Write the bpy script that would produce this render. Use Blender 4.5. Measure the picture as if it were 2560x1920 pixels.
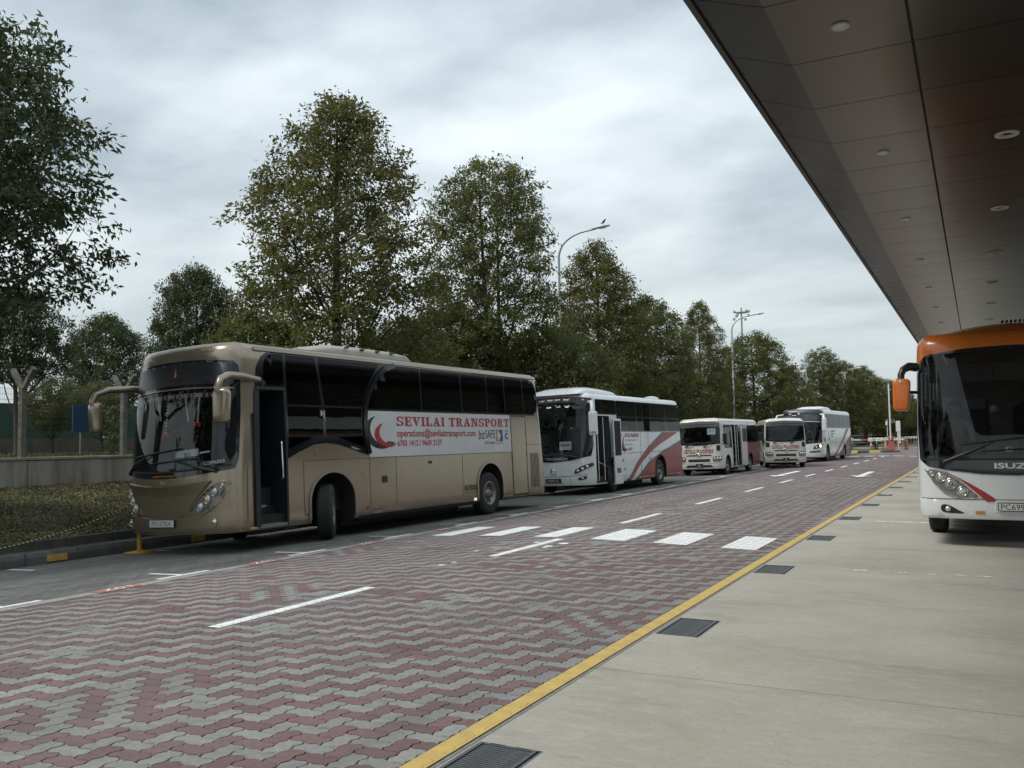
import bpy, bmesh, math, random
import numpy as np
from mathutils import Vector, Matrix
from mathutils import geometry as mgeo

for _o in list(bpy.data.objects):
    bpy.data.objects.remove(_o)
SC = bpy.context.scene
COL = SC.collection
R = math.radians
ORD = ['first', 'second', 'third', 'fourth', 'fifth', 'sixth', 'seventh', 'eighth', 'ninth', 'tenth', 'eleventh', 'twelfth', 'thirteenth', 'fourteenth', 'fifteenth', 'sixteenth']
random.seed(7)
NR = np.random.default_rng(11)

# ---------------------------------------------------------------- camera
# solved from the two vanishing points of the road (photo pixels 2560 x 1920)
CX, CY, CAMH = 1280.0, 960.0, 1.70
_V1 = np.array([2445 - CX, 1081 - CY]); _V2 = np.array([-2950 - CX, 1163 - CY])
FPX = float(np.sqrt(-(_V1 @ _V2)))
_Y = np.array([*_V1, FPX]); _Y /= np.linalg.norm(_Y)
_X = -np.array([*_V2, FPX]); _X /= np.linalg.norm(_X)
CM = np.stack([_X, _Y, np.cross(_X, _Y)])          # world = CM @ (right, down, forward)
CAM = np.array([0, 0, CAMH])

def ray(px, py):
    return CM @ np.array([px - CX, py - CY, FPX]) / FPX
def onz(px, py, z=0.0):
    d = ray(px, py); return CAM + (z - CAMH) / d[2] * d
def onx(px, py, x):
    d = ray(px, py); return CAM + x / d[0] * d

cam_d = bpy.data.cameras.new('camera')
cam_d.sensor_fit = 'HORIZONTAL'; cam_d.sensor_width = 36.0
cam_d.lens = 36.0 * FPX / 2560.0
cam_d.clip_start = 0.05; cam_d.clip_end = 3000.0
cam = bpy.data.objects.new('camera', cam_d); COL.objects.link(cam)
_m = Matrix.Identity(4)
for i in range(3):
    _m[i][0] = CM[i, 0]; _m[i][1] = -CM[i, 1]; _m[i][2] = -CM[i, 2]; _m[i][3] = CAM[i]
cam.matrix_world = _m
SC.camera = cam

# ---------------------------------------------------------------- sky, sun, exposure
SUN_EL, SUN_AZ = R(54), R(228)       # high, left of the camera, veiled by cloud
W = bpy.data.worlds.new('World'); SC.world = W; W.use_nodes = True
nt = W.node_tree; nt.nodes.clear()
def wn(t, **k):
    n = nt.nodes.new(t)
    for a, b in k.items(): setattr(n, a, b)
    return n
wl = nt.links.new
sky = wn('ShaderNodeTexSky', sky_type='NISHITA', sun_disc=False)
sky.sun_elevation = SUN_EL; sky.sun_rotation = SUN_AZ; sky.air_density = 1.5; sky.dust_density = 3.0
bgs = wn('ShaderNodeBackground'); bgs.inputs[1].default_value = 0.09
wl(sky.outputs[0], bgs.inputs[0])
tc = wn('ShaderNodeTexCoord'); sx = wn('ShaderNodeSeparateXYZ'); wl(tc.outputs['Generated'], sx.inputs[0])
zz = wn('ShaderNodeMath', operation='MAXIMUM'); wl(sx.outputs[2], zz.inputs[0]); zz.inputs[1].default_value = 0.0
za = wn('ShaderNodeMath', operation='ADD'); wl(zz.outputs[0], za.inputs[0]); za.inputs[1].default_value = 0.16
dx = wn('ShaderNodeMath', operation='DIVIDE'); wl(sx.outputs[0], dx.inputs[0]); wl(za.outputs[0], dx.inputs[1])
dy = wn('ShaderNodeMath', operation='DIVIDE'); wl(sx.outputs[1], dy.inputs[0]); wl(za.outputs[0], dy.inputs[1])
cb = wn('ShaderNodeCombineXYZ'); wl(dx.outputs[0], cb.inputs[0]); wl(dy.outputs[0], cb.inputs[1])
mp = wn('ShaderNodeMapping'); mp.inputs['Location'].default_value = (3.1, 1.7, 0.4); mp.inputs['Scale'].default_value = (0.62, 0.8, 1)
mp.inputs['Rotation'].default_value = (0, 0, R(25)); wl(cb.outputs[0], mp.inputs[0])
n1 = wn('ShaderNodeTexNoise'); n1.inputs['Scale'].default_value = 1.05; n1.inputs['Detail'].default_value = 7; n1.inputs['Roughness'].default_value = 0.5; n1.inputs['Distortion'].default_value = 0.25
wl(mp.outputs[0], n1.inputs[0])
n2 = wn('ShaderNodeTexNoise'); n2.inputs['Scale'].default_value = 4.2; n2.inputs['Detail'].default_value = 6; n2.inputs['Roughness'].default_value = 0.55
wl(mp.outputs[0], n2.inputs[0])
mxn = wn('ShaderNodeMix', data_type='FLOAT'); mxn.inputs[0].default_value = 0.24
wl(n1.outputs[0], mxn.inputs[2]); wl(n2.outputs[0], mxn.inputs[3])
rmp = wn('ShaderNodeValToRGB')
e = rmp.color_ramp.elements
e[0].position = 0.40; e[0].color = (0.205, 0.245, 0.275, 1)
e[1].position = 0.66; e[1].color = (0.51, 0.553, 0.572, 1)
k = rmp.color_ramp.elements.new(0.47); k.color = (0.285, 0.332, 0.362, 1)
k = rmp.color_ramp.elements.new(0.54); k.color = (0.375, 0.418, 0.445, 1)
wl(mxn.outputs[0], rmp.inputs[0])
hz = wn('ShaderNodeMapRange'); hz.inputs[1].default_value = 0.02; hz.inputs[2].default_value = 0.26; hz.inputs[3].default_value = 0.8; hz.inputs[4].default_value = 0.0
wl(zz.outputs[0], hz.inputs[0])
hmix = wn('ShaderNodeMix', data_type='RGBA'); wl(hz.outputs[0], hmix.inputs[0]); wl(rmp.outputs[0], hmix.inputs[6]); hmix.inputs[7].default_value = (0.475, 0.525, 0.53, 1)
# overcast sky: brighter towards the zenith
zg = wn('ShaderNodeMath', operation='MULTIPLY_ADD'); wl(zz.outputs[0], zg.inputs[0]); zg.inputs[1].default_value = 1.0; zg.inputs[2].default_value = 0.88
bgc = wn('ShaderNodeBackground'); wl(zg.outputs[0], bgc.inputs[1]); wl(hmix.outputs[2], bgc.inputs[0])
ms = wn('ShaderNodeMixShader'); ms.inputs[0].default_value = 0.93
wl(bgs.outputs[0], ms.inputs[1]); wl(bgc.outputs[0], ms.inputs[2])
wo = wn('ShaderNodeOutputWorld'); wl(ms.outputs[0], wo.inputs[0])

sun_d = bpy.data.lights.new('sun', 'SUN'); sun_d.energy = 1.5; sun_d.angle = R(25); sun_d.color = (1.0, 0.965, 0.91)
sun = bpy.data.objects.new('sun', sun_d); COL.objects.link(sun)
_sd = Vector((math.sin(SUN_AZ) * math.cos(SUN_EL), math.cos(SUN_AZ) * math.cos(SUN_EL), math.sin(SUN_EL)))
sun.rotation_euler = (-_sd).to_track_quat('-Z', 'Y').to_euler()
sun.location = (0, 0, 60)
SC.view_settings.view_transform = 'Standard'; SC.view_settings.look = 'None'
SC.view_settings.exposure = 0.75; SC.view_settings.gamma = 1.0; SC.view_settings.use_curve_mapping = False
SC.cycles.max_bounces = 8; SC.cycles.transparent_max_bounces = 24
SC.cycles.caustics_reflective = False; SC.cycles.caustics_refractive = False

# ---------------------------------------------------------------- materials
MATS = {}
def srgb(h):
    v = [int(h[i:i + 2], 16) / 255 for i in (0, 2, 4)]
    return tuple(c / 12.92 if c <= 0.04045 else ((c + 0.055) / 1.055) ** 2.4 for c in v)

def mat(name, col, rough=0.5, metal=0.0, var=0.12, scale=6.0, bump=0.0, bscale=60.0, coat=0.0, spec=0.5,
        island=0.0, objvar=0.0, world=False, dirt=None, dscale=1.2, damount=0.5, stretch=None, emit=None):
    """Principled material with noise in colour, roughness and relief; dirt = second colour in stains."""
    if name in MATS: return MATS[name]
    m = bpy.data.materials.new(name); m.use_nodes = True
    t = m.node_tree; nd = t.nodes; L = t.links.new
    b = nd['Principled BSDF']
    if len(col) == 3: col = (*col, 1)
    b.inputs['Metallic'].default_value = metal
    b.inputs['Coat Weight'].default_value = coat; b.inputs['Coat Roughness'].default_value = 0.08
    b.inputs['Specular IOR Level'].default_value = spec
    co = nd.new('ShaderNodeTexCoord'); src = co.outputs['Object']
    if world: src = nd.new('ShaderNodeNewGeometry').outputs['Position']
    if stretch:
        mpn = nd.new('ShaderNodeMapping'); mpn.inputs['Scale'].default_value = stretch; L(src, mpn.inputs[0]); src = mpn.outputs[0]
    nz = nd.new('ShaderNodeTexNoise'); nz.inputs['Scale'].default_value = scale; nz.inputs['Detail'].default_value = 5; L(src, nz.inputs[0])
    mr = nd.new('ShaderNodeMapRange'); mr.inputs[1].default_value = 0.3; mr.inputs[2].default_value = 0.7
    mr.inputs[3].default_value = 1 - var; mr.inputs[4].default_value = 1 + var; L(nz.outputs[0], mr.inputs[0])
    val = mr.outputs[0]
    def mulr(sock, amt, v):
        r2 = nd.new('ShaderNodeMapRange'); r2.inputs[3].default_value = 1 - amt; r2.inputs[4].default_value = 1 + amt; L(sock, r2.inputs[0])
        mu = nd.new('ShaderNodeMath'); mu.operation = 'MULTIPLY'; L(v, mu.inputs[0]); L(r2.outputs[0], mu.inputs[1]); return mu.outputs[0]
    if island:
        g = nd.new('ShaderNodeNewGeometry'); val = mulr(g.outputs['Random Per Island'], island, val)
    if objvar:
        oi = nd.new('ShaderNodeObjectInfo'); val = mulr(oi.outputs['Random'], objvar, val)
    cm = nd.new('ShaderNodeMix'); cm.data_type = 'RGBA'; cm.blend_type = 'MULTIPLY'; cm.inputs[0].default_value = 1.0
    cm.inputs[6].default_value = col
    cc = nd.new('ShaderNodeCombineColor')
    for i in range(3): L(val, cc.inputs[i])
    L(cc.outputs[0], cm.inputs[7]); out = cm.outputs[2]
    if dirt is not None:
        dn = nd.new('ShaderNodeTexNoise'); dn.inputs['Scale'].default_value = dscale; dn.inputs['Detail'].default_value = 8; dn.inputs['Roughness'].default_value = 0.62; L(src, dn.inputs[0])
        dr = nd.new('ShaderNodeMapRange'); dr.inputs[1].default_value = 0.42; dr.inputs[2].default_value = 0.72; dr.inputs[4].default_value = damount; L(dn.outputs[0], dr.inputs[0])
        dm = nd.new('ShaderNodeMix'); dm.data_type = 'RGBA'; L(dr.outputs[0], dm.inputs[0]); L(out, dm.inputs[6]); dm.inputs[7].default_value = (*dirt[:3], 1); out = dm.outputs[2]
    L(out, b.inputs['Base Color'])
    rr = nd.new('ShaderNodeMapRange'); rr.inputs[3].default_value = max(0.02, rough * 0.85); rr.inputs[4].default_value = min(1, rough * 1.15); L(nz.outputs[0], rr.inputs[0]); L(rr.outputs[0], b.inputs['Roughness'])
    if bump:
        bn = nd.new('ShaderNodeTexNoise'); bn.inputs['Scale'].default_value = bscale; bn.inputs['Detail'].default_value = 6; L(src, bn.inputs[0])
        bp = nd.new('ShaderNodeBump'); bp.inputs['Strength'].default_value = bump; bp.inputs['Distance'].default_value = 0.02; L(bn.outputs[0], bp.inputs['Height']); L(bp.outputs[0], b.inputs['Normal'])
    if emit:
        b.inputs['Emission Color'].default_value = (*emit[:3], 1); b.inputs['Emission Strength'].default_value = emit[3]
    MATS[name] = m
    return m

def glass_mat(name, tint, ior=1.5, rough=0.02, wave=0.0):
    """thin tinted pane: see-through by the tint, mirror by Fresnel"""
    m = bpy.data.materials.new(name); m.use_nodes = True
    t = m.node_tree; nd = t.nodes; L = t.links.new; nd.clear()
    o = nd.new('ShaderNodeOutputMaterial'); tr = nd.new('ShaderNodeBsdfTransparent'); tr.inputs[0].default_value = (*tint, 1)
    gl = nd.new('ShaderNodeBsdfGlossy'); gl.inputs['Roughness'].default_value = rough; gl.inputs['Color'].default_value = (0.95, 0.97, 0.98, 1)
    fr = nd.new('ShaderNodeFresnel'); fr.inputs[0].default_value = ior
    # same Fresnel from both faces of the sheet
    g = nd.new('ShaderNodeNewGeometry')
    fl = nd.new('ShaderNodeMix'); fl.data_type = 'FLOAT'; fl.inputs[2].default_value = ior; fl.inputs[3].default_value = 1 / ior
    L(g.outputs['Backfacing'], fl.inputs[0]); L(fl.outputs[0], fr.inputs[0])
    if wave:
        co = nd.new('ShaderNodeTexCoord'); nz = nd.new('ShaderNodeTexNoise'); nz.inputs['Scale'].default_value = 1.6; nz.inputs['Detail'].default_value = 2; L(co.outputs['Object'], nz.inputs[0])
        bp = nd.new('ShaderNodeBump'); bp.inputs['Strength'].default_value = wave; bp.inputs['Distance'].default_value = 0.05; L(nz.outputs[0], bp.inputs['Height'])
        L(bp.outputs[0], gl.inputs['Normal'])
    mx = nd.new('ShaderNodeMixShader'); L(fr.outputs[0], mx.inputs[0]); L(tr.outputs[0], mx.inputs[1]); L(gl.outputs[0], mx.inputs[2]); L(mx.outputs[0], o.inputs[0])
    MATS[name] = m
    return m

# ---------------------------------------------------------------- object helpers
def link(o, parent=None):
    COL.objects.link(o)
    if parent is not None: o.parent = parent
    return o
def tag(o, label=None, cat=None, group=None, kind=None):
    if label: o['label'] = label
    if cat: o['category'] = cat
    if group: o['group'] = group
    if kind: o['kind'] = kind
    return o
def empty(name, loc=(0, 0, 0), rz=0.0, label=None, cat=None, group=None):
    o = bpy.data.objects.new(name, None); o.location = loc; o.rotation_euler = (0, 0, rz); o.empty_display_size = 0.2
    COL.objects.link(o); return tag(o, label, cat, group)
def mesh(name, vs, fs, m=None, smooth=False):
    me = bpy.data.meshes.new(name); me.from_pydata([tuple(v) for v in vs], [], [tuple(f) for f in fs]); me.update()
    if m is not None:
        for x in (m if isinstance(m, (list, tuple)) else [m]): me.materials.append(x)
    if smooth: me.polygons.foreach_set('use_smooth', [True] * len(me.polygons))
    return me
def quads_mesh(name, V, Q, m, smooth=False):
    """fast mesh from numpy vertex (n,3) and face (k,n) arrays"""
    me = bpy.data.meshes.new(name)
    V = np.asarray(V, np.float32); Q = np.asarray(Q, np.int32); k = Q.shape[1]
    me.vertices.add(len(V)); me.vertices.foreach_set('co', V.ravel())
    me.loops.add(Q.size); me.loops.foreach_set('vertex_index', Q.ravel())
    me.polygons.add(len(Q)); me.polygons.foreach_set('loop_start', np.arange(0, Q.size, k, dtype=np.int32))
    me.update(calc_edges=True)
    if smooth: me.polygons.foreach_set('use_smooth', [True] * len(Q))
    for x in (m if isinstance(m, (list, tuple)) else [m]): me.materials.append(x)
    return me
def obj(name, me, parent=None, loc=None, rot=None):
    o = bpy.data.objects.new(name, me)
    if loc is not None: o.location = loc
    if rot is not None: o.rotation_euler = rot
    return link(o, parent)
def copy_tree(o, parent=None):
    c = o.copy(); COL.objects.link(c); c.parent = parent
    for ch in o.children: copy_tree(ch, c)
    return c

class MB:
    """collects solid shapes into one mesh"""
    def __init__(s): s.v = []; s.f = []; s.mi = []; s.sm = []
    def add(s, vs, fs, mi=0, sm=False):
        n = len(s.v); s.v += [tuple(v) for v in vs]; s.f += [tuple(i + n for i in f) for f in fs]
        s.mi += [mi] * len(fs); s.sm += [sm] * len(fs); return s
    def box(s, c, d, mi=0, rz=0.0, M=None, taper=1.0):
        hx, hy, hz = d[0] / 2, d[1] / 2, d[2] / 2; vs = []
        for z, k in ((-hz, 1.0), (hz, taper)):
            for x, y in ((-hx * k, -hy * k), (hx * k, -hy * k), (hx * k, hy * k), (-hx * k, hy * k)):
                p = Vector((x, y, z))
                if rz: p = Matrix.Rotation(rz, 3, 'Z') @ p
                if M is not None: p = M @ p
                vs.append(p + Vector(c))
        return s.add(vs, [(3, 2, 1, 0), (4, 5, 6, 7), (0, 1, 5, 4), (1, 2, 6, 5), (2, 3, 7, 6), (3, 0, 4, 7)], mi)
    def bbox(s, c, d, b=0.02, mi=0):
        """box with chamfered edges"""
        bm = bmesh.new(); bmesh.ops.create_cube(bm, size=1.0)
        for v in bm.verts: v.co = Vector((v.co.x * d[0], v.co.y * d[1], v.co.z * d[2])) + Vector(c)
        bmesh.ops.bevel(bm, geom=bm.edges[:], offset=b, segments=2, affect='EDGES', profile=0.6)
        bm.verts.index_update(); s.add([v.co[:] for v in bm.verts], [[v.index for v in f.verts] for f in bm.faces], mi, False); bm.free(); return s
    def tube(s, pts, r, n=8, mi=0, cap=True, sm=True):
        pts = [Vector(p) for p in pts]; rs = r if isinstance(r, (list, tuple)) else [r] * len(pts)
        vs = []; fs = []; pu = None
        for i, p in enumerate(pts):
            d = (pts[min(i + 1, len(pts) - 1)] - pts[max(i - 1, 0)])
            d = d.normalized() if d.length > 1e-9 else Vector((0, 0, 1))
            if pu is None: u = d.orthogonal().normalized()
            else:
                u = pu - d * pu.dot(d); u = u.normalized() if u.length > 1e-6 else d.orthogonal().normalized()
            pu = u; w = d.cross(u)
            for k in range(n):
                a = 2 * math.pi * k / n; vs.append(p + (u * math.cos(a) + w * math.sin(a)) * rs[i])
        for i in range(len(pts) - 1):
            for k in range(n):
                a, b = i * n + k, i * n + (k + 1) % n; fs.append((a, b, b + n, a + n))
        s.add(vs, fs, mi, sm)
        if cap:
            m = len(vs)
            s.add(vs[:n], [tuple(range(n - 1, -1, -1))], mi); s.add(vs[m - n:], [tuple(range(n))], mi)
        return s
    def lathe(s, prof, axis='Z', c=(0, 0, 0), n=24, mi=0, sm=True, close=True):
        """prof: list of (radius, height)"""
        vs = []; fs = []
        for (r, h) in prof:
            for k in range(n):
                a = 2 * math.pi * k / n; x, y = r * math.cos(a), r * math.sin(a)
                p = {'Z': (x, y, h), 'X': (h, x, y), 'Y': (x, h, y)}[axis]
                vs.append((p[0] + c[0], p[1] + c[1], p[2] + c[2]))
        for i in range(len(prof) - 1):
            for k in range(n):
                a, b = i * n + k, i * n + (k + 1) % n; fs.append((a, b, b + n, a + n))
        return s.add(vs, fs, mi, sm)
    def ball(s, c, r, n=12, m=8, mi=0):
        if not isinstance(r, (tuple, list)): r = (r, r, r)
        vs = []; fs = []
        for i in range(m + 1):
            t = math.pi * i / m
            for k in range(n):
                a = 2 * math.pi * k / n; vs.append((c[0] + r[0] * math.sin(t) * math.cos(a), c[1] + r[1] * math.sin(t) * math.sin(a), c[2] + r[2] * math.cos(t)))
        for i in range(m):
            for k in range(n):
                a, b = i * n + k, i * n + (k + 1) % n; fs.append((a, a + n, b + n, b))
        return s.add(vs, fs, mi, True)
    def prism(s, poly, z0, z1, mi=0, f=None):
        """poly in xy extruded in z; f maps (x,y,z)"""
        n = len(poly); vs = [(x, y, z0) for x, y in poly] + [(x, y, z1) for x, y in poly]
        if f: vs = [f(*v) for v in vs]
        fs = [tuple(range(n - 1, -1, -1)), tuple(range(n, 2 * n))] + [(i, (i + 1) % n, n + (i + 1) % n, n + i) for i in range(n)]
        return s.add(vs, fs, mi)
    def mesh(s, name, mats):
        me = bpy.data.meshes.new(name); me.from_pydata(s.v, [], s.f); me.update()
        for m in (mats if isinstance(mats, (list, tuple)) else [mats]): me.materials.append(m)
        me.polygons.foreach_set('material_index', s.mi); me.polygons.foreach_set('use_smooth', s.sm)
        return me
    def build(s, name, mats, parent=None, loc=None, rot=None):
        return obj(name, s.mesh(name, mats), parent, loc, rot)
# ================================================================ GROUND
ZP = [(-60, -0.14), (-13.05, -0.14), (-9.1, 0.0), (-7.4, 0.062), (-6.0, 0.086), (-4.6, 0.06), (-2.58, 0.0), (60, 0.0)]
_zx = [a for a, b in ZP]; _zv = [b for a, b in ZP]
def zr(x): return float(np.interp(x, _zx, _zv))
def ground_at(px, py):
    """pixel on the cambered road"""
    z = 0.0
    for _ in range(12):
        p = onz(px, py, z); z = 0.5 * z + 0.5 * zr(p[0])
    return p
def drift(y): return -0.016 * min(max(0.0, y - 14), 42)      # bays, kerb and verge swing slightly left

M_paver_red = mat('paver_red', (0.165, 0.098, 0.095), 0.85, var=0.16, scale=26, bump=0.25, bscale=260, island=0.16, objvar=0.14, dirt=(0.17, 0.15, 0.145), dscale=0.9, damount=0.4, world=True)
M_paver_grey = mat('paver_grey', (0.245, 0.247, 0.23), 0.85, var=0.14, scale=26, bump=0.25, bscale=260, island=0.12, objvar=0.12, dirt=(0.15, 0.14, 0.13), dscale=0.9, damount=0.35, world=True)
M_paver_bay = mat('paver_bay', (0.165, 0.162, 0.150), 0.88, var=0.16, scale=22, bump=0.25, bscale=220, island=0.16, dirt=(0.085, 0.08, 0.075), dscale=0.7, damount=0.6, world=True)
def tracks(m, col, amt):
    t = m.node_tree; nd = t.nodes; L = t.links.new; bs = nd['Principled BSDF']; old = bs.inputs['Base Color'].links[0].from_socket
    g = nd.new('ShaderNodeNewGeometry')
    for sc, st, lo, hi, a_ in ((1.0, (1.5, .07, 1), .50, .70, amt), (5.0, (1, 1, 1), .62, .72, amt * .8), (1.4, (1, .5, 1), .56, .7, amt * .6)):
        mp = nd.new('ShaderNodeMapping'); mp.inputs['Scale'].default_value = st; L(g.outputs['Position'], mp.inputs[0])
        n = nd.new('ShaderNodeTexNoise'); n.inputs['Scale'].default_value = sc; n.inputs['Detail'].default_value = 6; L(mp.outputs[0], n.inputs[0])
        r_ = nd.new('ShaderNodeMapRange'); r_.inputs[1].default_value = lo; r_.inputs[2].default_value = hi; r_.inputs[4].default_value = a_; L(n.outputs[0], r_.inputs[0])
        x = nd.new('ShaderNodeMix'); x.data_type = 'RGBA'; L(r_.outputs[0], x.inputs[0]); L(old, x.inputs[6]); x.inputs[7].default_value = (*col, 1); old = x.outputs[2]
    L(old, bs.inputs['Base Color'])
tracks(M_paver_red, (.105, .082, .078), .5); tracks(M_paver_grey, (.125, .118, .11), .5); tracks(M_paver_bay, (.06, .057, .052), .6)
M_joint = mat('joint_sand', (0.035, 0.027, 0.024), 0.95, var=0.2, scale=40)
M_white = mat('road_paint_white', (0.80, 0.81, 0.80), 0.7, var=0.06, scale=14, dirt=(0.42, 0.41, 0.39), dscale=7, damount=0.55, bump=0.1, bscale=200)
M_yellow = mat('road_paint_yellow', (0.58, 0.41, 0.12), 0.7, var=0.10, scale=14, dirt=(0.30, 0.22, 0.09), dscale=7, damount=0.6, bump=0.12, bscale=150)
M_redpaint = mat('road_paint_red', (0.42, 0.10, 0.06), 0.75, var=0.15, scale=20, dirt=(0.3, 0.25, 0.22), dscale=12, damount=0.6)

# far paving: one material that carries the pieces too far to tell apart
def far_paving(name, a, b, mix):
    m = mat(name, a, 0.88, var=0.12, scale=3.0)
    t = m.node_tree; nd = t.nodes; L = t.links.new; bs = nd['Principled BSDF']
    co = nd.new('ShaderNodeTexCoord'); mp = nd.new('ShaderNodeMapping'); mp.inputs['Rotation'].default_value = (0, 0, R(45)); L(co.outputs['Object'], mp.inputs[0])
    br = nd.new('ShaderNodeTexBrick'); br.inputs['Scale'].default_value = 1.0; br.inputs['Brick Width'].default_value = 0.24; br.inputs['Row Height'].default_value = 0.12; br.inputs['Mortar Size'].default_value = 0.006
    br.inputs['Color1'].default_value = (*a, 1); br.inputs['Color2'].default_value = (*b, 1); br.inputs['Mortar'].default_value = (0.06, 0.05, 0.05, 1); br.inputs['Bias'].default_value = mix; L(mp.outputs[0], br.inputs[0])
    nz = nd.new('ShaderNodeTexNoise'); nz.inputs['Scale'].default_value = 0.6; nz.inputs['Detail'].default_value = 8; L(co.outputs['Object'], nz.inputs[0])
    mr = nd.new('ShaderNodeMapRange'); mr.inputs[1].default_value = 0.3; mr.inputs[2].default_value = 0.7; mr.inputs[3].default_value = 0.8; mr.inputs[4].default_value = 1.15; L(nz.outputs[0], mr.inputs[0])
    cc = nd.new('ShaderNodeCombineColor')
    for i in range(3): L(mr.outputs[0], cc.inputs[i])
    mu = nd.new('ShaderNodeMix'); mu.data_type = 'RGBA'; mu.blend_type = 'MULTIPLY'; mu.inputs[0].default_value = 1; L(br.outputs[0], mu.inputs[6]); L(cc.outputs[0], mu.inputs[7]); L(mu.outputs[2], bs.inputs['Base Color'])
    return m
M_far_road = far_paving('far_paving_red', (0.150, 0.090, 0.088), (0.20, 0.185, 0.175), -0.1)
M_far_bay = far_paving('far_paving_grey', (0.16, 0.155, 0.145), (0.135, 0.13, 0.122), 0.0)

GEO_END = 36.0           # pieces are built to here, the material takes over beyond
def strip(name, xs, y0, y1, dz, m, ystep=3.0, dr=False, parent=None):
    ys = np.arange(y0, y1 + ystep * 0.5, ystep); V = []; F = []
    for y in ys:
        for x in xs: V.append((x + (drift(y) if dr and x < -8.0 else 0), y, zr(x) + dz))
    n = len(xs)
    for j in range(len(ys) - 1):
        for i in range(n - 1): F.append((j * n + i, j * n + i + 1, (j + 1) * n + i + 1, (j + 1) * n + i))
    return obj(name, mesh(name, V, F, m), parent)

# ---- ground sheet to the horizon
M_lawn = mat('lawn_far', (0.060, 0.075, 0.030), 0.95, var=0.35, scale=0.5, dirt=(0.05, 0.045, 0.03), dscale=0.3)
gnd = obj('ground', mesh('ground', [(-900, -300, -0.35), (900, -300, -0.35), (900, 2200, -0.35), (-900, 2200, -0.35)], [(0, 1, 2, 3)], M_lawn)); tag(gnd, kind='structure')

# ---- road base, its pavers and the bay beside it
XR0, XR1, XB0, XB1 = -9.02, -2.62, -13.05, -9.24
road = strip('road', [-9.3, -8.2, -7.4, -6.7, -6.0, -5.3, -4.6, -3.6, -2.58], -6, 126, -0.016, [M_far_road], ystep=3)
tag(road, kind='structure')
bay = strip('parking_lane', [-13.05, -11.5, -10.2, -9.2], -6, 126, -0.0165, [M_far_bay], ystep=3, dr=True)
tag(bay, kind='structure')
for ob, mm in ((road, M_joint), (bay, M_joint)):
    ob.data.materials.append(mm)
    for p in ob.data.polygons:
        if p.center.y < GEO_END: p.material_index = 1
    for v in ob.data.vertices:
        if v.co.y > GEO_END: v.co.z += 0.0155
# far sheets meet the built pavers without a gap
PW = 0.112
def s_edge(a, b, sg):
    """unit edge with the interlocking zigzag of the blocks (point-symmetric, so neighbours match)"""
    ax, ay = a; bx, by = b; dx, dy = bx - ax, by - ay; nx, ny = -dy, dx
    k = -0.095 * sg
    return [(ax, ay), (ax + dx * 0.30 + nx * k, ay + dy * 0.30 + ny * k), (ax + dx * 0.70 - nx * k, ay + dy * 0.70 - ny * k)]
def block_outline(vert):
    loop = [(0, 0), (1, 0), (1, 1), (1, 2), (0, 2), (0, 1)] if vert else [(0, 0), (1, 0), (2, 0), (2, 1), (1, 1), (0, 1)]
    out = []
    for i in range(6):
        a, b = loop[i], loop[(i + 1) % 6]; horiz = a[1] == b[1]
        out += s_edge(a, b, 1 if horiz else -1)
    c = (0.5, 1) if vert else (1, 0.5)
    return [((x - c[0]) * PW, (y - c[1]) * PW) for x, y in out], c
OUT = {v: block_outline(v) for v in (0, 1)}
def herring(x0, x1, y0, y1):
    """block centres of the herringbone: lattice (1,-1),(2,2)"""
    res = []
    nmax = int((x1 - x0 + y1 - y0) / PW) + 4
    for j in range(-nmax, nmax):
        for i in range(-nmax, nmax):
            bx, by = i + 2 * j, -i + 2 * j
            for v, (ox, oy) in ((1, (0, 0)), (0, (1, 1))):
                c = OUT[v][1]; x = x0 + (bx + ox + c[0]) * PW; y = y0 + (by + oy + c[1]) * PW
                if x0 - 0.2 < x < x1 + 0.2 and y0 < y < y1: res.append((x, y, v, i, j))
    return res
def fits(x, y, v, x0, x1): return True
def clip_x(poly, xc, keep_less):
    out = []
    n = len(poly)
    for i in range(n):
        p, q = poly[i], poly[(i + 1) % n]
        ip = (p[0] <= xc) if keep_less else (p[0] >= xc); iq = (q[0] <= xc) if keep_less else (q[0] >= xc)
        if ip: out.append(p)
        if ip != iq:
            t = (xc - p[0]) / (q[0] - p[0]); out.append((xc, p[1] + t * (q[1] - p[1])))
    return out
def clip_y(poly, yc, keep_less): return [(b, a) for a, b in clip_x([(y, x) for x, y in poly], yc, keep_less)]
def shrink(poly, k):
    cx = sum(p[0] for p in poly) / len(poly); cy = sum(p[1] for p in poly) / len(poly)
    return [(cx + (x - cx) * k, cy + (y - cy) * k) for x, y in poly]
rb = herring(XR0, XR1, 1.6, GEO_END)
def is_red(i, j, x, y, v=0):
    h = math.sin(i * 12.9898 + j * 78.233) * 43758.5453; h -= math.floor(h)
    patch = math.sin(x * 1.7 + 0.6) * math.sin(y * 0.9 + 1.1)
    par = i % 2 == 0
    if patch > .84: par = v == 0
    return par ^ (h < 0.04)
def block_mesh(name, v, m):
    p = OUT[v][0]; a = shrink(p, 0.94); b = shrink(p, 0.99); n = len(p)
    V = [(x, y, 0) for x, y in a] + [(x, y, -0.013) for x, y in b]
    F = [tuple(range(n))] + [(i + n, (i + 1) % n + n, (i + 1) % n, i) for i in range(n)]
    return mesh(name, V, F, m)
BM4 = {(v, c): block_mesh('paver', v, (M_paver_red if c else M_paver_grey)) for v in (0, 1) for c in (0, 1)}
def screen_size(x, y):
    v = CM.T @ (np.array([x, y, 0]) - CAM)
    if v[2] < 0.3: return 0
    u, w = CX + FPX * v[0] / v[2], CY + FPX * v[1] / v[2]
    if u < -30 or u > 2590 or w > 1935: return 0
    return 1 / v[2]
full = [(screen_size(x, y), x, y, v, i, j) for x, y, v, i, j in rb if XR0 + 0.13 < x < XR1 - 0.13]
full.sort(reverse=True)
near = {(f[1], f[2]) for f in full[:300]}
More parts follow.
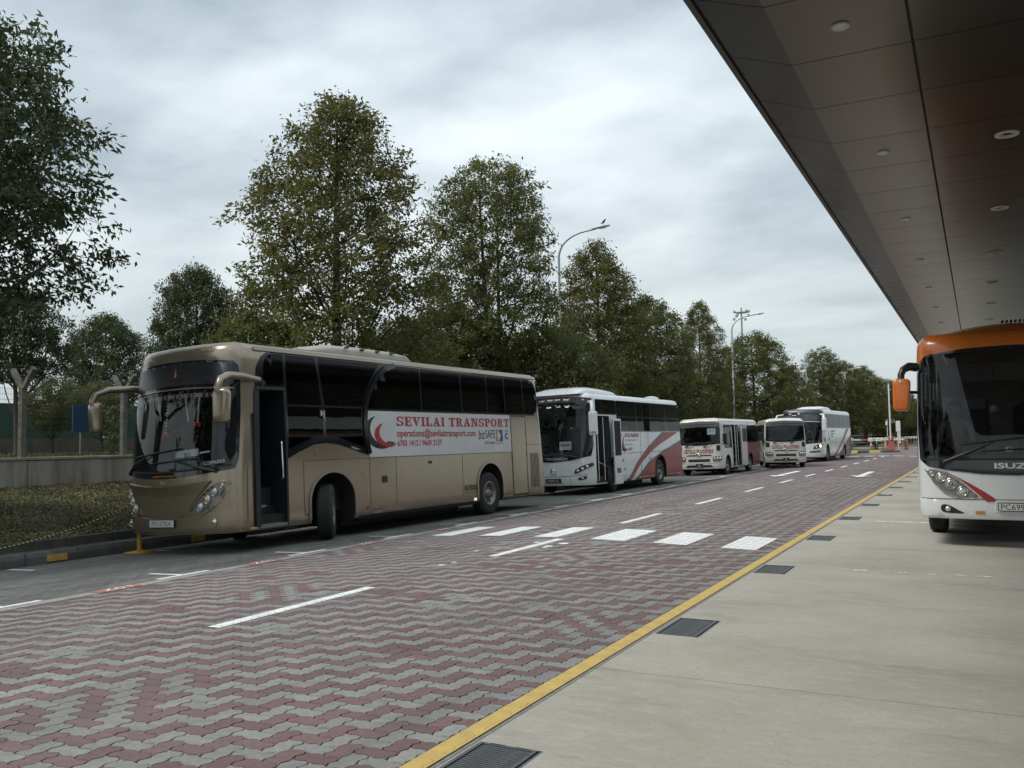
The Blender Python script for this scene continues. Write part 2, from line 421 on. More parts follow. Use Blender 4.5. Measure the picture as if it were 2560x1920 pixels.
for s_, x, y, v, i, j in full[:300]:
    sl = (zr(x + 0.05) - zr(x - 0.05)) / 0.1
    o = obj('paver', BM4[(v, int(is_red(i, j, x, y, v)))], road, (x, y, zr(x) + random.uniform(-0.0012, 0.0012)), (random.uniform(-0.006, 0.006), -math.atan(sl) + random.uniform(-0.006, 0.006), 0))
def block_field(name, blocks, x0, x1, mats, colf, parent, dr=False, skip=()):
    V = []; F = []; MI = []
    for x, y, v, i, j in blocks:
        if (x, y) in skip: continue
        poly = [(x + a, y + b) for a, b in OUT[v][0]]
        poly = clip_x(clip_x(poly, x0, False), x1, True)
        if len(poly) < 3: continue
        n = len(poly); o = len(V); dz = random.uniform(-0.0018, 0.0018); d = drift(y) if dr else 0
        for (px, py) in shrink(poly, 0.94): V.append((px + d, py, zr(px) + dz))
        for (px, py) in shrink(poly, 0.99): V.append((px + d, py, zr(px) + dz - 0.013))
        c = colf(i, j, x, y, v)
        F.append(tuple(range(o, o + n))); MI.append(c)
        for k in range(n): F.append((o + n + k, o + n + (k + 1) % n, o + (k + 1) % n, o + k)); MI.append(c)
    me = mesh(name, V, F, mats); me.polygons.foreach_set('material_index', MI)
    return tag(obj(name, me, parent), kind='stuff')
block_field('paver_field', rb, XR0, XR1, [M_paver_grey, M_paver_red], lambda i, j, x, y, v: int(is_red(i, j, x, y, v)), road, skip=near)
bb = herring(XB0, XB1, 3.0, GEO_END)
block_field('paver_field', bb, XB0, XB1, [M_paver_bay], lambda *a: 0, bay, dr=True)

# ---- concrete edging strip between road and bays
M_edge = mat('edging_concrete', (0.30, 0.29, 0.265), 0.9, var=0.18, scale=18, bump=0.3, bscale=160, dirt=(0.16, 0.15, 0.14), dscale=3, damount=0.5)
es = empty('edging_strip', (0, 0, 0)); tag(es, kind='structure')
y = 0.0
while y < 100:
    ln = 1.2 if y < 40 else 6.0
    mb = MB(); V = []
    d0, d1 = drift(y), drift(y + ln - 0.012)
    for (yy, d) in ((y, d0), (y + ln - 0.012, d1)):
        for xx in (-9.235, -9.03):
            V.append((xx + d, yy, zr(xx) + 0.003)); V.append((xx + d, yy, zr(xx) - 0.05))
    mb.add(V, [(0, 2, 6, 4), (0, 1, 3, 2), (4, 6, 7, 5), (0, 4, 5, 1), (2, 3, 7, 6)])
    mb.build('edging_slab', M_edge, es); y += ln

# ---- painted markings: paint lies on the block tops, the joints stay open
def paint(name, rect_poly, m, label, cat, group=None, dz=0.0035, shrinkk=0.965, dr=False):
    xs = [p[0] for p in rect_poly]; ys = [p[1] for p in rect_poly]
    x0, x1, y0, y1 = min(xs), max(xs), min(ys), max(ys)
    V = []; F = []
    if y1 < GEO_END:
        src = rb if x0 > -9.1 else bb
        for x, y, v, i, j in src:
            if not (x0 - 0.2 < x < x1 + 0.2 and y0 - 0.2 < y < y1 + 0.2): continue
            poly = shrink([(x + a, y + b) for a, b in OUT[v][0]], shrinkk)
            for k in range(len(rect_poly)):                       # clip by the convex marking
                a, b = rect_poly[k], rect_poly[(k + 1) % len(rect_poly)]
                out = []
                f = lambda p: (b[0] - a[0]) * (p[1] - a[1]) - (b[1] - a[1]) * (p[0] - a[0])
                for q in range(len(poly)):
                    p1, p2 = poly[q], poly[(q + 1) % len(poly)]; f1, f2 = f(p1), f(p2)
                    if f1 >= 0: out.append(p1)
                    if (f1 >= 0) != (f2 >= 0):
                        t = f1 / (f1 - f2); out.append((p1[0] + t * (p2[0] - p1[0]), p1[1] + t * (p2[1] - p1[1])))
                poly = out
                if len(poly) < 3: break
            if len(poly) < 3: continue
            o = len(V); V += [(px + (drift(py) if dr else 0), py, zr(px) + dz) for px, py in poly]; F.append(tuple(range(o, o + len(poly))))
    if not F:
        V = [(px + (drift(py) if dr else 0), py, zr(px) + 0.004) for px, py in rect_poly]; F = [tuple(range(len(V)))]
    o = obj(name, mesh(name, V, F, m))
    return tag(o, label, cat, group)
def rect(x0, x1, y0, y1): return [(x0, y0), (x1, y0), (x1, y1), (x0, y1)]

# centre line dashes
yy = 0.72; k = 0
while yy < 71:
    if yy > 2:
        lab = ('long white centre dash nearest the camera, left of the bottom middle' if k == 1 else
               'white centre dash just in front of the zebra crossing' if k == 2 else
               'white centre dash just beyond the zebra crossing' if k == 3 else 'white centre line dash, %s one beyond the zebra crossing' % ORD[min(k - 3, 15)])
        paint('lane_dash', rect(-6.11, -5.97, yy, yy + 2.3), M_white, lab, 'road marking', 'centre line dashes')
    yy += 5.06; k += 1
# zebra bars
for k, (x0, x1) in enumerate([(-8.66, -8.25), (-7.69, -7.28), (-6.64, -6.22), (-5.62, -5.04), (-4.57, -4.03), (-3.50, -2.98)]):
    pos = ['leftmost bar, beside the coach bays', 'second bar from the left', 'third bar from the left, beside the centre dash', 'fourth bar from the left', 'fifth bar from the left', 'rightmost bar, beside the yellow line'][k]
    paint('zebra_bar', rect(x0, x1, 13.35, 15.0), M_white, 'white zebra crossing bar, ' + pos, 'road marking', 'zebra crossing bars')
# paint splashes beside the crossing
for k, (px, py, s_) in enumerate([(1409, 1359, .09), (1370, 1366, .10), (1342, 1356, .07), (1362, 1369, .06), (1135, 1406, .05), (1105, 1413, .06), (1190, 1378, .04)]):
    p = ground_at(px, py); a = [(p[0] + s_ * random.uniform(.5, 1) * math.cos(t), p[1] + 1.3 * s_ * random.uniform(.5, 1) * math.sin(t)) for t in np.linspace(0, 2 * math.pi, 8)[:-1]]
    o = obj('paint_splash', mesh('paint_splash', [(x, y, zr(x) + .004) for x, y in a], [tuple(range(7))], M_white))
    tag(o, 'small white paint splash near the zebra crossing, %s of the scattered spots' % ORD[k], 'paint splash', 'paint splashes')
# yellow edge line and the bare block strip beside it
o = paint('edge_line', rect(-2.737, -2.612, 1.8, GEO_END - .3), M_yellow, 'long yellow edge line running along the concrete apron', 'road marking', shrinkk=0.992)
o = obj('edge_line', mesh('edge_line', [(-2.735, GEO_END - .3, .005), (-2.62, GEO_END - .3, .005), (-2.62, 88, .005), (-2.735, 88, .005)], [(0, 1, 2, 3)], M_yellow)); tag(o, 'far stretch of the yellow edge line leading past the orange coach', 'road marking')
# bay marks: T-marks on the edging, ticks at the kerb, red numbers
font_cache = {}
def text_polys(txt, size=1.0, bold=0.0, shear=0.0, xs=1.0):
    """text as flat mesh data centred on its box: verts, faces, width, height"""
    key = (txt, bold, shear)
    if key not in font_cache:
        cu = bpy.data.curves.new('t', 'FONT'); cu.body = txt; cu.size = 1.0; cu.offset = bold; cu.shear = shear; cu.resolution_u = 3
        ob = bpy.data.objects.new('t', cu); COL.objects.link(ob)
        dg = bpy.context.evaluated_depsgraph_get(); me = ob.evaluated_get(dg).to_mesh()
        vs = [tuple(v.co[:2]) for v in me.vertices]; fs = [tuple(p.vertices) for p in me.polygons]
        ob.evaluated_get(dg).to_mesh_clear(); bpy.data.objects.remove(ob); bpy.data.curves.remove(cu)
        font_cache[key] = (vs, fs)
    vs, fs = font_cache[key]
    x0 = min(v[0] for v in vs); x1 = max(v[0] for v in vs); y0 = min(v[1] for v in vs); y1 = max(v[1] for v in vs)
    k = size / (y1 - y0)
    return [((x - (x0 + x1) / 2) * k * xs, (y - (y0 + y1) / 2) * k) for x, y in vs], fs, (x1 - x0) * k * xs, size
for k in range(14):
    yc = 5.95 + 2.43 * k
    if yc > 40: break
    d = drift(yc)
    V = []; F = []
    for (x0, x1, y0, y1) in ((-9.34, -9.245, yc - .42, yc + .42), (-9.93, -9.34, yc - .05, yc + .03)):
        o_ = len(V); V += [(x0 + d, y0, zr(x0) + .005), (x1 + d, y0, zr(x1) + .005), (x1 + d, y1, zr(x1) + .005), (x0 + d, y1, zr(x0) + .005)]; F.append((o_, o_ + 1, o_ + 2, o_ + 3))
    tag(obj('bay_mark', mesh('bay_mark', V, F, M_white)), 'white T-shaped bay mark on the pale edging strip, %s from the left picture edge' % ORD[k], 'road marking', 'bay marks')
    x0, x1 = -12.95, -12.35
    tag(obj('kerb_tick', mesh('kerb_tick', [(x0 + d, yc - .05, zr(x0) + .005), (x1 + d, yc - .05, zr(x1) + .005), (x1 + d, yc + .03, zr(x1) + .005), (x0 + d, yc + .03, zr(x0) + .005)], [(0, 1, 2, 3)], M_white)), 'short white bay tick at the foot of the kerb, %s from the left picture edge' % ORD[k], 'road marking', 'kerb ticks')
    yl = yc + 1.28; d = drift(yl)
    root = obj('bay_number', mesh('bay_number', [(-9.225 + d, yl - .3, zr(-9.2) + .0065), (-9.04 + d, yl - .3, zr(-9.05) + .0065), (-9.04 + d, yl + .3, zr(-9.05) + .0065), (-9.225 + d, yl + .3, zr(-9.2) + .0065)], [(0, 1, 2, 3)], M_redpaint))
    tag(root, 'small red bay number patch on the pale edging strip, %s from the left' % ORD[k], 'bay number', 'bay numbers')
    vs, fs, w_, h_ = text_polys('Z01', 0.13)
    obj('digits', mesh('digits', [(-9.13 + d - vy, yl + vx * 1.5, zr(-9.13) + .0095) for vx, vy in vs], [tuple(f) for f in fs], M_white), root)
# lane arrows pointing to the camera, far marks
def arrow(tx, ty, ln, label):
    P = [(0, 0), (.45, 1.35), (.12, 1.1), (.12, ln), (-.12, ln), (-.12, 1.1), (-.45, 1.35)]
    V = [(tx + a, ty + b, zr(tx + a) + .0045) for a, b in P]
    return tag(obj('lane_arrow', mesh('lane_arrow', V, [(0, 1, 2), (0, 2, 5), (0, 5, 6), (2, 3, 4, 5)], M_white)), label, 'road marking', 'lane arrows')
arrow(-7.3, 36.3, 5.6, 'white lane arrow in front of the turning minibus'); arrow(-4.2, 36.6, 5.4, 'white lane arrow near the yellow line beside the orange coach')
for k, x0 in enumerate([-8.6, -7.55, -6.55, -5.55, -4.55]):
    tag(obj('give_way_dash', mesh('give_way_dash', [(x0, 70.2, zr(x0) + .0045), (x0 + .7, 70.2, zr(x0 + .7) + .0045), (x0 + .7, 71.0, zr(x0 + .7) + .0045), (x0, 71.0, zr(x0) + .0045)], [(0, 1, 2, 3)], M_white)), 'white transverse dash across the far end of the road, %s from the left' % ORD[k], 'road marking', 'give way dashes')
tag(obj('yellow_bar', mesh('yellow_bar', [(-7.0, 88.2, zr(-7) + .006), (-2.7, 90.4, .004), (-2.7, 91.6, .004), (-7.0, 89.4, zr(-7) + .006)], [(0, 1, 2, 3)], M_yellow)), 'yellow bar painted across the exit by the boom gate', 'road marking')

# ---- concrete apron
def apron_mat():
    m = mat('apron_concrete', (0.385, 0.365, 0.315), 0.85, var=0.10, scale=0.8, bump=0.22, bscale=55, dirt=(0.20, 0.175, 0.13), dscale=0.55, damount=0.45, stretch=(0.7, 1.0, 1.0))
    t = m.node_tree; nd = t.nodes; L = t.links.new; bs = nd['Principled BSDF']
    old = bs.inputs['Base Color'].links[0].from_socket
    co = nd.new('ShaderNodeTexCoord')
    def layer(scale, st, lo, hi, col, amt, old, det=8):
        mp = nd.new('ShaderNodeMapping'); mp.inputs['Scale'].default_value = st; L(co.outputs['Object'], mp.inputs[0])
        n = nd.new('ShaderNodeTexNoise'); n.inputs['Scale'].default_value = scale; n.inputs['Detail'].default_value = det; n.inputs['Roughness'].default_value = .6; L(mp.outputs[0], n.inputs[0])
        r_ = nd.new('ShaderNodeMapRange'); r_.inputs[1].default_value = lo; r_.inputs[2].default_value = hi; r_.inputs[4].default_value = amt; L(n.outputs[0], r_.inputs[0])
        x = nd.new('ShaderNodeMix'); x.data_type = 'RGBA'; L(r_.outputs[0], x.inputs[0]); L(old, x.inputs[6]); x.inputs[7].default_value = (*col, 1); return x.outputs[2]
    old = layer(1.3, (0.45, 1.7, 1), .56, .74, (0.17, 0.16, 0.14), .5, old)         # tyre sweeps across
    old = layer(9, (0.55, 1.3, 1), .48, .75, (0.45, 0.435, 0.39), .55, old)
    old = layer(26, (0.8, 1.2, 1), .5, .8, (0.24, 0.225, 0.195), .6, old)            # brushed streaks
    old = layer(60, (1, 1, 1), .60, .72, (0.17, 0.155, 0.13), .5, old, 3)           # specks
    old = layer(0.9, (1, .6, 1), .58, .75, (0.33, 0.25, 0.155), .45, old)           # rust tint
    L(old, bs.inputs['Base Color'])
    return m
M_apron = apron_mat()
M_black = mat('black_void', (0.008, 0.008, 0.008), 0.9, var=0.1)
apron = empty('concrete_apron', (0, 0, 0)); tag(apron, kind='structure')
sub = obj('sub_base', mesh('sub_base', [(-2.62, -6, -.30), (14, -6, -.30), (14, 126, -.30), (-2.62, 126, -.30)], [(0, 1, 2, 3)], M_black), apron)
GR = [3.70 + 3.78 * k for k in range(11)]               # drain grates
ycuts = [-6.0, 2.45] + [6.2, 9.95, 13.75, 17.5, 21.3, 25.1, 28.9, 32.7, 36.4, 40.2, 60, 90, 126]
for a, b in zip(ycuts[:-1], ycuts[1:]):
    # one slab with an opening for the grate
    holes = [g for g in GR if a < g < b]
    xs = sorted({-2.575, -2.56, -2.17, 3.5, 8.5, 14.0}); 
    V = []; F = []
    ys = [a + .0025] + sorted([q for g in holes for q in (g, g + .74)]) + [b - .0025]
    for y in ys:
        for x in xs: V.append((x, y, 0.0))
    n = len(xs)
    for j in range(len(ys) - 1):
        for i in range(n - 1):
            if any(abs(ys[j] - g) < 1e-6 for g in holes) and i == 1: continue
            F.append((j * n + i, j * n + i + 1, (j + 1) * n + i + 1, (j + 1) * n + i))
    obj('slab', mesh('slab', V, F, M_apron), apron)
lipm = mat('channel_lip', (0.21, 0.205, 0.19), 0.9, var=0.25, scale=14, bump=0.4, bscale=60)
obj('edge_block_row', mesh('edge_block_row', [(-2.62, -6, -.002), (-2.582, -6, -.002), (-2.582, 126, -.002), (-2.62, 126, -.002)], [(0, 1, 2, 3)], lipm), apron)
# worn white lines across the apron
def wear(m, name, lo, hi):
    n = m.copy(); n.name = name; t = n.node_tree; nd = t.nodes; L = t.links.new; o = nd['Material Output']; b = nd['Principled BSDF']
    co = nd.new('ShaderNodeTexCoord'); nz = nd.new('ShaderNodeTexNoise'); nz.inputs['Scale'].default_value = 5; nz.inputs['Detail'].default_value = 10; nz.inputs['Roughness'].default_value = .7; L(co.outputs['Object'], nz.inputs[0])
    mr = nd.new('ShaderNodeMapRange'); mr.inputs[1].default_value = lo; mr.inputs[2].default_value = hi; L(nz.outputs[0], mr.inputs[0])
    tr = nd.new('ShaderNodeBsdfTransparent'); mx = nd.new('ShaderNodeMixShader'); L(mr.outputs[0], mx.inputs[0]); L(tr.outputs[0], mx.inputs[1]); L(b.outputs[0], mx.inputs[2]); L(mx.outputs[0], o.inputs[0])
    return n
M_wearA = wear(M_white, 'worn_white', .36, .50); M_wearB = wear(M_white, 'very_worn_white', .50, .60)
for y0, x0, x1, m_, lb in ((18.62, -1.9, 3.4, M_wearA, 'white bay line under the front of the orange coach'), (27.0, -2.5, 3.4, M_wearA, 'white bay line further back beside the orange coach'), (33.5, -2.5, 3.4, M_wearB, 'faint far white bay line on the concrete apron'), (11.86, -1.6, 3.0, M_wearB, 'almost worn off white line on the concrete apron')):
    tag(obj('apron_line', mesh('apron_line', [(x0, y0, .004), (x1, y0, .004), (x1, y0 + .12, .004), (x0, y0 + .12, .004)], [(0, 1, 2, 3)], m_)), lb, 'road marking')
# drain grates
M_iron = mat('cast_iron', (0.115, 0.125, 0.135), 0.6, metal=0.35, var=0.2, scale=20, bump=0.15, bscale=120, dirt=(0.13, 0.11, 0.09), dscale=6, damount=0.4)
barm = MB(); barm.box((0, 0, 0), (0.335, 0.0135, 0.02)); bar_me = barm.mesh('bar', M_iron)
for gi, g in enumerate(GR):
    lab = ('drain grate at the bottom edge of the picture, nearest the camera' if gi == 0 else 'second drain grate from the camera beside the yellow line' if gi == 1 else 'third drain grate from the camera beside the yellow line' if gi == 2 else 'small far drain grate beside the yellow line, %s from the camera' % ORD[gi])
    r_ = empty('drain_grate', (-2.365, g + .37, 0), 0, lab, 'grate', 'drain grates')
    f = MB(); 
    f.box((-.178, 0, -.02), (.022, .72, .05)); f.box((.158, 0, -.02), (.02, .72, .05)); f.box((.185, 0, -.022), (.018, .73, .04)); f.box((0, -.352, -.02), (.335, .018, .046)); f.box((0, .352, -.02), (.335, .018, .046))
    f.box((-.08, .36, -.004), (.1, .016, .014)); f.box((.08, .36, -.004), (.1, .016, .014))
    f.build('frame', M_iron, r_)
    for sy in (-.06, .06): MB().box((.172, sy, -.006), (.03, .04, .012)).build('hinge', M_iron, r_)
    if gi < 3:
        for q in range(26): obj('bar', bar_me, r_, (-.01, -.325 + q * .026, -.012))
    else:
        mb = MB()
        for q in range(26): mb.box((-.01, -.325 + q * .026, -.012), (.335, .0135, .02))
        mb.build('bars', M_iron, r_)
    V = [(-.2, -.372, -.28), (.2, -.372, -.28), (.2, .372, -.28), (-.2, .372, -.28), (-.2, -.372, -.012), (.2, -.372, -.012), (.2, .372, -.012), (-.2, .372, -.012)]
    obj('sump', mesh('sump', V, [(0, 1, 2, 3), (0, 4, 5, 1), (1, 5, 6, 2), (2, 6, 7, 3), (3, 7, 4, 0)], M_black), r_)

# ---- kerb, verge, retaining wall
M_kerb = mat('kerb_concrete', (0.10, 0.098, 0.09), 0.92, var=0.35, scale=4, bump=0.5, bscale=45, dirt=(0.035, 0.034, 0.03), dscale=2.2, damount=0.8, objvar=0.2)
M_kerbtop = mat('kerb_step', (0.085, 0.08, 0.065), 0.95, var=0.3, scale=5, bump=0.5, bscale=40, dirt=(0.03, 0.032, 0.02), dscale=2, damount=0.8, objvar=0.15)
kerb = empty('kerb', (0, 0, 0)); tag(kerb, kind='structure')
XK = -13.06
prof = [(0.0, -.30), (0.0, -.02), (-.035, .045), (-.30, .055), (-.30, -.30)]
prof2 = [(-.31, -.30), (-.31, .19), (-.33, .205), (-.44, .205), (-.44, -.30)]
y = -3.0; n_ = 0
while y < 100:
    ln = 0.9 if y < 36 else 3.0
    for nm, pf, m_ in (('kerb_stone', prof, M_kerb), ('step_stone', prof2, M_kerbtop)):
        V = []
        for yy in (y + .006, y + ln - .006):
            for a, b in pf: V.append((XK + drift(yy) + a + random.uniform(-.004, .004), yy, b))
        k = len(pf); F = [tuple(range(k)), tuple(range(2 * k - 1, k - 1, -1))] + [(i, i + k, (i + 1) % k + k, (i + 1) % k) for i in range(k)]
        obj(nm, mesh(nm, V, F, m_), kerb)
    y += ln
for k, (yc, ln) in enumerate([(9.22, .34), (12.1, .3), (14.6, .3), (19.5, .3), (24.3, .3)]):
    o = MB().box((XK + drift(yc) + .012, yc, -.06), (.03, ln, .10)).build('reflector', mat('reflector_yellow', (.55, .33, .06), .5, var=.15, dirt=(.2, .13, .05), dscale=8))
    tag(o, ['yellow reflector block on the kerb face at far left', 'yellow reflector block on the kerb behind the yellow stanchion'][min(k, 1)] if k < 2 else 'yellow reflector block on the kerb behind the coaches, %s from the left' % ORD[k], 'reflector', 'kerb reflectors')

XW = -18.0
def zslope(x, y):
    t = (XK - .44 + drift(y) - x) / (XK - .44 - XW); t = min(max(t, 0), 1)
    return 0.17 + 0.66 * t ** 0.85 + 0.03 * math.sin(y * 1.3 + x) * math.sin(x * 2.1) * (1 - t)
M_verge = mat('verge_soil', (0.052, 0.046, 0.026), 0.95, var=0.4, scale=9, bump=0.6, bscale=30, dirt=(0.04, 0.055, 0.02), dscale=1.5, damount=.8)
V = []; F = []; xs = np.linspace(0, 1, 12); ys = np.arange(-6, 128, 1.0)
for yy in ys:
    for t in xs:
        x = XK - .44 + drift(yy) + (XW - XK + .44 - drift(yy)) * t; V.append((x, yy, zslope(x, yy)))
n = len(xs)
for j in range(len(ys) - 1):
    for i in range(n - 1): F.append((j * n + i, (j + 1) * n + i, (j + 1) * n + i + 1, j * n + i + 1))
verge = tag(obj('verge', mesh('verge', V, F, M_verge, True)), kind='structure')
# low leafy ground cover on the verge
def leaf_mat(name, col, col2, trans=0.35, rough=0.5, var=.45):
    m = bpy.data.materials.new(name); m.use_nodes = True; t = m.node_tree; nd = t.nodes; L = t.links.new
    b = nd['Principled BSDF']; o = nd['Material Output']; b.inputs['Roughness'].default_value = rough; b.inputs['Specular IOR Level'].default_value = .4
    g = nd.new('ShaderNodeNewGeometry'); mx = nd.new('ShaderNodeMix'); mx.data_type = 'RGBA'; mx.inputs[6].default_value = (*col, 1); mx.inputs[7].default_value = (*col2, 1); L(g.outputs['Random Per Island'], mx.inputs[0])
    co = nd.new('ShaderNodeTexCoord'); nz = nd.new('ShaderNodeTexNoise'); nz.inputs['Scale'].default_value = .9; nz.inputs['Detail'].default_value = 4; L(co.outputs['Object'], nz.inputs[0])
    mr = nd.new('ShaderNodeMapRange'); mr.inputs[1].default_value = .3; mr.inputs[2].default_value = .7; mr.inputs[3].default_value = 1 - var; mr.inputs[4].default_value = 1 + var; L(nz.outputs[0], mr.inputs[0])
    cc = nd.new('ShaderNodeCombineColor')
    for i in range(3): L(mr.outputs[0], cc.inputs[i])
    mu = nd.new('ShaderNodeMix'); mu.data_type = 'RGBA'; mu.blend_type = 'MULTIPLY'; mu.inputs[0].default_value = 1; L(mx.outputs[2], mu.inputs[6]); L(cc.outputs[0], mu.inputs[7])
    L(mu.outputs[2], b.inputs['Base Color'])
    tr = nd.new('ShaderNodeBsdfTranslucent'); L(mu.outputs[2], tr.inputs[0])
    ms = nd.new('ShaderNodeMixShader'); ms.inputs[0].default_value = trans; L(b.outputs[0], ms.inputs[1]); L(tr.outputs[0], ms.inputs[2]); L(ms.outputs[0], o.inputs[0])
    MATS[name] = m; return m
M_cover = leaf_mat('ground_cover', (0.125, 0.125, 0.045), (0.27, 0.235, 0.14), .2, .6, .5)
def leaf_quads(C, D, U, ln, wd):
    """leaf: pointed quad from base C along D, width along U (arrays)"""
    S = np.cross(D, U); 
    V = np.empty((len(C), 4, 3)); V[:, 0] = C; V[:, 1] = C + D * (ln * .5)[:, None] + S * (wd * .5)[:, None] + U * (ln * .06)[:, None]
    V[:, 2] = C + D * ln[:, None] - U * (ln * .12)[:, None]; V[:, 3] = C + D * (ln * .5)[:, None] - S * (wd * .5)[:, None] + U * (ln * .06)[:, None]
    return V.reshape(-1, 3), np.arange(len(C) * 4).reshape(-1, 4)
def unit(a): return a / np.maximum(np.linalg.norm(a, axis=1, keepdims=True), 1e-9)
def cover(name, n, x0, x1, y0, y1, zf, size, m, up=.55, thin=0.0):
    x = NR.uniform(x0, x1, n); y = NR.uniform(y0, y1, n)
    if thin:
        keep = (np.sin(x * 2.3 + np.sin(y * 1.1) * 2) * np.sin(y * 1.9 + x) + NR.uniform(-1, 1, n)) > -1 + thin
        x, y = x[keep], y[keep]; n = len(x)
    z = np.array([zf(a, b) for a, b in zip(x, y)]) + NR.uniform(0, .05, n)
    D = NR.normal(size=(n, 3)); D[:, 2] = np.abs(D[:, 2]) * up; D = unit(D)
    U = unit(np.cross(D, unit(NR.normal(size=(n, 3)))))
    ln = NR.uniform(.6, 1.4, n) * size
    V, Q = leaf_quads(np.stack([x, y, z], 1), D, U, ln, ln * NR.uniform(.35, .7, n))
    return tag(obj(name, quads_mesh(name, V, Q, m)), kind='stuff')
o = cover('ground_cover', 80000, XW + .1, XK - .42, 4.5, 15.5, zslope, .05, M_cover, thin=.25); tag(o, 'low brownish green ground cover on the sloping verge', 'ground cover')
o = cover('ground_cover', 24000, XW + .1, XK - .7, 15.5, 60, zslope, .10, M_cover); tag(o, 'low green ground cover on the verge behind the coaches', 'ground cover')

M_wall = mat('retaining_concrete', (0.34, 0.315, 0.27), 0.9, var=0.22, scale=2.2, bump=0.35, bscale=35, dirt=(0.11, 0.088, 0.058), dscale=1.3, damount=.85, stretch=(1, 2.2, .3))
ZW0, ZW1 = 0.70, 1.41
wall = empty('retaining_wall', (XW, 50, 0), 0, 'low stained concrete retaining wall at the top of the grassy slope', 'wall')
y = -6.0
while y < 130:
    ln = 3.0
    MB().bbox((-.15, y + ln / 2 - 50, (ZW0 + ZW1) / 2 - .15), (.30, ln - .012, ZW1 - ZW0 + .3), .012).build('wall_segment', M_wall, wall)
    MB().bbox((-.15, y + ln / 2 - 50, ZW1 + .032), (.36, ln - .012, .06), .012).build('coping', mat('coping', (0.30, 0.27, 0.215), .9, var=.2, scale=6, bump=.3, bscale=50, dirt=(.15, .13, .09), dscale=2), wall)
    y += ln
# land behind the wall
V = []; F = []; xs = [-18.3, -22, -26, -30.0, -60, -300, -900]; ys = [-300, -6, 40, 90, 130, 400, 2200]
for yy in ys:
    for x in xs: V.append((x, yy, 1.36))
n = len(xs)
for j in range(len(ys) - 1):
    for i in range(n - 1): F.append((j * n + i, (j + 1) * n + i, (j + 1) * n + i + 1, j * n + i + 1))
V2 = len(V)
M_grass = mat('lawn_near', (0.085, 0.105, 0.035), 0.95, var=.35, scale=3, bump=.4, bscale=60)
land = tag(obj('terrain', mesh('terrain', V, F, M_grass)), kind='structure')
M_blade = leaf_mat('grass_blade', (0.085, 0.120, 0.030), (0.15, 0.165, 0.06), .35, .6, .3)
o = cover('grass', 16000, -29.6, -18.4, 7, 24, lambda a, b: 1.36, .10, M_blade, up=2.5); tag(o, 'short bright grass strip behind the wire fence', 'grass')
# ================================================================ CANOPY
M_soffit = mat('soffit_panel', (0.120, 0.107, 0.093), 0.26, metal=0.85, var=0.02, scale=.5, spec=0.5, objvar=0.05)
M_soffit_dark = mat('soffit_seam', (0.05, 0.047, 0.043), 0.7, var=.1)
M_fascia = mat('fascia', (0.06, 0.057, 0.052), 0.5, var=.1)
M_roofmetal = mat('roof_metal', (0.34, 0.35, 0.36), .45, metal=.4, var=.1)
ZC = 5.0; XE, ZE, XCR, XS = -1.925, 5.21, -1.33, -0.345
can = empty('canopy', (5.5, 20, 0), 0, 'long dark grey metal bus station canopy over the concrete apron', 'canopy')
def cpart(mb, name, m): return mb.build(name, m, can, (-5.5, -20, 0))
g = 0.006; YP0 = 8.03 - 1.22 * 10; NP = 66
rowsA = []
def panel_prism(prof, y0, y1):
    """bent sheet: profile in xz, 15 mm thick"""
    V = []; n = len(prof)
    for y in (y0, y1):
        for x, z in prof: V.append((x, y, z))
        for x, z in prof: V.append((x, y, z + .02))
    F = []
    for i in range(n - 1):
        F.append((i, i + 1, 2 * n + i + 1, 2 * n + i)); F.append((n + i, 3 * n + i, 3 * n + i + 1, n + i + 1))
        F.append((i, n + i, n + i + 1, i + 1)); F.append((2 * n + i, 2 * n + i + 1, 3 * n + i + 1, 3 * n + i))
    F.append((0, 2 * n, 3 * n, n)); F.append((n - 1, 2 * n - 1, 4 * n - 1, 3 * n - 1))
    return V, F
sharedm = {}
for key, pr in (('a', [(XE + .03, ZE), (XCR, ZC), (XS - .012, ZC)]), ('b', [(XS + .012, ZC), (2.2, ZC)]), ('c', [(2.225, ZC), (6.6, ZC)])):
    V, F = panel_prism([(x - 5.5, z) for x, z in pr], g, 1.22 - g); sharedm[key] = mesh('soffit_panel', V, F, M_soffit)
for k in range(NP):
    for key in 'abc': obj('soffit_panel', sharedm[key], can, (0, YP0 + 1.22 * k - 20, 0))
Y0c, Y1c = YP0, YP0 + 1.22 * NP
cpart(MB().box(((XCR + 6.8) / 2, (Y0c + Y1c) / 2, ZC + .045), (6.8 - XCR, Y1c - Y0c, .03)), 'seam_backing', M_soffit_dark)
V = [(XE + .02, Y0c, ZE + .03), (XCR, Y0c, ZC + .03), (XCR, Y1c, ZC + .03), (XE + .02, Y1c, ZE + .03)]
obj('edge_backing', mesh('edge_backing', [(x - 5.5, y - 20, z) for x, y, z in V], [(0, 1, 2, 3)], M_soffit_dark), can)
cpart(MB().box((XE + .005, (Y0c + Y1c) / 2, ZE + .13), (.05, Y1c - Y0c, .30)), 'fascia', M_fascia)
cpart(MB().box(((XE + 9) / 2, (Y0c + Y1c) / 2, ZE + .33), (9 - XE, Y1c - Y0c, .10)), 'roof_sheet', M_roofmetal)
for k in range(0, NP, 2):
    MB().box((XE - .024 - 5.5, YP0 + 1.22 * k - 20, ZE + .05), (.01, .012, .10)).build('drip_clip', mat('clip_metal', (.5, .5, .5), .35, metal=.6), can)
for yy in (-3, 9, 21, 33, 45, 57, 69):
    c_ = MB().lathe([(.28, 0), (.28, ZC + .05)], n=24); c_.build('column', mat('column_paint', (.35, .35, .34), .5, var=.08), can, (0.9, yy - 20, 0))
M_lensring = mat('downlight_ring', (.62, .61, .58), .35, var=.05); M_lens = mat('downlight_lens', (.45, .45, .43), .2, var=.05)
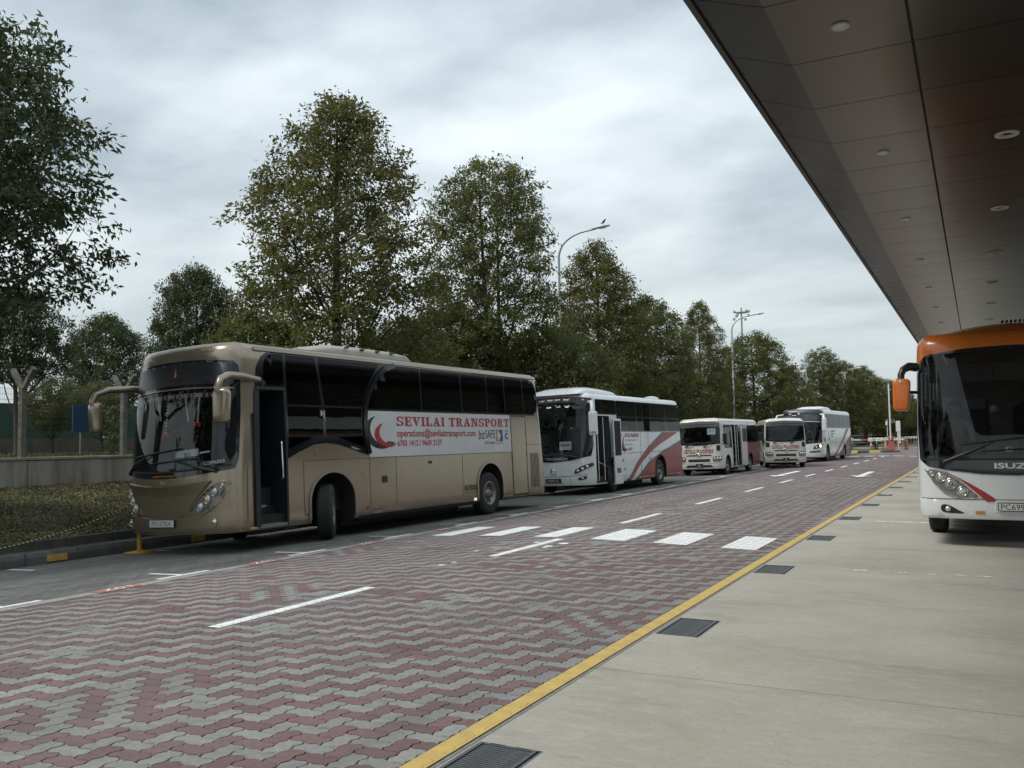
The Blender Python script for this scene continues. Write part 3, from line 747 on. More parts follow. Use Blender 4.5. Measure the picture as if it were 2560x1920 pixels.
for k in range(-1, 12):
    yy = 7.43 + 3.66 * k
    d_ = MB().lathe([(0, -.012), (.068, -.012), (.072, -.006), (.072, .02)], n=20).build('ceiling_spot', M_lensring, None, (-.845, yy, ZC - .003))
    tag(d_, 'small round ceiling spot in the outer soffit strip, %s from the top edge' % ORD[abs(k)] if k > 0 else 'small round ceiling spot above the camera, outside the picture' if k < 0 else 'small round ceiling spot nearest the top edge of the picture', 'ceiling light', 'small ceiling spots')
    r_ = empty('downlight', (.425, yy + .02, ZC), 0, 'large round recessed downlight in the inner soffit strip, %s from the top' % ORD[k - 1] if k > 1 else 'large recessed downlight above the camera, %s outside the picture' % ORD[k + 1] if k < 1 else 'large round recessed downlight nearest the right picture edge', 'ceiling light', 'recessed downlights')
    MB().lathe([(.075, -.004), (.085, -.014), (.118, -.014), (.125, 0), (.125, .02)], n=24).build('ring', M_lensring, r_)
    MB().lathe([(0, .012), (.05, .01), (.08, -.002)], n=20).build('lens', M_lens, r_)
    MB().lathe([(.045, .004), (.06, -.006), (.06, .01)], n=20).build('baffle', M_lensring, r_)
# ================================================================ TREES
M_bark = mat('bark', (0.055, 0.045, 0.034), .95, var=.35, scale=9, bump=.6, bscale=40)
M_barkpale = mat('bark_pale', (0.10, 0.085, 0.065), .95, var=.3, scale=9, bump=.5, bscale=40)
M_leafA = leaf_mat('leaf_olive', (0.085, 0.092, 0.020), (0.185, 0.175, 0.055), .5, .42, .30)
M_leafB = leaf_mat('leaf_green', (0.074, 0.090, 0.022), (0.170, 0.175, 0.058), .5, .42, .30)
M_leafD = leaf_mat('leaf_dark', (0.042, 0.062, 0.022), (0.10, 0.122, 0.050), .35, .36, .30)

def make_tree(seed, H, base, rad, n_limb, leaf_len, m_leaf, form='cone', leaves=30000, trunk_r=.16, forks=1, up=(38, 62), clumps=900, clump_r=.30, airy=.0, droop=.25):
    """trunk, limbs and twigs (one mesh) and a crown of single leaves in twig-end clumps (one mesh); origin at the trunk foot"""
    rg = np.random.default_rng(seed)
    PR = {'cone': ([0, .08, .25, .42, .6, .78, .92, 1.0], [.72, .95, 1.0, .97, .84, .58, .34, .09]),
          'oval': ([0, .1, .3, .5, .7, .85, .95, 1.0], [.50, .80, .98, 1.0, .93, .74, .50, .18]),
          'round': ([0, .1, .3, .5, .7, .85, .95, 1.0], [.55, .85, 1.0, 1.0, .88, .66, .40, .12])}[form]
    lob = rg.uniform(0, 6.28, 6)
    def env(t, az):
        r_ = np.interp(t, *PR) * rad
        return r_ * (1 + .13 * np.sin(3 * az + lob[0] + 5 * t) + .09 * np.sin(5 * az + lob[1] - 9 * t) + .08 * np.sin(2 * az + lob[2] + 14 * t))
    mb = MB(); axes = []
    for fk in range(forks):
        off = np.array([.22 * (fk - .5), -.18 * (fk - .5), 0]) * (forks > 1); lean = rg.uniform(-.02, .02, 2) + (np.array([.02, -.035]) * (fk - .5) * 2 if forks > 1 else 0)
        Hk = H * (1 - .06 * fk); tp = []; tr = []
        for i in range(15):
            t = i / 14; z = Hk * .98 * t
            tp.append((off[0] + lean[0] * z + .07 * math.sin(3 * t + seed), off[1] + lean[1] * z + .07 * math.cos(2.3 * t + seed), z)); tr.append(trunk_r * (1 - fk * .2) * ((1 - t) ** .85 + .05) + (.06 if i == 0 else 0))
        mb.tube(tp, tr, 9); axes.append(np.array(tp))
    limbs = []
    for l in range(n_limb):
        tp = axes[l % forks]; t = ((l + .5) / n_limb) ** .95 * .93; h = base + (H - base) * t; az = l * 2.39996 + rg.uniform(-.3, .3) + seed; r_ = env(t, az) * rg.uniform(.80, .97)
        el = R(rg.uniform(*up)) * (.85 + .4 * t); rise = r_ * math.tan(min(el, 1.2)) * .75; z0 = max(base * .55, h - rise)
        p0 = np.array([np.interp(z0, tp[:, 2], tp[:, 0]), np.interp(z0, tp[:, 2], tp[:, 1]), z0]); p1 = np.array([math.cos(az) * r_, math.sin(az) * r_, h]); n = 7
        bow = np.array([0, 0, -.10 * r_]) + rg.normal(0, .06 * r_, 3)
        P = np.array([p0 + (p1 - p0) * u + bow * 4 * u * (1 - u) + rg.normal(0, .03, 3) * (0 < u < 1) for u in np.linspace(0, 1, n)])
        r0 = max(.012, trunk_r * .40 * (1 - t) ** .7); mb.tube(P, [r0 * (1 - .85 * i / (n - 1)) + .004 for i in range(n)], 5); limbs.append(P)
    LP = np.concatenate([np.array([P[i] + (P[i + 1] - P[i]) * u for i in range(1, len(P) - 1) for u in (0, .33, .66)] + [P[-1]]) for P in limbs])
    # clump centres fill the envelope, thicker towards its surface
    C = []
    while len(C) < clumps:
        t = rg.uniform(0, 1); 
        if rg.uniform() > np.interp(t, *PR) * .9 + .15: continue
        az = rg.uniform(0, 6.283); rr = env(t, az) * (1 - clump_r * .35 / rad) * rg.uniform(.05, 1) ** (.45 if airy == 0 else .38)
        tp = axes[len(C) % forks]; zc = base + (H - base) * t
        C.append((np.interp(zc, tp[:, 2], tp[:, 0]) * .6 + rr * math.cos(az), np.interp(zc, tp[:, 2], tp[:, 1]) * .6 + rr * math.sin(az), zc))
    C = np.array(C)
    if airy:
        f = np.sin(C[:, 0] * 1.9 + lob[3]) * np.sin(C[:, 1] * 2.0 + lob[4]) + np.sin(C[:, 2] * 1.6 + lob[5]) * .7; C = C[f < 1.25 - airy]
    near_ = np.array([LP[np.argmin(((LP - c) ** 2).sum(1) + .25 * np.maximum(0, LP[:, 2] - c[2]) ** 2)] for c in C])
    for k in range(0, len(C), 2):
        m_ = (C[k] + near_[k]) / 2 + np.array([0, 0, -.04]); mb.tube([near_[k], m_, C[k]], [.012, .008, .003], 3, cap=False)
    out = unit(C - near_ + 1e-4) + unit(C * np.array([1, 1, 0]) + 1e-4) * .5
    n = leaves; wi = rg.integers(0, len(C), n); D0 = unit(out)[wi]
    along = rg.uniform(-1, 1, n)[:, None]; Q0 = C[wi] + D0 * along * clump_r * .9 + rg.normal(0, clump_r * .36, (n, 3)) * np.array([1, 1, .8])
    D = unit(D0 * .5 + rg.normal(0, .7, (n, 3)) - np.array([0, 0, droop])); U = unit(np.cross(D, unit(rg.normal(size=(n, 3))))); U *= np.sign(U[:, 2:3] + 1e-6)
    ln = leaf_len * rg.uniform(.6, 1.3, n); V, Q = leaf_quads(Q0, D, U, ln, ln * rg.uniform(.34, .5, n))
    return mb.mesh('trunk', M_bark if m_leaf is not M_leafD else M_barkpale), quads_mesh('crown', V, Q, m_leaf)
KIND = {
 'A': make_tree(3, 11.0, 2.2, 2.9, 42, .13, M_leafA, 'cone', 52000, .17, clumps=1350, clump_r=.28),
 'B': make_tree(8, 11.6, 2.4, 2.5, 42, .13, M_leafB, 'oval', 50000, .15, forks=2, clumps=1250, clump_r=.28, airy=.1),
 'C': make_tree(15, 10.0, 1.8, 2.6, 38, .13, M_leafA, 'cone', 54000, .15, clumps=1300, clump_r=.29),
 'D': make_tree(22, 6.5, 1.7, 2.5, 30, .13, M_leafD, 'round', 40000, .14, up=(15, 55), clumps=800, clump_r=.30),
 'E': make_tree(31, 10.2, 3.6, 3.7, 44, .145, M_leafD, 'round', 64000, .2, up=(10, 50), clumps=1300, clump_r=.33, droop=.4),
 'G': make_tree(52, 6.2, 3.0, 2.3, 22, .13, M_leafD, 'round', 26000, .13, up=(20, 60), clumps=520, clump_r=.30),
 'H': make_tree(60, 4.6, 1.7, 2.0, 24, .12, M_leafB, 'round', 22000, .08, up=(20, 60), clumps=520, clump_r=.28),
 'F': make_tree(41, 9.0, 1.0, 3.1, 34, .17, M_leafB, 'oval', 40000, .16, clumps=850, clump_r=.36),
}
HK = {}
for _k, (_t, _c) in KIND.items():
    _z = np.empty(len(_c.vertices) * 3, np.float32); _c.vertices.foreach_get('co', _z); HK[_k] = float(np.percentile(_z[2::3], 99.7))
def tree(kind, x, y, z, s, rz, label, group=None, sx=1.0, name='tree'):
    r_ = empty(name, (x, y, z), rz, label, 'tree', group); r_.scale = (s * sx, s * sx, s)
    obj('trunk', KIND[kind][0], r_); obj('crown', KIND[kind][1], r_)
    return r_
XT = -16.3
def tp_(px, ptop, x=XT, z0=.62):
    """foot and height of a verge tree from its trunk pixel and its top pixel"""
    a = onx(px, ptop, x); return a[1], a[2] - z0
ROW = [('A', 850, 245, 1.0, 1.1, 'tall olive green cone-shaped tree rising behind the gold coach'),
       ('B', 1225, 400, 0.7, 1.0, 'tall twin-stemmed tree behind the rear of the gold coach'),
       ('C', 1487, 605, 2.0, 1.05, 'pointed tree right of the first street lamp, behind the white coach'),
       ('F', 1610, 745, 4.0, .95, 'rounded lower tree behind the rear of the white coach'),
       ('A', 1752, 752, 5.2, .80, 'slim tree with a pale open top behind the parked minibus'),
       ('F', 1878, 832, 1.4, 1.12, 'broad dark tree behind the second street lamp'),
       ('C', 1972, 915, .4, 1.25, 'bushy tree behind the turning minibus'),
       ('B', 2048, 868, 3.3, 1.0, 'tall tree behind the far coach, beside the third street lamp'),
       ('F', 2105, 905, 2.2, 1.05, 'round tree just right of the third street lamp'),
       ('C', 2160, 915, 5.0, 1.25, 'far bushy tree left of the boom gate'),
       ('F', 2205, 945, 4.4, 1.15, 'far round tree just left of the white gate pole'),
       ('A', 2243, 962, 1.0, 1.2, 'distant tree behind the white gate pole'),
       ('F', 2272, 985, 3.0, 1.2, 'distant tree left of the orange mirror'),
       ('C', 2298, 1002, 2.0, 1.3, 'farthest visible tree beside the orange coach')]
for kd, px, pt, rz, sx, lb in ROW:
    yy, h = tp_(px, pt); h = min(h, 16)
    tree(kd, XT + random.uniform(-.15, .15), yy, zslope(XT, yy) - .08, h / HK[kd], rz, lb, 'trees along the verge', sx=sx)
# understorey: low leafy young trees between the tall ones
for k, (px, pt, x, lb) in enumerate([(640, 790, -17.2, 'low olive tree just left of the tall cone-shaped tree'), (1010, 800, -17.3, 'low olive tree in the gap between the two tallest trees'), (1130, 760, -17.2, 'low leafy tree at the foot of the twin-stemmed tree'), (1372, 800, -15.0, 'low leafy tree at the foot of the first street lamp'), (1560, 880, -17.2, 'low dense tree above the rear of the white coach'), (1690, 900, -17.2, 'low dense tree above the parked minibus'), (1800, 930, -17.2, 'low dense tree left of the second lamp post')]):
    a = onx(px, pt, x); tree('F' if x < -16 else 'H', x, a[1], zslope(x, a[1]) - .05, (a[2] - .7) / HK['F' if x < -16 else 'H'], k * 1.3, lb, 'low trees between the tall ones', sx=1.15)
# near tree at the left picture edge and its row-mates behind the camera
tree('E', -16.0, 7.75, zslope(-16, 7.75) - .06, .93, .6, 'big dark leafy tree cut off by the left picture edge', 'trees along the verge')
for k, yy in enumerate((-2.5, -13.0, -24.0)):
    tree('A' if k % 2 else 'E', -16.2, yy, .5, 1.0, k * 2.0, 'verge tree outside the picture, %s one behind the camera' % ORD[k], 'trees along the verge')
# trees beyond the fence
for kd, px, pt, x, rz, sx, lb in (('G', 48, 722, -21.5, .3, .78, 'small spreading tree with a forked trunk behind the left fence posts'), ('D', 268, 790, -31.8, 2.0, .86, 'round dark tree beyond the green hoarding, left of the gold coach'),
                                  ('H', 135, 945, -26.5, 1.0, .9, 'olive bushy tree in front of the green hoarding'), ('H', 255, 955, -27.0, 3.0, .9, 'olive bushy tree behind the left mirror of the gold coach'), ('D', 492, 672, -22.0, 4.2, .68, 'dense dark green tree directly behind the roof of the gold coach')):
    a = onx(px, pt, x); tree(kd, x, a[1], 1.34, (a[2] - 1.34) / HK[kd], rz, lb, 'trees beyond the fence', sx=sx)
# far wood closing the view
fw = np.random.default_rng(5); C = []
for k in range(46):
    c = np.array([fw.uniform(-70, -17), fw.uniform(215, 330), 0]); r_ = fw.uniform(3.5, 6); hh = fw.uniform(7, 13)
    p = unit(fw.normal(size=(650, 3))) * fw.uniform(.55, 1, (650, 1)); p[:, 2] = p[:, 2] * .5 + .5; C.append(c + p * np.array([r_, r_, hh]))
C = np.concatenate(C); n = len(C); D = unit(fw.normal(size=(n, 3))); U = unit(np.cross(D, unit(fw.normal(size=(n, 3))))); ln = fw.uniform(.5, 1.0, n)
V, Q = leaf_quads(C, D, U, ln, ln * .6)
tag(obj('far_wood', quads_mesh('far_wood', V, Q, M_leafB)), 'far mass of trees closing the end of the road', 'wood', kind='stuff')
# small shrub behind the fence
M_shrub = leaf_mat('leaf_shrub', (.07, .10, .025), (.15, .17, .06), .3, .45, .3)
a = onx(283, 1140, -21.0); sh = empty('shrub', (-21.0, a[1], 1.35), 0, 'slender young shrub behind the fence left of the gold coach', 'shrub')
mb = MB(); mb.tube([(0, 0, 0), (.03, .02, .7), (0, .05, 1.35)], [.018, .013, .005], 6); st = mb.build('stem', M_bark, sh)
n = 420; C = np.stack([NR.normal(0, .14, n), NR.normal(0, .14, n), NR.uniform(.15, 1.45, n)], 1); D = unit(NR.normal(size=(n, 3)) + np.array([0, 0, .3])); U = unit(np.cross(D, unit(NR.normal(size=(n, 3))))); ln = NR.uniform(.07, .14, n)
V, Q = leaf_quads(C, D, U, ln, ln * .5); obj('foliage', quads_mesh('foliage', V, Q, M_shrub), sh)

# ================================================================ FENCE, HOARDING, LAMPS
M_post = mat('fence_post', (.19, .18, .155), .9, var=.25, scale=6, bump=.35, bscale=60, dirt=(.07, .065, .05), dscale=2.5, damount=.7, objvar=.12)
M_wire = mat('galvanised_wire', (.10, .11, .105), .5, metal=.5, var=.2)
FX = XW - .16; SP = 2.55; FY0 = onx(54, 1152, FX)[1] - 4 * SP; NPST = 44
fen = empty('wire_fence', (FX, FY0, 0), 0, 'wire mesh security fence with Y-topped posts on the retaining wall', 'fence')
ZF0, ZF1 = ZW1 + .06, 2.97
pm_ = MB(); pm_.box((0, 0, (ZF0 + ZF1) / 2 - .05), (.12, .12, ZF1 - ZF0 + .1)); post_me = pm_.mesh('post', M_post)
arms = []
for s in (-1, 1):
    q = MB(); q.box((s * .19, 0, ZF1 + .19), (.085, .10, .56), M=Matrix.Rotation(s * R(38), 3, 'Y')); arms.append(q.mesh('arm', M_post))
wm = MB()
for i in range(50):
    wm.add([(.065, .06 + i * .0486, ZF0 + .02), (.070, .064 + i * .0486, ZF0 + .02), (.065, .064 + i * .0486, ZF1), (.070, .06 + i * .0486, ZF1)], [(0, 1, 2), (0, 3, 1), (0, 2, 3), (1, 3, 2)])
V = []; F = []
for i in range(50):
    x0, yv = .067, .06 + i * .0486; o_ = len(V)
    V += [(x0, yv - .0022, ZF0 + .02), (x0, yv + .0022, ZF0 + .02), (x0, yv + .0022, ZF1), (x0, yv - .0022, ZF1), (x0 - .004, yv, ZF0 + .02), (x0 - .004, yv, ZF1)]
    F += [(o_, o_ + 1, o_ + 2, o_ + 3), (o_ + 1, o_ + 4, o_ + 5, o_ + 2), (o_ + 4, o_, o_ + 3, o_ + 5)]
for zz_ in list(np.linspace(ZF0 + .05, ZF1 - .03, 13)):
    o_ = len(V); V += [(.071, .06, zz_ - .003), (.071, SP - .06, zz_ - .003), (.071, SP - .06, zz_ + .003), (.071, .06, zz_ + .003)]; F.append((o_, o_ + 1, o_ + 2, o_ + 3))
wire_me = mesh('wire_mesh', V, F, M_wire)
bw = MB()
for sx_, zz_ in ((-.40, 3.41), (-.25, 3.22), (-.12, 3.06), (.12, 3.06), (.25, 3.22), (.40, 3.41)):
    pts = [(sx_, 0, zz_), (sx_, SP / 2, zz_ - .02), (sx_, SP, zz_)]; bw.tube(pts, .0035, 4, cap=False)
    for q in range(17): bw.box((sx_, (q + .5) * SP / 17, zz_ - .012), (.03, .006, .03), M=Matrix.Rotation(q * 1.1, 3, 'Y'))
barb_me = bw.mesh('barbed_wire', M_wire)
for k in range(NPST):
    p_ = obj('post', post_me, fen, (0, k * SP, 0)); obj('arm', arms[0], p_); obj('arm', arms[1], p_)
    if k < NPST - 1:
        tag(obj('wire_mesh', wire_me, fen, (0, k * SP, 0)), kind='stuff'); tag(obj('barbed_wire', barb_me, fen, (0, k * SP, 0)), kind='stuff')
# green hoarding with its low brown wall, blue sign in front
M_green = mat('hoarding_green', (.022, .060, .048), .6, var=.12, scale=1.5, objvar=.08); M_brown = mat('brown_wall', (.085, .07, .055), .9, var=.3, scale=2, dirt=(.16, .14, .11), dscale=1.4, damount=.6, stretch=(1, 2, .4))
XH = -30.0; ho = empty('hoarding', (XH, 20, 1.36), 0, 'long dark green sheet hoarding on a low brown wall beyond the fence', 'hoarding')
for k in range(40):
    MB().bbox((0, -24 + k * 2.4, 1.22), (.05, 2.385, 1.31), .01).build('sheet', M_green, ho)
    MB().bbox((.02, -24 + k * 2.4, .3), (.16, 2.385, .62), .01).build('base_wall', M_brown, ho)
M_blue = mat('sign_blue', (.012, .055, .16), .5, var=.08)
a0 = onx(188, 1012, -24.5); a1 = onx(222, 1080, -24.5)
bs_ = empty('blue_sign', (-24.5, (a0[1] + a1[1]) / 2, 1.36), 0, 'plain dark blue board on a post behind the left fence', 'sign')
MB().bbox((0, 0, (a0[2] + a1[2]) / 2 - 1.36), (.04, (a1[1] - a0[1]) * 1.35, a0[2] - a1[2]), .008).build('board', M_blue, bs_)
MB().box((-.04, 0, .5), (.05, .06, 1.1)).build('post', M_post, bs_)
# pale panel wall behind the far trees
M_panel = mat('pale_panel', (.23, .215, .185), .8, var=.15, scale=.8, objvar=.1)
pw = empty('panel_wall', (-19.6, 150, 0), 0, 'pale grey panel wall behind the far tree trunks by the gate', 'wall')
for k in range(38): MB().bbox((0, -45 + k * 2.5, 1.6), (.1, 2.47, 3.4), .01).build('panel', M_panel, pw)

M_lamp = mat('lamp_steel', (.34, .35, .35), .45, metal=.4, var=.12, scale=3, stretch=(1, 1, .3)); M_lamphead = mat('lamp_head', (.55, .57, .57), .4, var=.06); M_lamplens = mat('lamp_lens', (.5, .5, .46), .2, var=.05)
def street_lamp(px, py, label):
    a = onx(px, py, -15.9); zb = zslope(-15.9, a[1]) - .05
    r_ = empty('street_lamp', (-15.9, a[1], zb), 0, label, 'street lamp', 'street lamps along the verge')
    H_ = 9.2
    mb = MB().tube([(0, 0, 0), (0, 0, .6), (0, 0, .62), (0, 0, H_)], [.10, .10, .075, .055], 12); mb.build('pole', M_lamp, r_)
    MB().box((.08, 0, .55), (.05, .10, .45)).build('access_door', M_lamp, r_)
    pts = [(0, 0, H_ - .02)] + [(1.45 * (1 - math.cos(t)) + .02, 0, H_ + .95 * math.sin(t)) for t in np.linspace(.15, 1.45, 8)]; pts.append((1.75, 0, H_ + .99))
    MB().tube(pts, [.05] * 3 + [.04] * (len(pts) - 3), 8).build('arm', M_lamp, r_)
    hd = MB(); 
    for (x, w, zb_, zt) in (): pass
    secs = [(1.55, .03, .04), (1.68, .07, .07), (1.95, .13, .10), (2.2, .13, .09), (2.36, .09, .06), (2.42, .02, .02)]
    V = []; F = []
    for x, w, h in secs:
        for q in range(12):
            t = 2 * math.pi * q / 12; V.append((x, w * math.cos(t), H_ + 1.0 + .07 * (x - 1.6) + (h if math.sin(t) > 0 else h * .45) * math.sin(t)))
    for i in range(len(secs) - 1):
        for q in range(12): F.append((i * 12 + q, i * 12 + (q + 1) % 12, (i + 1) * 12 + (q + 1) % 12, (i + 1) * 12 + q))
    F += [tuple(range(11, -1, -1)), tuple(range(60, 72))]
    h_ = obj('lamp_head', mesh('lamp_head', V, F, M_lamphead, True), r_)
    MB().ball((2.05, 0, H_ + .995), (.2, .09, .035), 12, 6).build('lens', M_lamplens, h_)
    return r_
L1 = street_lamp(1403, 960, 'street lamp with a bird on it rising between the tall trees')
street_lamp(1836, 1040, 'street lamp rising behind the parked minibus'); street_lamp(2018, 1000, 'third street lamp, half hidden in the far trees'); street_lamp(2112, 1020, 'fourth street lamp, farthest along the verge')
# bird on the first lamp
bd = empty('bird', (L1.location.x + 2.12, L1.location.y, L1.location.z + 10.33), 0, 'small dark bird perched on the first street lamp head', 'bird')
mb = MB(); mb.tube([(-.13, 0, .04), (-.06, 0, .07), (0, 0, .11), (.05, 0, .16), (.075, 0, .20), (.10, 0, .215), (.125, 0, .21)], [.006, .03, .048, .042, .028, .026, .004], 8); mb.tube([(0, .015, .1), (.01, .018, 0)], .005, 4); mb.tube([(0, -.015, .1), (.01, -.018, 0)], .005, 4)
mb.build('body', mat('bird_feather', (.02, .02, .022), .7), bd)
# floodlight mast far behind
a = ray(1853, 770); t_ = 230 / a[1]; fx, fy, fz = CAM + a * t_
fm = empty('floodlight_mast', (fx, fy, 1.36), 0, 'tall floodlight mast with a ring of lamps far behind the trees', 'floodlight mast')
Hm = fz - 1.36; MB().tube([(0, 0, 0), (0, 0, Hm)], [.4, .2], 10).build('mast', M_lamp, fm)
MB().tube([(1.5 * math.cos(t), 1.5 * math.sin(t), Hm - 1.2) for t in np.linspace(0, 2 * math.pi, 17)], .12, 6).build('ring', M_lamp, fm)
for k in range(10):
    t = k * .628; MB().bbox((1.9 * math.cos(t), 1.9 * math.sin(t), Hm - 1.0 - (k % 3) * .9), (.55, .55, .6), .06).build('floodlight', M_lamp, fm); MB().tube([(0, 0, Hm - 1.2), (1.9 * math.cos(t), 1.9 * math.sin(t), Hm - 1.2)], .05, 5).build('bracket', M_lamp, fm)
# ================================================================ VEHICLE SHELLS
def pip(P, poly):
    """points-in-polygon, numpy"""
    x, y = P[:, 0], P[:, 1]; n = len(poly); c = np.zeros(len(P), bool)
    px = np.array([q[0] for q in poly]); py = np.array([q[1] for q in poly]); jx, jy = np.roll(px, 1), np.roll(py, 1)
    for i in range(n):
        cond = (py[i] > y) != (jy[i] > y)
        if jy[i] != py[i]: c ^= cond & (x < (jx[i] - px[i]) * (y - py[i]) / (jy[i] - py[i]) + px[i])
    return c
def resample(poly, step):
    out = []
    for i in range(len(poly)):
        a, b = poly[i], poly[(i + 1) % len(poly)]; d = math.hypot(b[0] - a[0], b[1] - a[1])
        if d < 1e-6: continue
        k = max(1, int(math.ceil(d / step)))
        for j in range(k): out.append((a[0] + (b[0] - a[0]) * j / k, a[1] + (b[1] - a[1]) * j / k))
    return out
def rrect(x0, x1, y0, y1, r, n=5):
    if not isinstance(r, (tuple, list)): r = (r, r, r, r)
    out = []
    for (cx, cy, a0, q) in ((x1, y0, -90, r[1]), (x1, y1, 0, r[2]), (x0, y1, 90, r[3]), (x0, y0, 180, r[0])):
        sx = -1 if cx == x1 else 1; sy = -1 if cy == y1 else 1
        for i in range(n + 1):
            t = R(a0 + 90 * i / n); out.append((cx + sx * q + q * math.cos(t), cy + sy * q + q * math.sin(t)))
    return out
def arc(cx, cy, rx, ry, a0, a1, n=14): return [(cx + rx * math.cos(R(a0 + (a1 - a0) * i / n)), cy + ry * math.sin(R(a0 + (a1 - a0) * i / n))) for i in range(n + 1)]
def smoothpoly(pts, n=4, closed=True):
    """Catmull-Rom through the points"""
    out = []; m = len(pts)
    for i in range(m if closed else m - 1):
        p0, p1, p2, p3 = (pts[(i - 1) % m] if closed or i > 0 else pts[i], pts[i], pts[(i + 1) % m], pts[(i + 2) % m] if closed or i + 2 < m else pts[(i + 1) % m])
        for k in range(n):
            t = k / n; out.append(tuple(.5 * (2 * p1[d] + (p2[d] - p0[d]) * t + (2 * p0[d] - 5 * p1[d] + 4 * p2[d] - p3[d]) * t * t + (3 * p1[d] - p0[d] - 3 * p2[d] + p3[d]) * t ** 3) for d in (0, 1)))
    if not closed: out.append(tuple(pts[-1]))
    return out

class Shell:
    """bus body: plan contour (rounded nose, straight flanks, rounded tail) swept up a side profile"""
    def __init__(s, L, W, zb, zs, zt, rs, D, p, Dr=.25, pr=2.6, rake=0.09, rz0=1.2, tum=0.03, rrake=0.0, crown=.07):
        hw = W / 2; s.L, s.W, s.zb, s.zs, s.zt, s.rs, s.D, s.crown = L, W, zb, zs, zt, rs, D, crown
        s.rake, s.rz0, s.tum, s.rrake = rake, rz0, tum, rrake
        pts = []
        for t in np.linspace(0, math.pi / 2, 60): pts.append((hw * math.sin(t) ** (2 / p), D * (1 - max(0, math.cos(t)) ** (2 / p))))
        for y in np.linspace(D, L - Dr, 40)[1:]: pts.append((hw, y))
        for t in np.linspace(0, math.pi / 2, 40)[1:]: pts.append((hw * max(0, math.cos(t)) ** (2 / pr), L - Dr + Dr * math.sin(t) ** (2 / pr)))
        s.c = np.array(pts); d = np.diff(s.c, axis=0); seg = np.hypot(d[:, 0], d[:, 1]); s.u = np.concatenate([[0], np.cumsum(seg)]); s.U = s.u[-1]
        tg = np.gradient(s.c, s.u, axis=0); tg /= np.hypot(tg[:, 0], tg[:, 1])[:, None]; s.n = np.stack([tg[:, 1], -tg[:, 0]], 1)
        s.nf = 60; s.q = math.pi / 2 * math.sqrt((rs ** 2 + (zt - zs) ** 2) / 2); s.V = zs + s.q
        s.part = None
    def ux(s, x):
        a = float(np.interp(abs(x), s.c[:s.nf, 0], s.u[:s.nf])); return math.copysign(a, x)
    def uy(s, y): return float(np.interp(y, s.c[:, 1], s.u))
    def Sd(s, pts, side=1): return [(side * s.uy(y), z) for y, z in pts]
    def Fr(s, pts): return [(s.ux(x), z) for x, z in pts]
    def P(s, u, v, off=0.0):
        a = abs(u); sg = 1 if u >= 0 else -1
        x = np.interp(a, s.u, s.c[:, 0]); y = np.interp(a, s.u, s.c[:, 1]); nx = np.interp(a, s.u, s.n[:, 0]); ny = np.interp(a, s.u, s.n[:, 1])
        if v <= s.zs:
            k = max(0.0, (v - 1.4) / max(.1, s.zs - 1.4)); ins = s.tum * k ** 1.6; z = v; c, sn = 1.0, 0.0
            if v < s.zb + .12: ins += .03 * ((s.zb + .12 - v) / .12) ** 2
        else:
            f = (v - s.zs) / s.q * math.pi / 2; ins = s.tum + s.rs * (1 - math.cos(f)); z = s.zs + (s.zt - s.zs) * math.sin(f); c, sn = math.cos(f), math.sin(f)
        x -= nx * ins; y -= ny * ins
        w = max(0.0, 1 - y / 1.7) ** 1.3; zz = max(0.0, z - s.rz0); y += (s.rake * zz + .05 * s.rake * zz * zz) * w
        wr = max(0.0, 1 - (s.L - y) / .8); y -= s.rrake * max(0, z - 1.0) * wr
        return (sg * (x + nx * c * off), y + ny * c * off, z + sn * off)
    def tri(s, poly, holes=(), du=.14, dv=.22, step=.12):
        loops = [resample(poly, step)] + [resample(h, step) for h in holes]
        vs = []; ed = []
        for lp in loops:
            o = len(vs); vs += lp; ed += [(o + i, o + (i + 1) % len(lp)) for i in range(len(lp))]
        us = [p[0] for p in poly]; zs_ = [p[1] for p in poly]
        g = np.array([(a, b) for a in np.arange(min(us) + du / 2, max(us), du) for b in np.arange(min(zs_) + dv / 2, max(zs_), dv)] or [(0, 0)])
        keep = pip(g, poly)
        for h in holes: keep &= ~pip(g, h)
        # keep grid points off the outlines
        lo = np.array(vs)
        if keep.any():
            gk = g[keep]; dmin = np.min(np.hypot(gk[:, None, 0] - lo[None, :, 0], gk[:, None, 1] - lo[None, :, 1]), axis=1); gk = gk[dmin > .04]
            vs = vs + [tuple(q) for q in gk]
        V, E, Fc, *_ = mgeo.delaunay_2d_cdt([Vector(v) for v in vs], ed, [], 0, 1e-6)
        V = [tuple(v) for v in V]; A = np.array(V); cen = np.array([A[list(f)].mean(axis=0) for f in Fc]); k = pip(cen, poly)
        for h in holes: k &= ~pip(cen, h)
        return V, [tuple(f) for f, q in zip(Fc, k) if q], loops
    def panel(s, name, poly, m, parent, holes=(), off=0.0, thick=0.0, du=.14, dv=.22, step=.12, fn=None):
        V, F, loops = s.tri(poly, holes, du, dv, step); fn = fn or s.P
        W_ = [fn(u, v, off) for u, v in V]
        if F:   # faces look outward
            sgn = 0
            for f in F[:6]:
                (a, b), (c, d), (e_, g) = V[f[0]], V[f[1]], V[f[2]]; sgn += (c - a) * (g - b) - (d - b) * (e_ - a)
            if sgn < 0: F = [f[::-1] for f in F]
        nF = len(F); sm = [True] * nF
        if thick:
            for lp in loops:
                o = len(W_); n = len(lp); W_ += [fn(u, v, off) for u, v in lp] + [fn(u, v, off - thick) for u, v in lp]
                F += [(o + i, o + n + i, o + n + (i + 1) % n, o + (i + 1) % n) for i in range(n)]; sm += [False] * n
        me = mesh(name, W_, F, m); me.polygons.foreach_set('use_smooth', sm)
        return obj(name, me, parent)
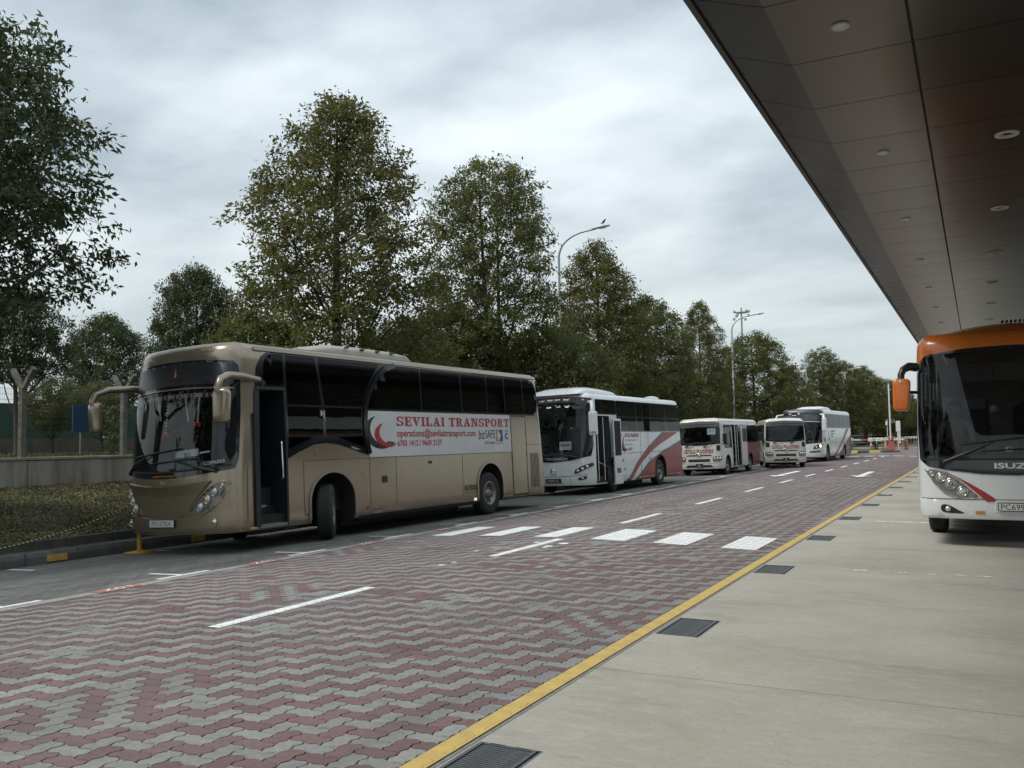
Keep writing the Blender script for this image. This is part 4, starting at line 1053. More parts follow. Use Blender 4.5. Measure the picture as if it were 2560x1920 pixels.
    def text(s, txt, uc, vc, size, m, parent, off=.008, bold=0.0, shear=0.0, xs=1.0, name='lettering', width=None, rot=0.0):
        vs, fs, w, h = text_polys(txt, size, bold, shear, xs)
        if width: k = width / w; vs = [(x * k, y) for x, y in vs]
        c_, s_ = math.cos(rot), math.sin(rot)
        return obj(name, mesh(name, [s.P(uc + x * c_ - y * s_, vc + x * s_ + y * c_, off) for x, y in vs], fs, m), parent)
    def line(s, pts, w, m, parent, off=.004, name='seam'):
        a, b = pts[0], pts[-1]; out = []; back = []
        for i, p in enumerate(pts):
            q = pts[min(i + 1, len(pts) - 1)]; r_ = pts[max(i - 1, 0)]; dx, dy = q[0] - r_[0], q[1] - r_[1]; l = math.hypot(dx, dy) or 1
            out.append((p[0] - dy / l * w / 2, p[1] + dx / l * w / 2)); back.append((p[0] + dy / l * w / 2, p[1] - dx / l * w / 2))
        return s.panel(name, out + back[::-1], m, parent, off=off, step=.2, du=9, dv=9)
    def roof(s, m, parent, name='roof'):
        us = np.concatenate([np.linspace(-s.U, s.U, 240, endpoint=False)]); lp = [s.P(u, s.V) for u in us]
        poly = [(p[0], p[1]) for p in lp]; xm = max(p[0] for p in poly)
        V, F, _ = s.tri(poly, du=.2, dv=.4, step=.3); y0, y1 = min(p[1] for p in poly), max(p[1] for p in poly)
        zl = np.mean([p[2] for p in lp]); W_ = []
        for x, y in V:
            t = min(1, abs(x) / xm); e_ = min(1, (y - y0) / .9, (y1 - y) / .6); e_ = max(0, e_); W_.append((x, y, zl + s.crown * (1 - t ** 2.2) * (1 - (1 - e_) ** 2)))
        me = mesh(name, W_, F, m, True)
        if me.polygons[0].normal.z < 0: me.flip_normals()
        return obj(name, me, parent)
    def body(s, m, parent, arches, holes, name='body'):
        """one skin all round, notched over the wheels; arches = [(y, r, ztop)] on both flanks"""
        bot = s.zb; lo = [(-s.U, bot)]
        for y, r_, zt in sorted(arches, reverse=True):
            u = -s.uy(y); lo += [(u - r_, bot)] + arc(u, bot + (zt - bot) * .42, r_, (zt - bot) * .58, 180, 0, 14) + [(u + r_, bot)]
        for y, r_, zt in sorted(arches):
            u = s.uy(y); lo += [(u - r_, bot)] + arc(u, bot + (zt - bot) * .42, r_, (zt - bot) * .58, 180, 0, 14) + [(u + r_, bot)]
        lo += [(s.U, bot)]
        return s.panel(name, lo + [(s.U, s.V), (-s.U, s.V)], m, parent, holes=holes, du=.10, dv=.16, step=.10)

# shared vehicle materials
M_tyre = mat('tyre_rubber', (.016, .016, .017), .82, var=.2, scale=30, dirt=(.05, .046, .04), dscale=5, damount=.35)
M_rim = mat('wheel_steel', (.26, .245, .22), .42, metal=.6, var=.2, scale=14, dirt=(.08, .07, .055), dscale=6, damount=.5)
M_chrome = mat('chrome', (.72, .72, .70), .16, metal=.95, var=.04)
M_blk = mat('black_trim', (.014, .014, .016), .38, var=.15, scale=12)
M_blkgloss = mat('black_gloss', (.010, .011, .014), .10, var=.1, coat=.5)
M_rubber = mat('rubber_seal', (.012, .012, .012), .7, var=.15)
M_under = mat('underside', (.020, .019, .018), .9, var=.25)
M_seat = mat('seat_cloth', (.06, .062, .07), .85, var=.2, scale=20); M_seat2 = mat('seat_cover_grey', (.32, .33, .34), .8, var=.15)
M_inner = mat('interior_plastic', (.055, .055, .06), .6, var=.12); M_innerp = mat('interior_pale', (.20, .20, .20), .7, var=.1)
M_lens = mat('lamp_clear', (.62, .62, .58), .10, metal=.45, var=.05); M_bulb = mat('lamp_bulb_warm', (.75, .62, .38), .15, metal=.3, var=.05)
M_housing = mat('lamp_housing', (.23, .225, .21), .25, metal=.5, var=.08, coat=.4)
M_amber = mat('amber_lens', (.55, .22, .04), .25, var=.08)
M_plw = mat('plate_white', (.62, .62, .60), .45, var=.04); M_plb = mat('plate_black', (.015, .015, .015), .4, var=.05); M_txtw = mat('text_silver', (.62, .62, .60), .35, var=.03, metal=.3)
M_txtr = mat('text_red', (.36, .022, .022), .5, var=.06); M_txtb = mat('text_black', (.012, .012, .013), .5, var=.05); M_txto = mat('text_orange', (.62, .24, .02), .5, var=.05)
M_paper = mat('paper_white', (.72, .76, .80), .8, var=.03); M_mirror = mat('mirror_glass', (.6, .62, .65), .03, metal=1.0, var=.01)
G_side = glass_mat('glass_tinted_dark', (.10, .105, .11), 1.34, wave=.015); G_wind = glass_mat('glass_windscreen', (.62, .65, .65), 1.52, wave=.015); G_mid = glass_mat('glass_tinted', (.26, .30, .30), 1.22, wave=.015); G_dark = glass_mat('glass_visor', (.03, .03, .04), 1.45, rough=.05)

_wheel = {}
def wheel(parent, x, y, side, r=.49, w=.28, steer=0.0, style='hub', detail=True):
    """wheel: tyre, rim, hub as a part with sub-parts; side=+1 outer face looks to +x"""
    key = (r, w, style)
    if key not in _wheel:
        t = MB(); ri = r * .56
        t.lathe([(ri, -w / 2 + .02), (r * .80, -w / 2), (r * .93, -w / 2 + .015), (r * .99, -w / 2 + .05), (r, -w / 2 + .08)] + [q for k in range(4) for q in ((r, -w * .18 + k * w * .12), (r - .008, -w * .18 + k * w * .12 + .006), (r - .008, -w * .18 + k * w * .12 + .016), (r, -w * .18 + k * w * .12 + .022))] + [(r, w / 2 - .06), (r * .99, w / 2 - .05), (r * .93, w / 2 - .015), (r * .80, w / 2), (ri, w / 2 - .02)], 'X', n=40)
        rm = MB(); rm.lathe([(ri + .004, w / 2 - .02), (ri - .012, w / 2 - .008), (ri - .03, w / 2 - .02), (ri - .045, .02), (ri * .62, .035), (ri * .42, .05)], 'X', n=36); rm.lathe([(ri, -w / 2 + .02), (ri - .02, -w / 2 + .03), (ri - .03, 0), (0, 0)], 'X', n=30)
        h = MB(); h.lathe([(ri * .44, .03), (ri * .42, .075), (ri * .34, .085), (ri * .32, .11), (ri * .24, .125), (0, .13)], 'X', n=24)
        for k in range(10):
            a = k * math.pi / 5; h.lathe([(.016, .02), (.016, .065), (0, .07)], 'X', (0, ri * .54 * math.cos(a), ri * .54 * math.sin(a)), 8)
        hl = MB()
        for k in range(10):
            a = (k + .5) * math.pi / 5; hl.lathe([(0, .043), (.028, .042), (.03, .03)], 'X', (0, ri * .78 * math.cos(a), ri * .78 * math.sin(a)), 10)
        _wheel[key] = [q.mesh(n, m) for q, n, m in ((t, 'tyre', M_tyre), (rm, 'rim', M_rim), (h, 'hub', M_rim), (hl, 'vent_hole', M_under))]
    e_ = bpy.data.objects.new('wheel', _wheel[key][0]); e_.location = (x, y, r - .004); e_.rotation_euler = (0, 0, (0 if side > 0 else math.pi) + steer); link(e_, parent)
    for me in _wheel[key][1:]: obj(me.name.split('.')[0], me, e_)
    return e_
_seatmesh = {}
def seats(parent, ys, xs, zf, cover=False, m=M_seat):
    if m.name not in _seatmesh:
        b = MB(); b.bbox((0, .02, .42), (.44, .46, .14), .04); b.bbox((0, .27, .78), (.44, .12, .72), .05); b.box((0, .05, .18), (.3, .3, .36)); b.bbox((-.235, .05, .62), (.045, .34, .06), .015); b.bbox((.235, .05, .62), (.045, .34, .06), .015)
        c = MB(); c.bbox((0, .275, 1.05), (.40, .145, .24), .05)
        _seatmesh[m.name] = (b.mesh('seat', m), c.mesh('headrest_cover', M_seat2))
    for y in ys:
        for x in xs:
            o = obj('seat', _seatmesh[m.name][0], parent, (x, y, zf))
            if cover: obj('headrest_cover', _seatmesh[m.name][1], o)
def plate(sh, parent, xc, zc, w, h, txt, dark=False, off=.03, tsize=.07, name='number_plate', twidth=None, yoff=0.0):
    """flat number plate standing on the nose"""
    p = Vector(sh.P(sh.ux(xc), zc, off)); y = min(sh.P(sh.ux(xc - w / 2), zc, off)[1], p.y) if False else p.y + yoff
    b = MB(); b.bbox((xc, y, zc), (w, .018, h), .006); o = b.build(name, M_plb, parent)
    b = MB(); b.box((xc, y - .0105, zc), (w - .022, .004, h - .022)); b.build('plate_face', M_plb if dark else M_plw, o)
    rows = txt if isinstance(txt, list) else [txt]
    for k, t in enumerate(rows):
        vs, fs, tw, th = text_polys(t, tsize); kx = (twidth / tw) if twidth else .92
        zz_ = zc + (len(rows) - 1) * tsize * .62 - k * tsize * 1.24
        obj('characters', mesh('characters', [(xc + a * kx, y - .0138, zz_ + b_) for a, b_ in vs], fs, M_txtw if dark else M_txtb), o)
    return o
def underbody(parent, L, W, zb, arches, y0=.9, y1=None):
    b = MB(); y1 = y1 or L - .4
    cuts = [y0] + [q for y, r_, z in sorted(arches) for q in (y - r_, y + r_)] + [y1]
    for a, c in zip(cuts[::2], cuts[1::2]): b.box((0, (a + c) / 2, zb + .10), (W - .16, c - a, .26))
    b.box((0, (y0 + y1) / 2, zb + .42), (W - .75, y1 - y0, .5)); b.build('chassis', M_under, parent)
    a0, a1 = sorted(arches)[0], sorted(arches)[1]
    MB().bbox((-.1, (a0[0] + a1[0]) / 2, zb - .06), (W - .7, a1[0] - a0[0] - 1.4, .22), .05).build('underfloor_block', M_under, parent); MB().ball((0, a1[0], .46), (.28, .3, .24), 12, 8).build('differential', M_under, parent)  # low dark bulk added to block the lit ground seen beneath the floor
    MB().bbox((0, a0[0], zb + .02), (.9, 1.2, .2), .05).build('front_subframe', M_under, parent)
    for y, r_, z in arches:
        for sx in (-1, 1):
            w_ = MB(); n = 10; xi, xo = sx * (W / 2 - .55), sx * (W / 2 - .03)
            pr = [(y - r_ - .01, zb - .02)] + [(y + (r_ + .01) * math.cos(t), zb + (z - zb) * .42 + (z - zb) * .6 * math.sin(t)) for t in np.linspace(math.pi, 0, n)] + [(y + r_ + .01, zb - .02)]
            V = [(xi, a, b_) for a, b_ in pr] + [(xo, a, b_) for a, b_ in pr]; k = len(pr)
            w_.add(V, [(i, i + 1, i + 1 + k, i + k) for i in range(k - 1)] + [tuple(range(k))]); w_.build('wheel_housing', M_under, parent)
    for y, r_, z in arches: MB().tube([(-W / 2 + .3, y, .47), (W / 2 - .3, y, .47)], .09, 10).build('axle', M_under, parent)
def wiper(sh, parent, x0, z0, x1, z1, bx0, bz0, bx1, bz1):
    """arm from pivot to blade middle, blade laid on the glass"""
    w = MB(); pv = sh.P(sh.ux(x0), z0, .03); md = sh.P(sh.ux(x1), z1, .045)
    w.tube([sh.P(sh.ux(x0), z0, .0), pv], .03, 8); w.tube([pv, tuple((a + b) / 2 for a, b in zip(pv, sh.P(sh.ux((x0 + x1) / 2), (z0 + z1) / 2, .07))), sh.P(sh.ux((x0 + x1) / 2), (z0 + z1) / 2, .06), md], [.028, .024, .016, .011], 6)
    w.tube([sh.P(sh.ux(bx0 + (bx1 - bx0) * t), bz0 + (bz1 - bz0) * t, .028) for t in np.linspace(0, 1, 7)], .012, 5)
    return w.build('wiper', M_blk, parent)
def serif_text(txt, size, gap=.10, space=.45):
    """bold slab capitals as loose polygons: verts, faces, width"""
    st, tn, sl = .24, .11, .115       # stem, thin and slab thickness
    def slab(x0, x1, y): return [(x0, y), (x1, y), (x1, y + sl), (x0, y + sl)]
    def rc(x0, x1, y0, y1): return [(x0, y0), (x1, y0), (x1, y1), (x0, y1)]
    def ring(cx, cy, rx, ry, irx, iry, a0, a1, n=12):
        return [[(cx + rx * math.cos(R(t0)), cy + ry * math.sin(R(t0))), (cx + rx * math.cos(R(t1)), cy + ry * math.sin(R(t1))), (cx + irx * math.cos(R(t1)), cy + iry * math.sin(R(t1))), (cx + irx * math.cos(R(t0)), cy + iry * math.sin(R(t0)))] for t0, t1 in [(a0 + (a1 - a0) * i / n, a0 + (a1 - a0) * (i + 1) / n) for i in range(n)]]
    G = {}
    G['I'] = ([rc(.09, .09 + st, sl, 1 - sl), slab(0, .42, 0), slab(0, .42, 1 - sl)], .42)
    G['L'] = ([rc(.1, .1 + st, sl, 1 - sl), slab(0, .72, 0), slab(0, .44, 1 - sl), rc(.62, .72, sl, .36)], .72)
    G['E'] = ([rc(.1, .1 + st, sl, 1 - sl), slab(0, .76, 0), slab(0, .74, 1 - sl), rc(.34, .56, .45, .45 + sl), rc(.66, .76, sl, .34), rc(.64, .74, .70, 1 - sl), rc(.50, .58, .36, .66)], .76)
    G['T'] = ([rc(.27, .27 + st, sl, 1 - sl), slab(.12, .66, 0), slab(0, .78, 1 - sl), rc(0, .1, .66, 1 - sl), rc(.68, .78, .66, 1 - sl)], .78)
    G['A'] = ([[(.10, sl), (.22, sl), (.46, .86), (.40, 1)], [(.54, sl), (.80, sl), (.52, 1), (.40, 1)], rc(.24, .58, .28, .28 + sl), slab(0, .34, 0), slab(.46, .90, 0)], .90)
    G['V'] = ([[(.10, 1 - sl), (.38, 1 - sl), (.52, .14), (.46, 0), (.40, 0)], [(.46, 0), (.52, .14), (.78, 1 - sl), (.66, 1 - sl)][::-1], slab(0, .46, 1 - sl), slab(.56, .90, 1 - sl)], .90)
    G['N'] = ([rc(.12, .24, sl, 1 - sl), [(.12, 1), (.38, 1), (.80, .0), (.70, 0), (.60, .05)], rc(.70, .82, 0.0, 1 - sl), slab(0, .34, 0), slab(0, .38, 1 - sl), slab(.58, .94, 1 - sl)], .94)
    bowl = lambda cy, h, w=.40: [rc(.34, w, cy + h - sl, cy + h), rc(.34, w, cy - h, cy - h + sl)] + ring(w, cy, .36, h, .13, h - sl, -90, 90)
    G['P'] = ([rc(.1, .1 + st, sl, 1 - sl), slab(0, .46, 0), slab(0, .40, 1 - sl)] + bowl(.715, .285), .76)
    G['R'] = ([rc(.1, .1 + st, sl, 1 - sl), slab(0, .44, 0), slab(0, .40, 1 - sl)] + bowl(.735, .265) + [[(.42, .5), (.62, .48), (.76, .12), (.88, .12), (.88, 0), (.60, 0)]], .88)
    G['O'] = (ring(.44, .5, .44, .51, .19, .40, 0, 360, 22), .88)
    G['S'] = (ring(.38, .735, .36, .275, .14, .165, 20, 270, 12) + ring(.38, .265, .38, .275, .14, .165, -160, 90, 12) + [rc(.62, .72, .64, 1), rc(.0, .1, 0, .36)], .76)
    V = []; F = []; x = 0
    for ch in txt:
        if ch == ' ': x += space; continue
        ps, w = G[ch]
        for p in ps: o = len(V); V += [(x + a, b) for a, b in p]; F.append(tuple(range(o, o + len(p))))
        x += w + gap
    w = x - gap
    return [((a - w / 2) * size, (b - .5) * size) for a, b in V], F, w * size
def slab_text(sh, txt, uc, vc, size, m, parent, off=.008, width=None, name='lettering', slope=0.0):
    vs, fs, w = serif_text(txt, size); k = (width / w) if width else 1
    # neighbouring pieces of a letter sit a hair apart so that none lie in one plane
    V = []; F = []
    for i, f in enumerate(fs):
        o = len(V); V += [sh.P(uc + vs[j][0] * k, vc + vs[j][1] + slope * vs[j][0] * k, off + .0006 * (i % 7)) for j in f]; F.append(tuple(range(o, o + len(f))))
    return obj(name, mesh(name, V, F, m), parent)
def rbox(name, a, b, c, m, e=.35, n=20, k=14, shear=0.0):
    """rounded box (superellipsoid)"""
    pw = lambda v: math.copysign(abs(v) ** e, v); V = []; F = []
    for i in range(k + 1):
        t = -math.pi / 2 + math.pi * i / k
        for j in range(n):
            f = 2 * math.pi * j / n; z = pw(math.sin(t)); V.append((a * pw(math.cos(t)) * pw(math.cos(f)) * (1 + shear * z), b * pw(math.cos(t)) * pw(math.sin(f)), c * z))
    for i in range(k):
        for j in range(n): F.append((i * n + j, i * n + (j + 1) % n, (i + 1) * n + (j + 1) % n, (i + 1) * n + j))
    return mesh(name, V, F, m, True)
def crescent(cx, cy, r, a0, a1, wmax, n=22, rx=1.0):
    """tapering crescent polygon"""
    o = []; i_ = []
    for k in range(n + 1):
        t = k / n; a = R(a0 + (a1 - a0) * t); w = wmax * math.sin(math.pi * t) ** .8
        o.append((cx + (r + w * .5) * math.cos(a) * rx, cy + (r + w * .5) * math.sin(a))); i_.append((cx + (r - w * .5) * math.cos(a) * rx, cy + (r - w * .5) * math.sin(a)))
    return o + i_[::-1][1:-1]
# ================================================================ GOLD COACH
M_gold = mat('paint_champagne', (.325, .262, .192), .22, metal=.68, var=.03, scale=1.0, coat=.5, dirt=(.24, .19, .135), dscale=.6, damount=.35)
M_bronze = mat('seam_bronze', (.09, .072, .05), .5, var=.1)
M_banner = mat('banner_white', (.56, .56, .555), .55, var=.03, scale=2, dirt=(.42, .41, .40), dscale=1.2, damount=.4)
gold = empty('coach', (0, 0, 0), 0, 'champagne gold coach with black windows and a white banner, front door open', 'coach')
def set_frame(o, axle_pt, yr, a, roll, half=1.25):
    """stand the vehicle so that its door-side rear axle foot sits on axle_pt"""
    r_ = R(a); t = R(roll)
    uy = Vector((math.sin(r_), math.cos(r_), 0)); ux0 = Vector((math.cos(r_), -math.sin(r_), 0)); z = Vector((0, 0, 1))
    ux = ux0 * math.cos(t) + z * math.sin(t); uz = z * math.cos(t) - ux0 * math.sin(t)
    O = Vector(axle_pt) - uy * yr - half * (ux0 + z * math.tan(t))
    m = Matrix.Identity(4)
    for i in range(3): m[i][0], m[i][1], m[i][2], m[i][3] = ux[i], uy[i], uz[i], O[i]
    o.matrix_world = m
set_frame(gold, (-10.13, 18.16, -.03), 8.05, 2.4, 2.3, 1.25)
S = Shell(11.0, 2.54, .32, 3.27, 3.42, .20, .62, 2.5, .35, 3.0, rake=.10, rz0=1.25, tum=.05, rrake=.10, crown=.07)
AR = [(2.64, .60, 1.20), (8.08, .56, 1.20)]
sd = S.Sd
# openings
wsc = S.Fr([(-1.19, 1.42), (-.9, 1.365), (-.45, 1.335), (0, 1.325), (.45, 1.335), (.9, 1.365), (1.19, 1.42), (1.225, 1.6), (1.225, 2.3), (1.21, 2.62), (.6, 2.655), (0, 2.665), (-.6, 2.655), (-1.21, 2.62), (-1.225, 2.3), (-1.225, 1.6)])
winb = [(3.66, 2.37), (10.40, 2.37), (10.60, 2.50), (10.68, 2.70), (10.64, 3.0), (10.45, 3.2), (10.15, 3.255), (4.4, 3.255), (4.08, 3.02), (3.82, 2.70)]
fwin = [(1.56, 1.62), (1.85, 1.72), (2.2, 1.82), (2.5, 1.845), (2.8, 1.82), (3.15, 1.74), (3.55, 1.63), (3.50, 2.0), (3.52, 2.35), (3.68, 2.72), (3.95, 3.06), (4.12, 3.25), (1.25, 3.25), (1.05, 3.2), (.98, 3.05), (.98, 2.70), (1.56, 2.70)]
door = [(.86, .36), (1.48, .36), (1.48, 2.62), (.86, 2.62)]
holes = [wsc]
for sgn in (1, -1): holes += [sd(winb, sgn), sd(fwin if sgn > 0 else [(y, z) for y, z in fwin], sgn)]
holes.append(sd(door))
S.body(M_gold, gold, AR, holes)
S.roof(M_gold, gold)
# gutter rail and front brow
for sgn in (1, -1): S.panel('roof_rail', [(sgn * S.uy(.75), S.zs + .015), (sgn * S.uy(10.75), S.zs + .015), (sgn * S.uy(10.75), S.zs + .085), (sgn * S.uy(.75), S.zs + .085)], M_gold, gold, off=.022, thick=.03)
# black glazing skin, panes
def glaze(sgn):
    S.panel('window_frame', sd([(.76, 2.62), (.80, 3.0), (.93, 3.19), (1.07, 3.262), (10.2, 3.262), (10.5, 3.21), (10.67, 3.06), (10.73, 2.74), (10.64, 2.46), (10.42, 2.335), (3.655, 2.335), (3.65, 1.52), (3.13, 1.67), (2.8, 1.745), (2.48, 1.77), (2.16, 1.75), (1.79, 1.63), (1.50, 1.49), (1.50, 2.62)], sgn), M_blkgloss, gold,
            holes=[sd(winb, sgn), sd(fwin, sgn)], off=.006, thick=.012)
    edges = [3.68, 5.48, 7.02, 8.12, 8.94, 9.85, 10.70]
    for a, b in zip(edges[:-1], edges[1:]):
        lo = [(a + .02, 2.36), (b - .02, 2.36), (b - .02, 3.27), (a + .02, 3.27)]
        cl = list(lo)
        for k in range(len(winb)):
            p, q = winb[k], winb[(k + 1) % len(winb)]; out = []
            f = lambda w: (q[0] - p[0]) * (w[1] - p[1]) - (q[1] - p[1]) * (w[0] - p[0])
            for j in range(len(cl)):
                A_, B_ = cl[j], cl[(j + 1) % len(cl)]; fa, fb = f(A_), f(B_)
                if fa >= 0: out.append(A_)
                if (fa >= 0) != (fb >= 0): t = fa / (fa - fb); out.append((A_[0] + t * (B_[0] - A_[0]), A_[1] + t * (B_[1] - A_[1])))
            cl = out
        if len(cl) > 2: S.panel('window', sd(cl, sgn), G_side, gold, off=.002)
    for pl in ([(1.56, 1.62), (1.85, 1.72), (2.2, 1.82), (2.44, 1.84), (2.45, 2.36), (1.56, 2.36)], [(2.49, 1.845), (2.8, 1.82), (3.15, 1.74), (3.55, 1.63), (3.5, 2.0), (3.52, 2.36), (2.49, 2.36)], [(1.56, 2.40), (2.42, 2.40), (2.31, 3.25), (1.56, 3.25)], [(2.47, 2.40), (3.53, 2.40), (3.68, 2.72), (3.95, 3.06), (4.12, 3.25), (2.36, 3.25)], [(.98, 2.72), (1.54, 2.72), (1.54, 3.25), (1.25, 3.25), (1.05, 3.2), (.98, 3.05)]):
        S.panel('window', sd(pl, sgn), G_side, gold, off=.002)
    S.line(sd([(1.50, 2.38), (3.6, 2.38)], sgn), .035, M_blkgloss, gold, off=.012, name='window_bar')
    S.line(sd([(4.62, 3.27), (4.3, 3.17), (4.0, 2.96), (3.76, 2.66), (3.64, 2.40), (3.60, 2.1), (3.62, 1.75), (3.70, 1.5)], sgn), .11, M_blkgloss, gold, off=.030, name='arch_moulding')
    for yv in edges[1:-1]: S.line(sd([(yv, 2.36), (yv, 3.262)], sgn), .045, M_blkgloss, gold, off=.007, name='pillar')
    S.line(sd([(2.47, 1.85), (2.46, 2.36), (2.335, 3.26)], sgn), .075, M_blkgloss, gold, off=.007, name='pillar')
    S.line(sd([(1.52, 1.56), (1.52, 3.26)], sgn), .07, M_blkgloss, gold, off=.008, name='pillar')
    S.line(sd([(1.52, 1.49), (1.79, 1.60), (2.16, 1.72), (2.48, 1.745), (2.8, 1.72), (3.13, 1.645), (3.66, 1.50)], sgn), .05, M_blkgloss, gold, off=.016, name='sill_moulding')
glaze(1); glaze(-1)
# banner
S.panel('banner', sd([(3.645, 2.325), (3.655, 1.89), (3.70, 1.435), (9.12, 1.435), (9.12, 2.325)]), M_banner, gold, off=.006, thick=.008)
bn = gold
U = lambda y: S.uy(y)
slab_text(S, 'SEVILAI TRANSPORT', U(6.825), 2.135, .19, M_txtr, bn, off=.010, width=4.48, name='name_lettering')
S.text('operations@sevilaitransport.com', U(6.05), 1.875, .205, M_txtr, bn, off=.010, width=2.94, bold=.016, name='mail_lettering')
S.text('6783 1412 / 9669 2137', U(5.365), 1.692, .125, M_txtr, bn, off=.010, width=1.56, bold=.016, name='phone_lettering')
S.text('biz', U(7.78), 1.86, .22, M_txtb, bn, off=.010, width=.28, shear=.25, name='emblem_lettering'); S.text('SAFE', U(8.155), 1.87, .20, M_txtb, bn, off=.010, width=.43, name='emblem_lettering'); S.text('STAR', U(8.13), 1.66, .06, M_txtb, bn, off=.010, width=.46, name='emblem_lettering')
M_emo, M_emb = mat('emblem_orange', (.40, .19, .06), .5), mat('emblem_blue', (.03, .07, .20), .5)
S.panel('emblem', sd([(8.42, 1.69), (8.53, 1.69), (8.47, 1.83), (8.53, 1.97), (8.42, 1.97)]), M_emo, bn, off=.010); S.panel('emblem', sd([(8.55, 1.69), (8.73, 1.69), (8.73, 1.97), (8.55, 1.97), (8.65, 1.83)]), M_emb, bn, off=.010)
S.panel('emblem', sd(crescent(8.94, 1.815, .062, 30, 330, .045, rx=1.3)), M_emb, bn, off=.010, step=.03)
S.text('SINGAPORE', U(8.58), 1.645, .022, M_txtb, bn, off=.010, width=.32, name='emblem_lettering'); S.text('ISO 9001', U(8.94), 1.94, .04, M_txtb, bn, off=.010, width=.2, name='emblem_lettering')
S.panel('crescent', sd(crescent(4.16, 1.945, .32, 118, 300, .125, rx=1.55)), M_txtb, bn, off=.010, du=.06, dv=.06, step=.05)
S.panel('crescent', sd(crescent(4.36, 1.885, .235, 120, 298, .095, rx=1.75)), M_txtr, bn, off=.012, du=.06, dv=.06, step=.05)
S.panel('crescent', sd([(4.23, 1.715), (4.30, 1.735), (4.42, 1.72), (4.54, 1.69), (4.42, 1.68), (4.30, 1.69)]), M_txtb, bn, off=.013)
# seams, flaps, grille, small fittings on the door side
for pts in ([(1.90, 1.415), (9.1, 1.425)], [(1.90, .33), (1.90, 1.415)], [(3.69, .33), (3.70, 1.43)], [(4.50, .33), (4.52, 1.43)], [(6.90, .33), (6.93, 1.43)], [(9.62, 1.60), (10.85, 1.60)], [(1.50, .34), (1.505, 1.49)]):
    S.line(sd(pts), .012, M_bronze, gold, off=.003)
S.panel('rear_side_door', sd([(9.17, .40), (9.84, .40), (9.86, 2.29), (9.16, 2.29)]), M_gold, gold, off=.006, thick=.008)
for pts in ([(9.15, .36), (9.14, 2.32)], [(9.86, .36), (9.88, 2.32)], [(9.14, 2.31), (9.88, 2.31)], [(9.15, .375), (9.86, .375)]): S.line(sd(pts), .03, M_blk, gold, off=.008, name='door_gap')
for k in range(7): S.line(sd([(10.06 + k * .068, .52), (10.07 + k * .068, 1.38)]), .022, M_under, gold, off=.005, name='vent_slat')
S.panel('amber_marker', sd(rrect(3.48, 3.60, 1.12, 1.16, .012)), M_amber, gold, off=.012, thick=.015)
S.panel('flap_handle', sd(rrect(4.06, 4.22, .93, 1.06, .02)), M_blk, gold, off=.010, thick=.012); S.panel('flap_handle', sd(rrect(5.63, 5.75, 1.25, 1.31, .015)), M_blk, gold, off=.010, thick=.012)
S.panel('marker_lamp', sd(rrect(7.35, 7.45, .36, .42, .01)), mat('marker_lit', (.85, .83, .62), .3, emit=(1, .95, .7, .35)), gold, off=.012, thick=.015)
S.text('BAS PERSIARAN', U(7.28), .66, .13, M_txtb, gold, width=.62, name='lettering', bold=.01); S.text('KUALA LUMPUR', U(7.28), .555, .03, M_txtb, gold, width=.6, name='lettering')
S.panel('sign_plate', sd(rrect(3.72, 4.05, .345, .43, .01)), M_bronze, gold, off=.004); S.text('EXCURSION BUS', U(3.885), .388, .06, M_plw, gold, width=.31, off=.008)
S.panel('lock_flap', sd(rrect(2.18, 2.29, 1.50, 1.65, .01)), M_gold, gold, off=.006, thick=.006); S.panel('lock_button', sd(arc(2.235, 1.575, .018, .018, 0, 340, 10)), M_chrome, gold, off=.014, thick=.01)
for y_ in (1.96, 3.6): S.panel('jack_cap', sd(arc(y_, .48, .025, .025, 0, 340, 10)), M_bronze, gold, off=.008)
for y_, r_, z_ in AR:
    for sgn in (1, -1):
        a = arc(0, S.zb + (z_ - S.zb) * .42, r_ + .035, (z_ - S.zb) * .58 + .035, 180, 0, 18); b = arc(0, S.zb + (z_ - S.zb) * .42, r_ - .015, (z_ - S.zb) * .58 - .015, 0, 180, 18); uc = sgn * S.uy(y_)
        S.panel('arch_lip', [(uc + q[0], q[1]) for q in [(-r_ - .035, S.zb)] + a + [(r_ + .035, S.zb), (r_ - .015, S.zb)] + b + [(-r_ + .015, S.zb)]], M_gold, gold, off=.022, thick=.03, du=9, dv=9)
S.line(sd([(3.35, .31), (7.5, .31)]), .07, M_blk, gold, off=.004, name='skirt_trim')
underbody(gold, 11.0, 2.54, .32, AR)
wheel(gold, 1.13, 2.60, 1, .49, .29, steer=R(37)); wheel(gold, -1.10, 2.60, -1, .49, .29, steer=R(37)); wheel(gold, 1.11, 8.08, 1, .49, .29); wheel(gold, -1.11, 8.08, -1, .49, .29)
# nose: windscreen, visor, black surround
S.panel('windscreen_frame', S.Fr([(-1.225, 1.34), (-.9, 1.285), (-.45, 1.235), (0, 1.222), (.45, 1.235), (.9, 1.285), (1.225, 1.34), (1.247, 1.5), (1.25, 2.3), (1.243, 2.86), (1.225, 3.02), (1.17, 3.09), (.6, 3.135), (0, 3.15), (-.6, 3.135), (-1.17, 3.09), (-1.225, 3.02), (-1.243, 2.86), (-1.25, 2.3), (-1.247, 1.5)]), M_blkgloss, gold, holes=[wsc], off=.008, thick=.015, du=.08)
S.panel('windscreen', wsc, G_wind, gold, off=.004, du=.08, dv=.12)
S.panel('visor_panel', S.Fr([(-1.19, 2.70), (-.6, 2.735), (0, 2.745), (.6, 2.735), (1.19, 2.70), (1.195, 2.86), (1.18, 3.0), (1.13, 3.055), (.6, 3.10), (0, 3.115), (-.6, 3.10), (-1.13, 3.055), (-1.18, 3.0), (-1.195, 2.86)]), mat('visor_black', (.018, .018, .022), .28, var=.1, coat=.25), gold, off=.016, thick=.006, du=.08)
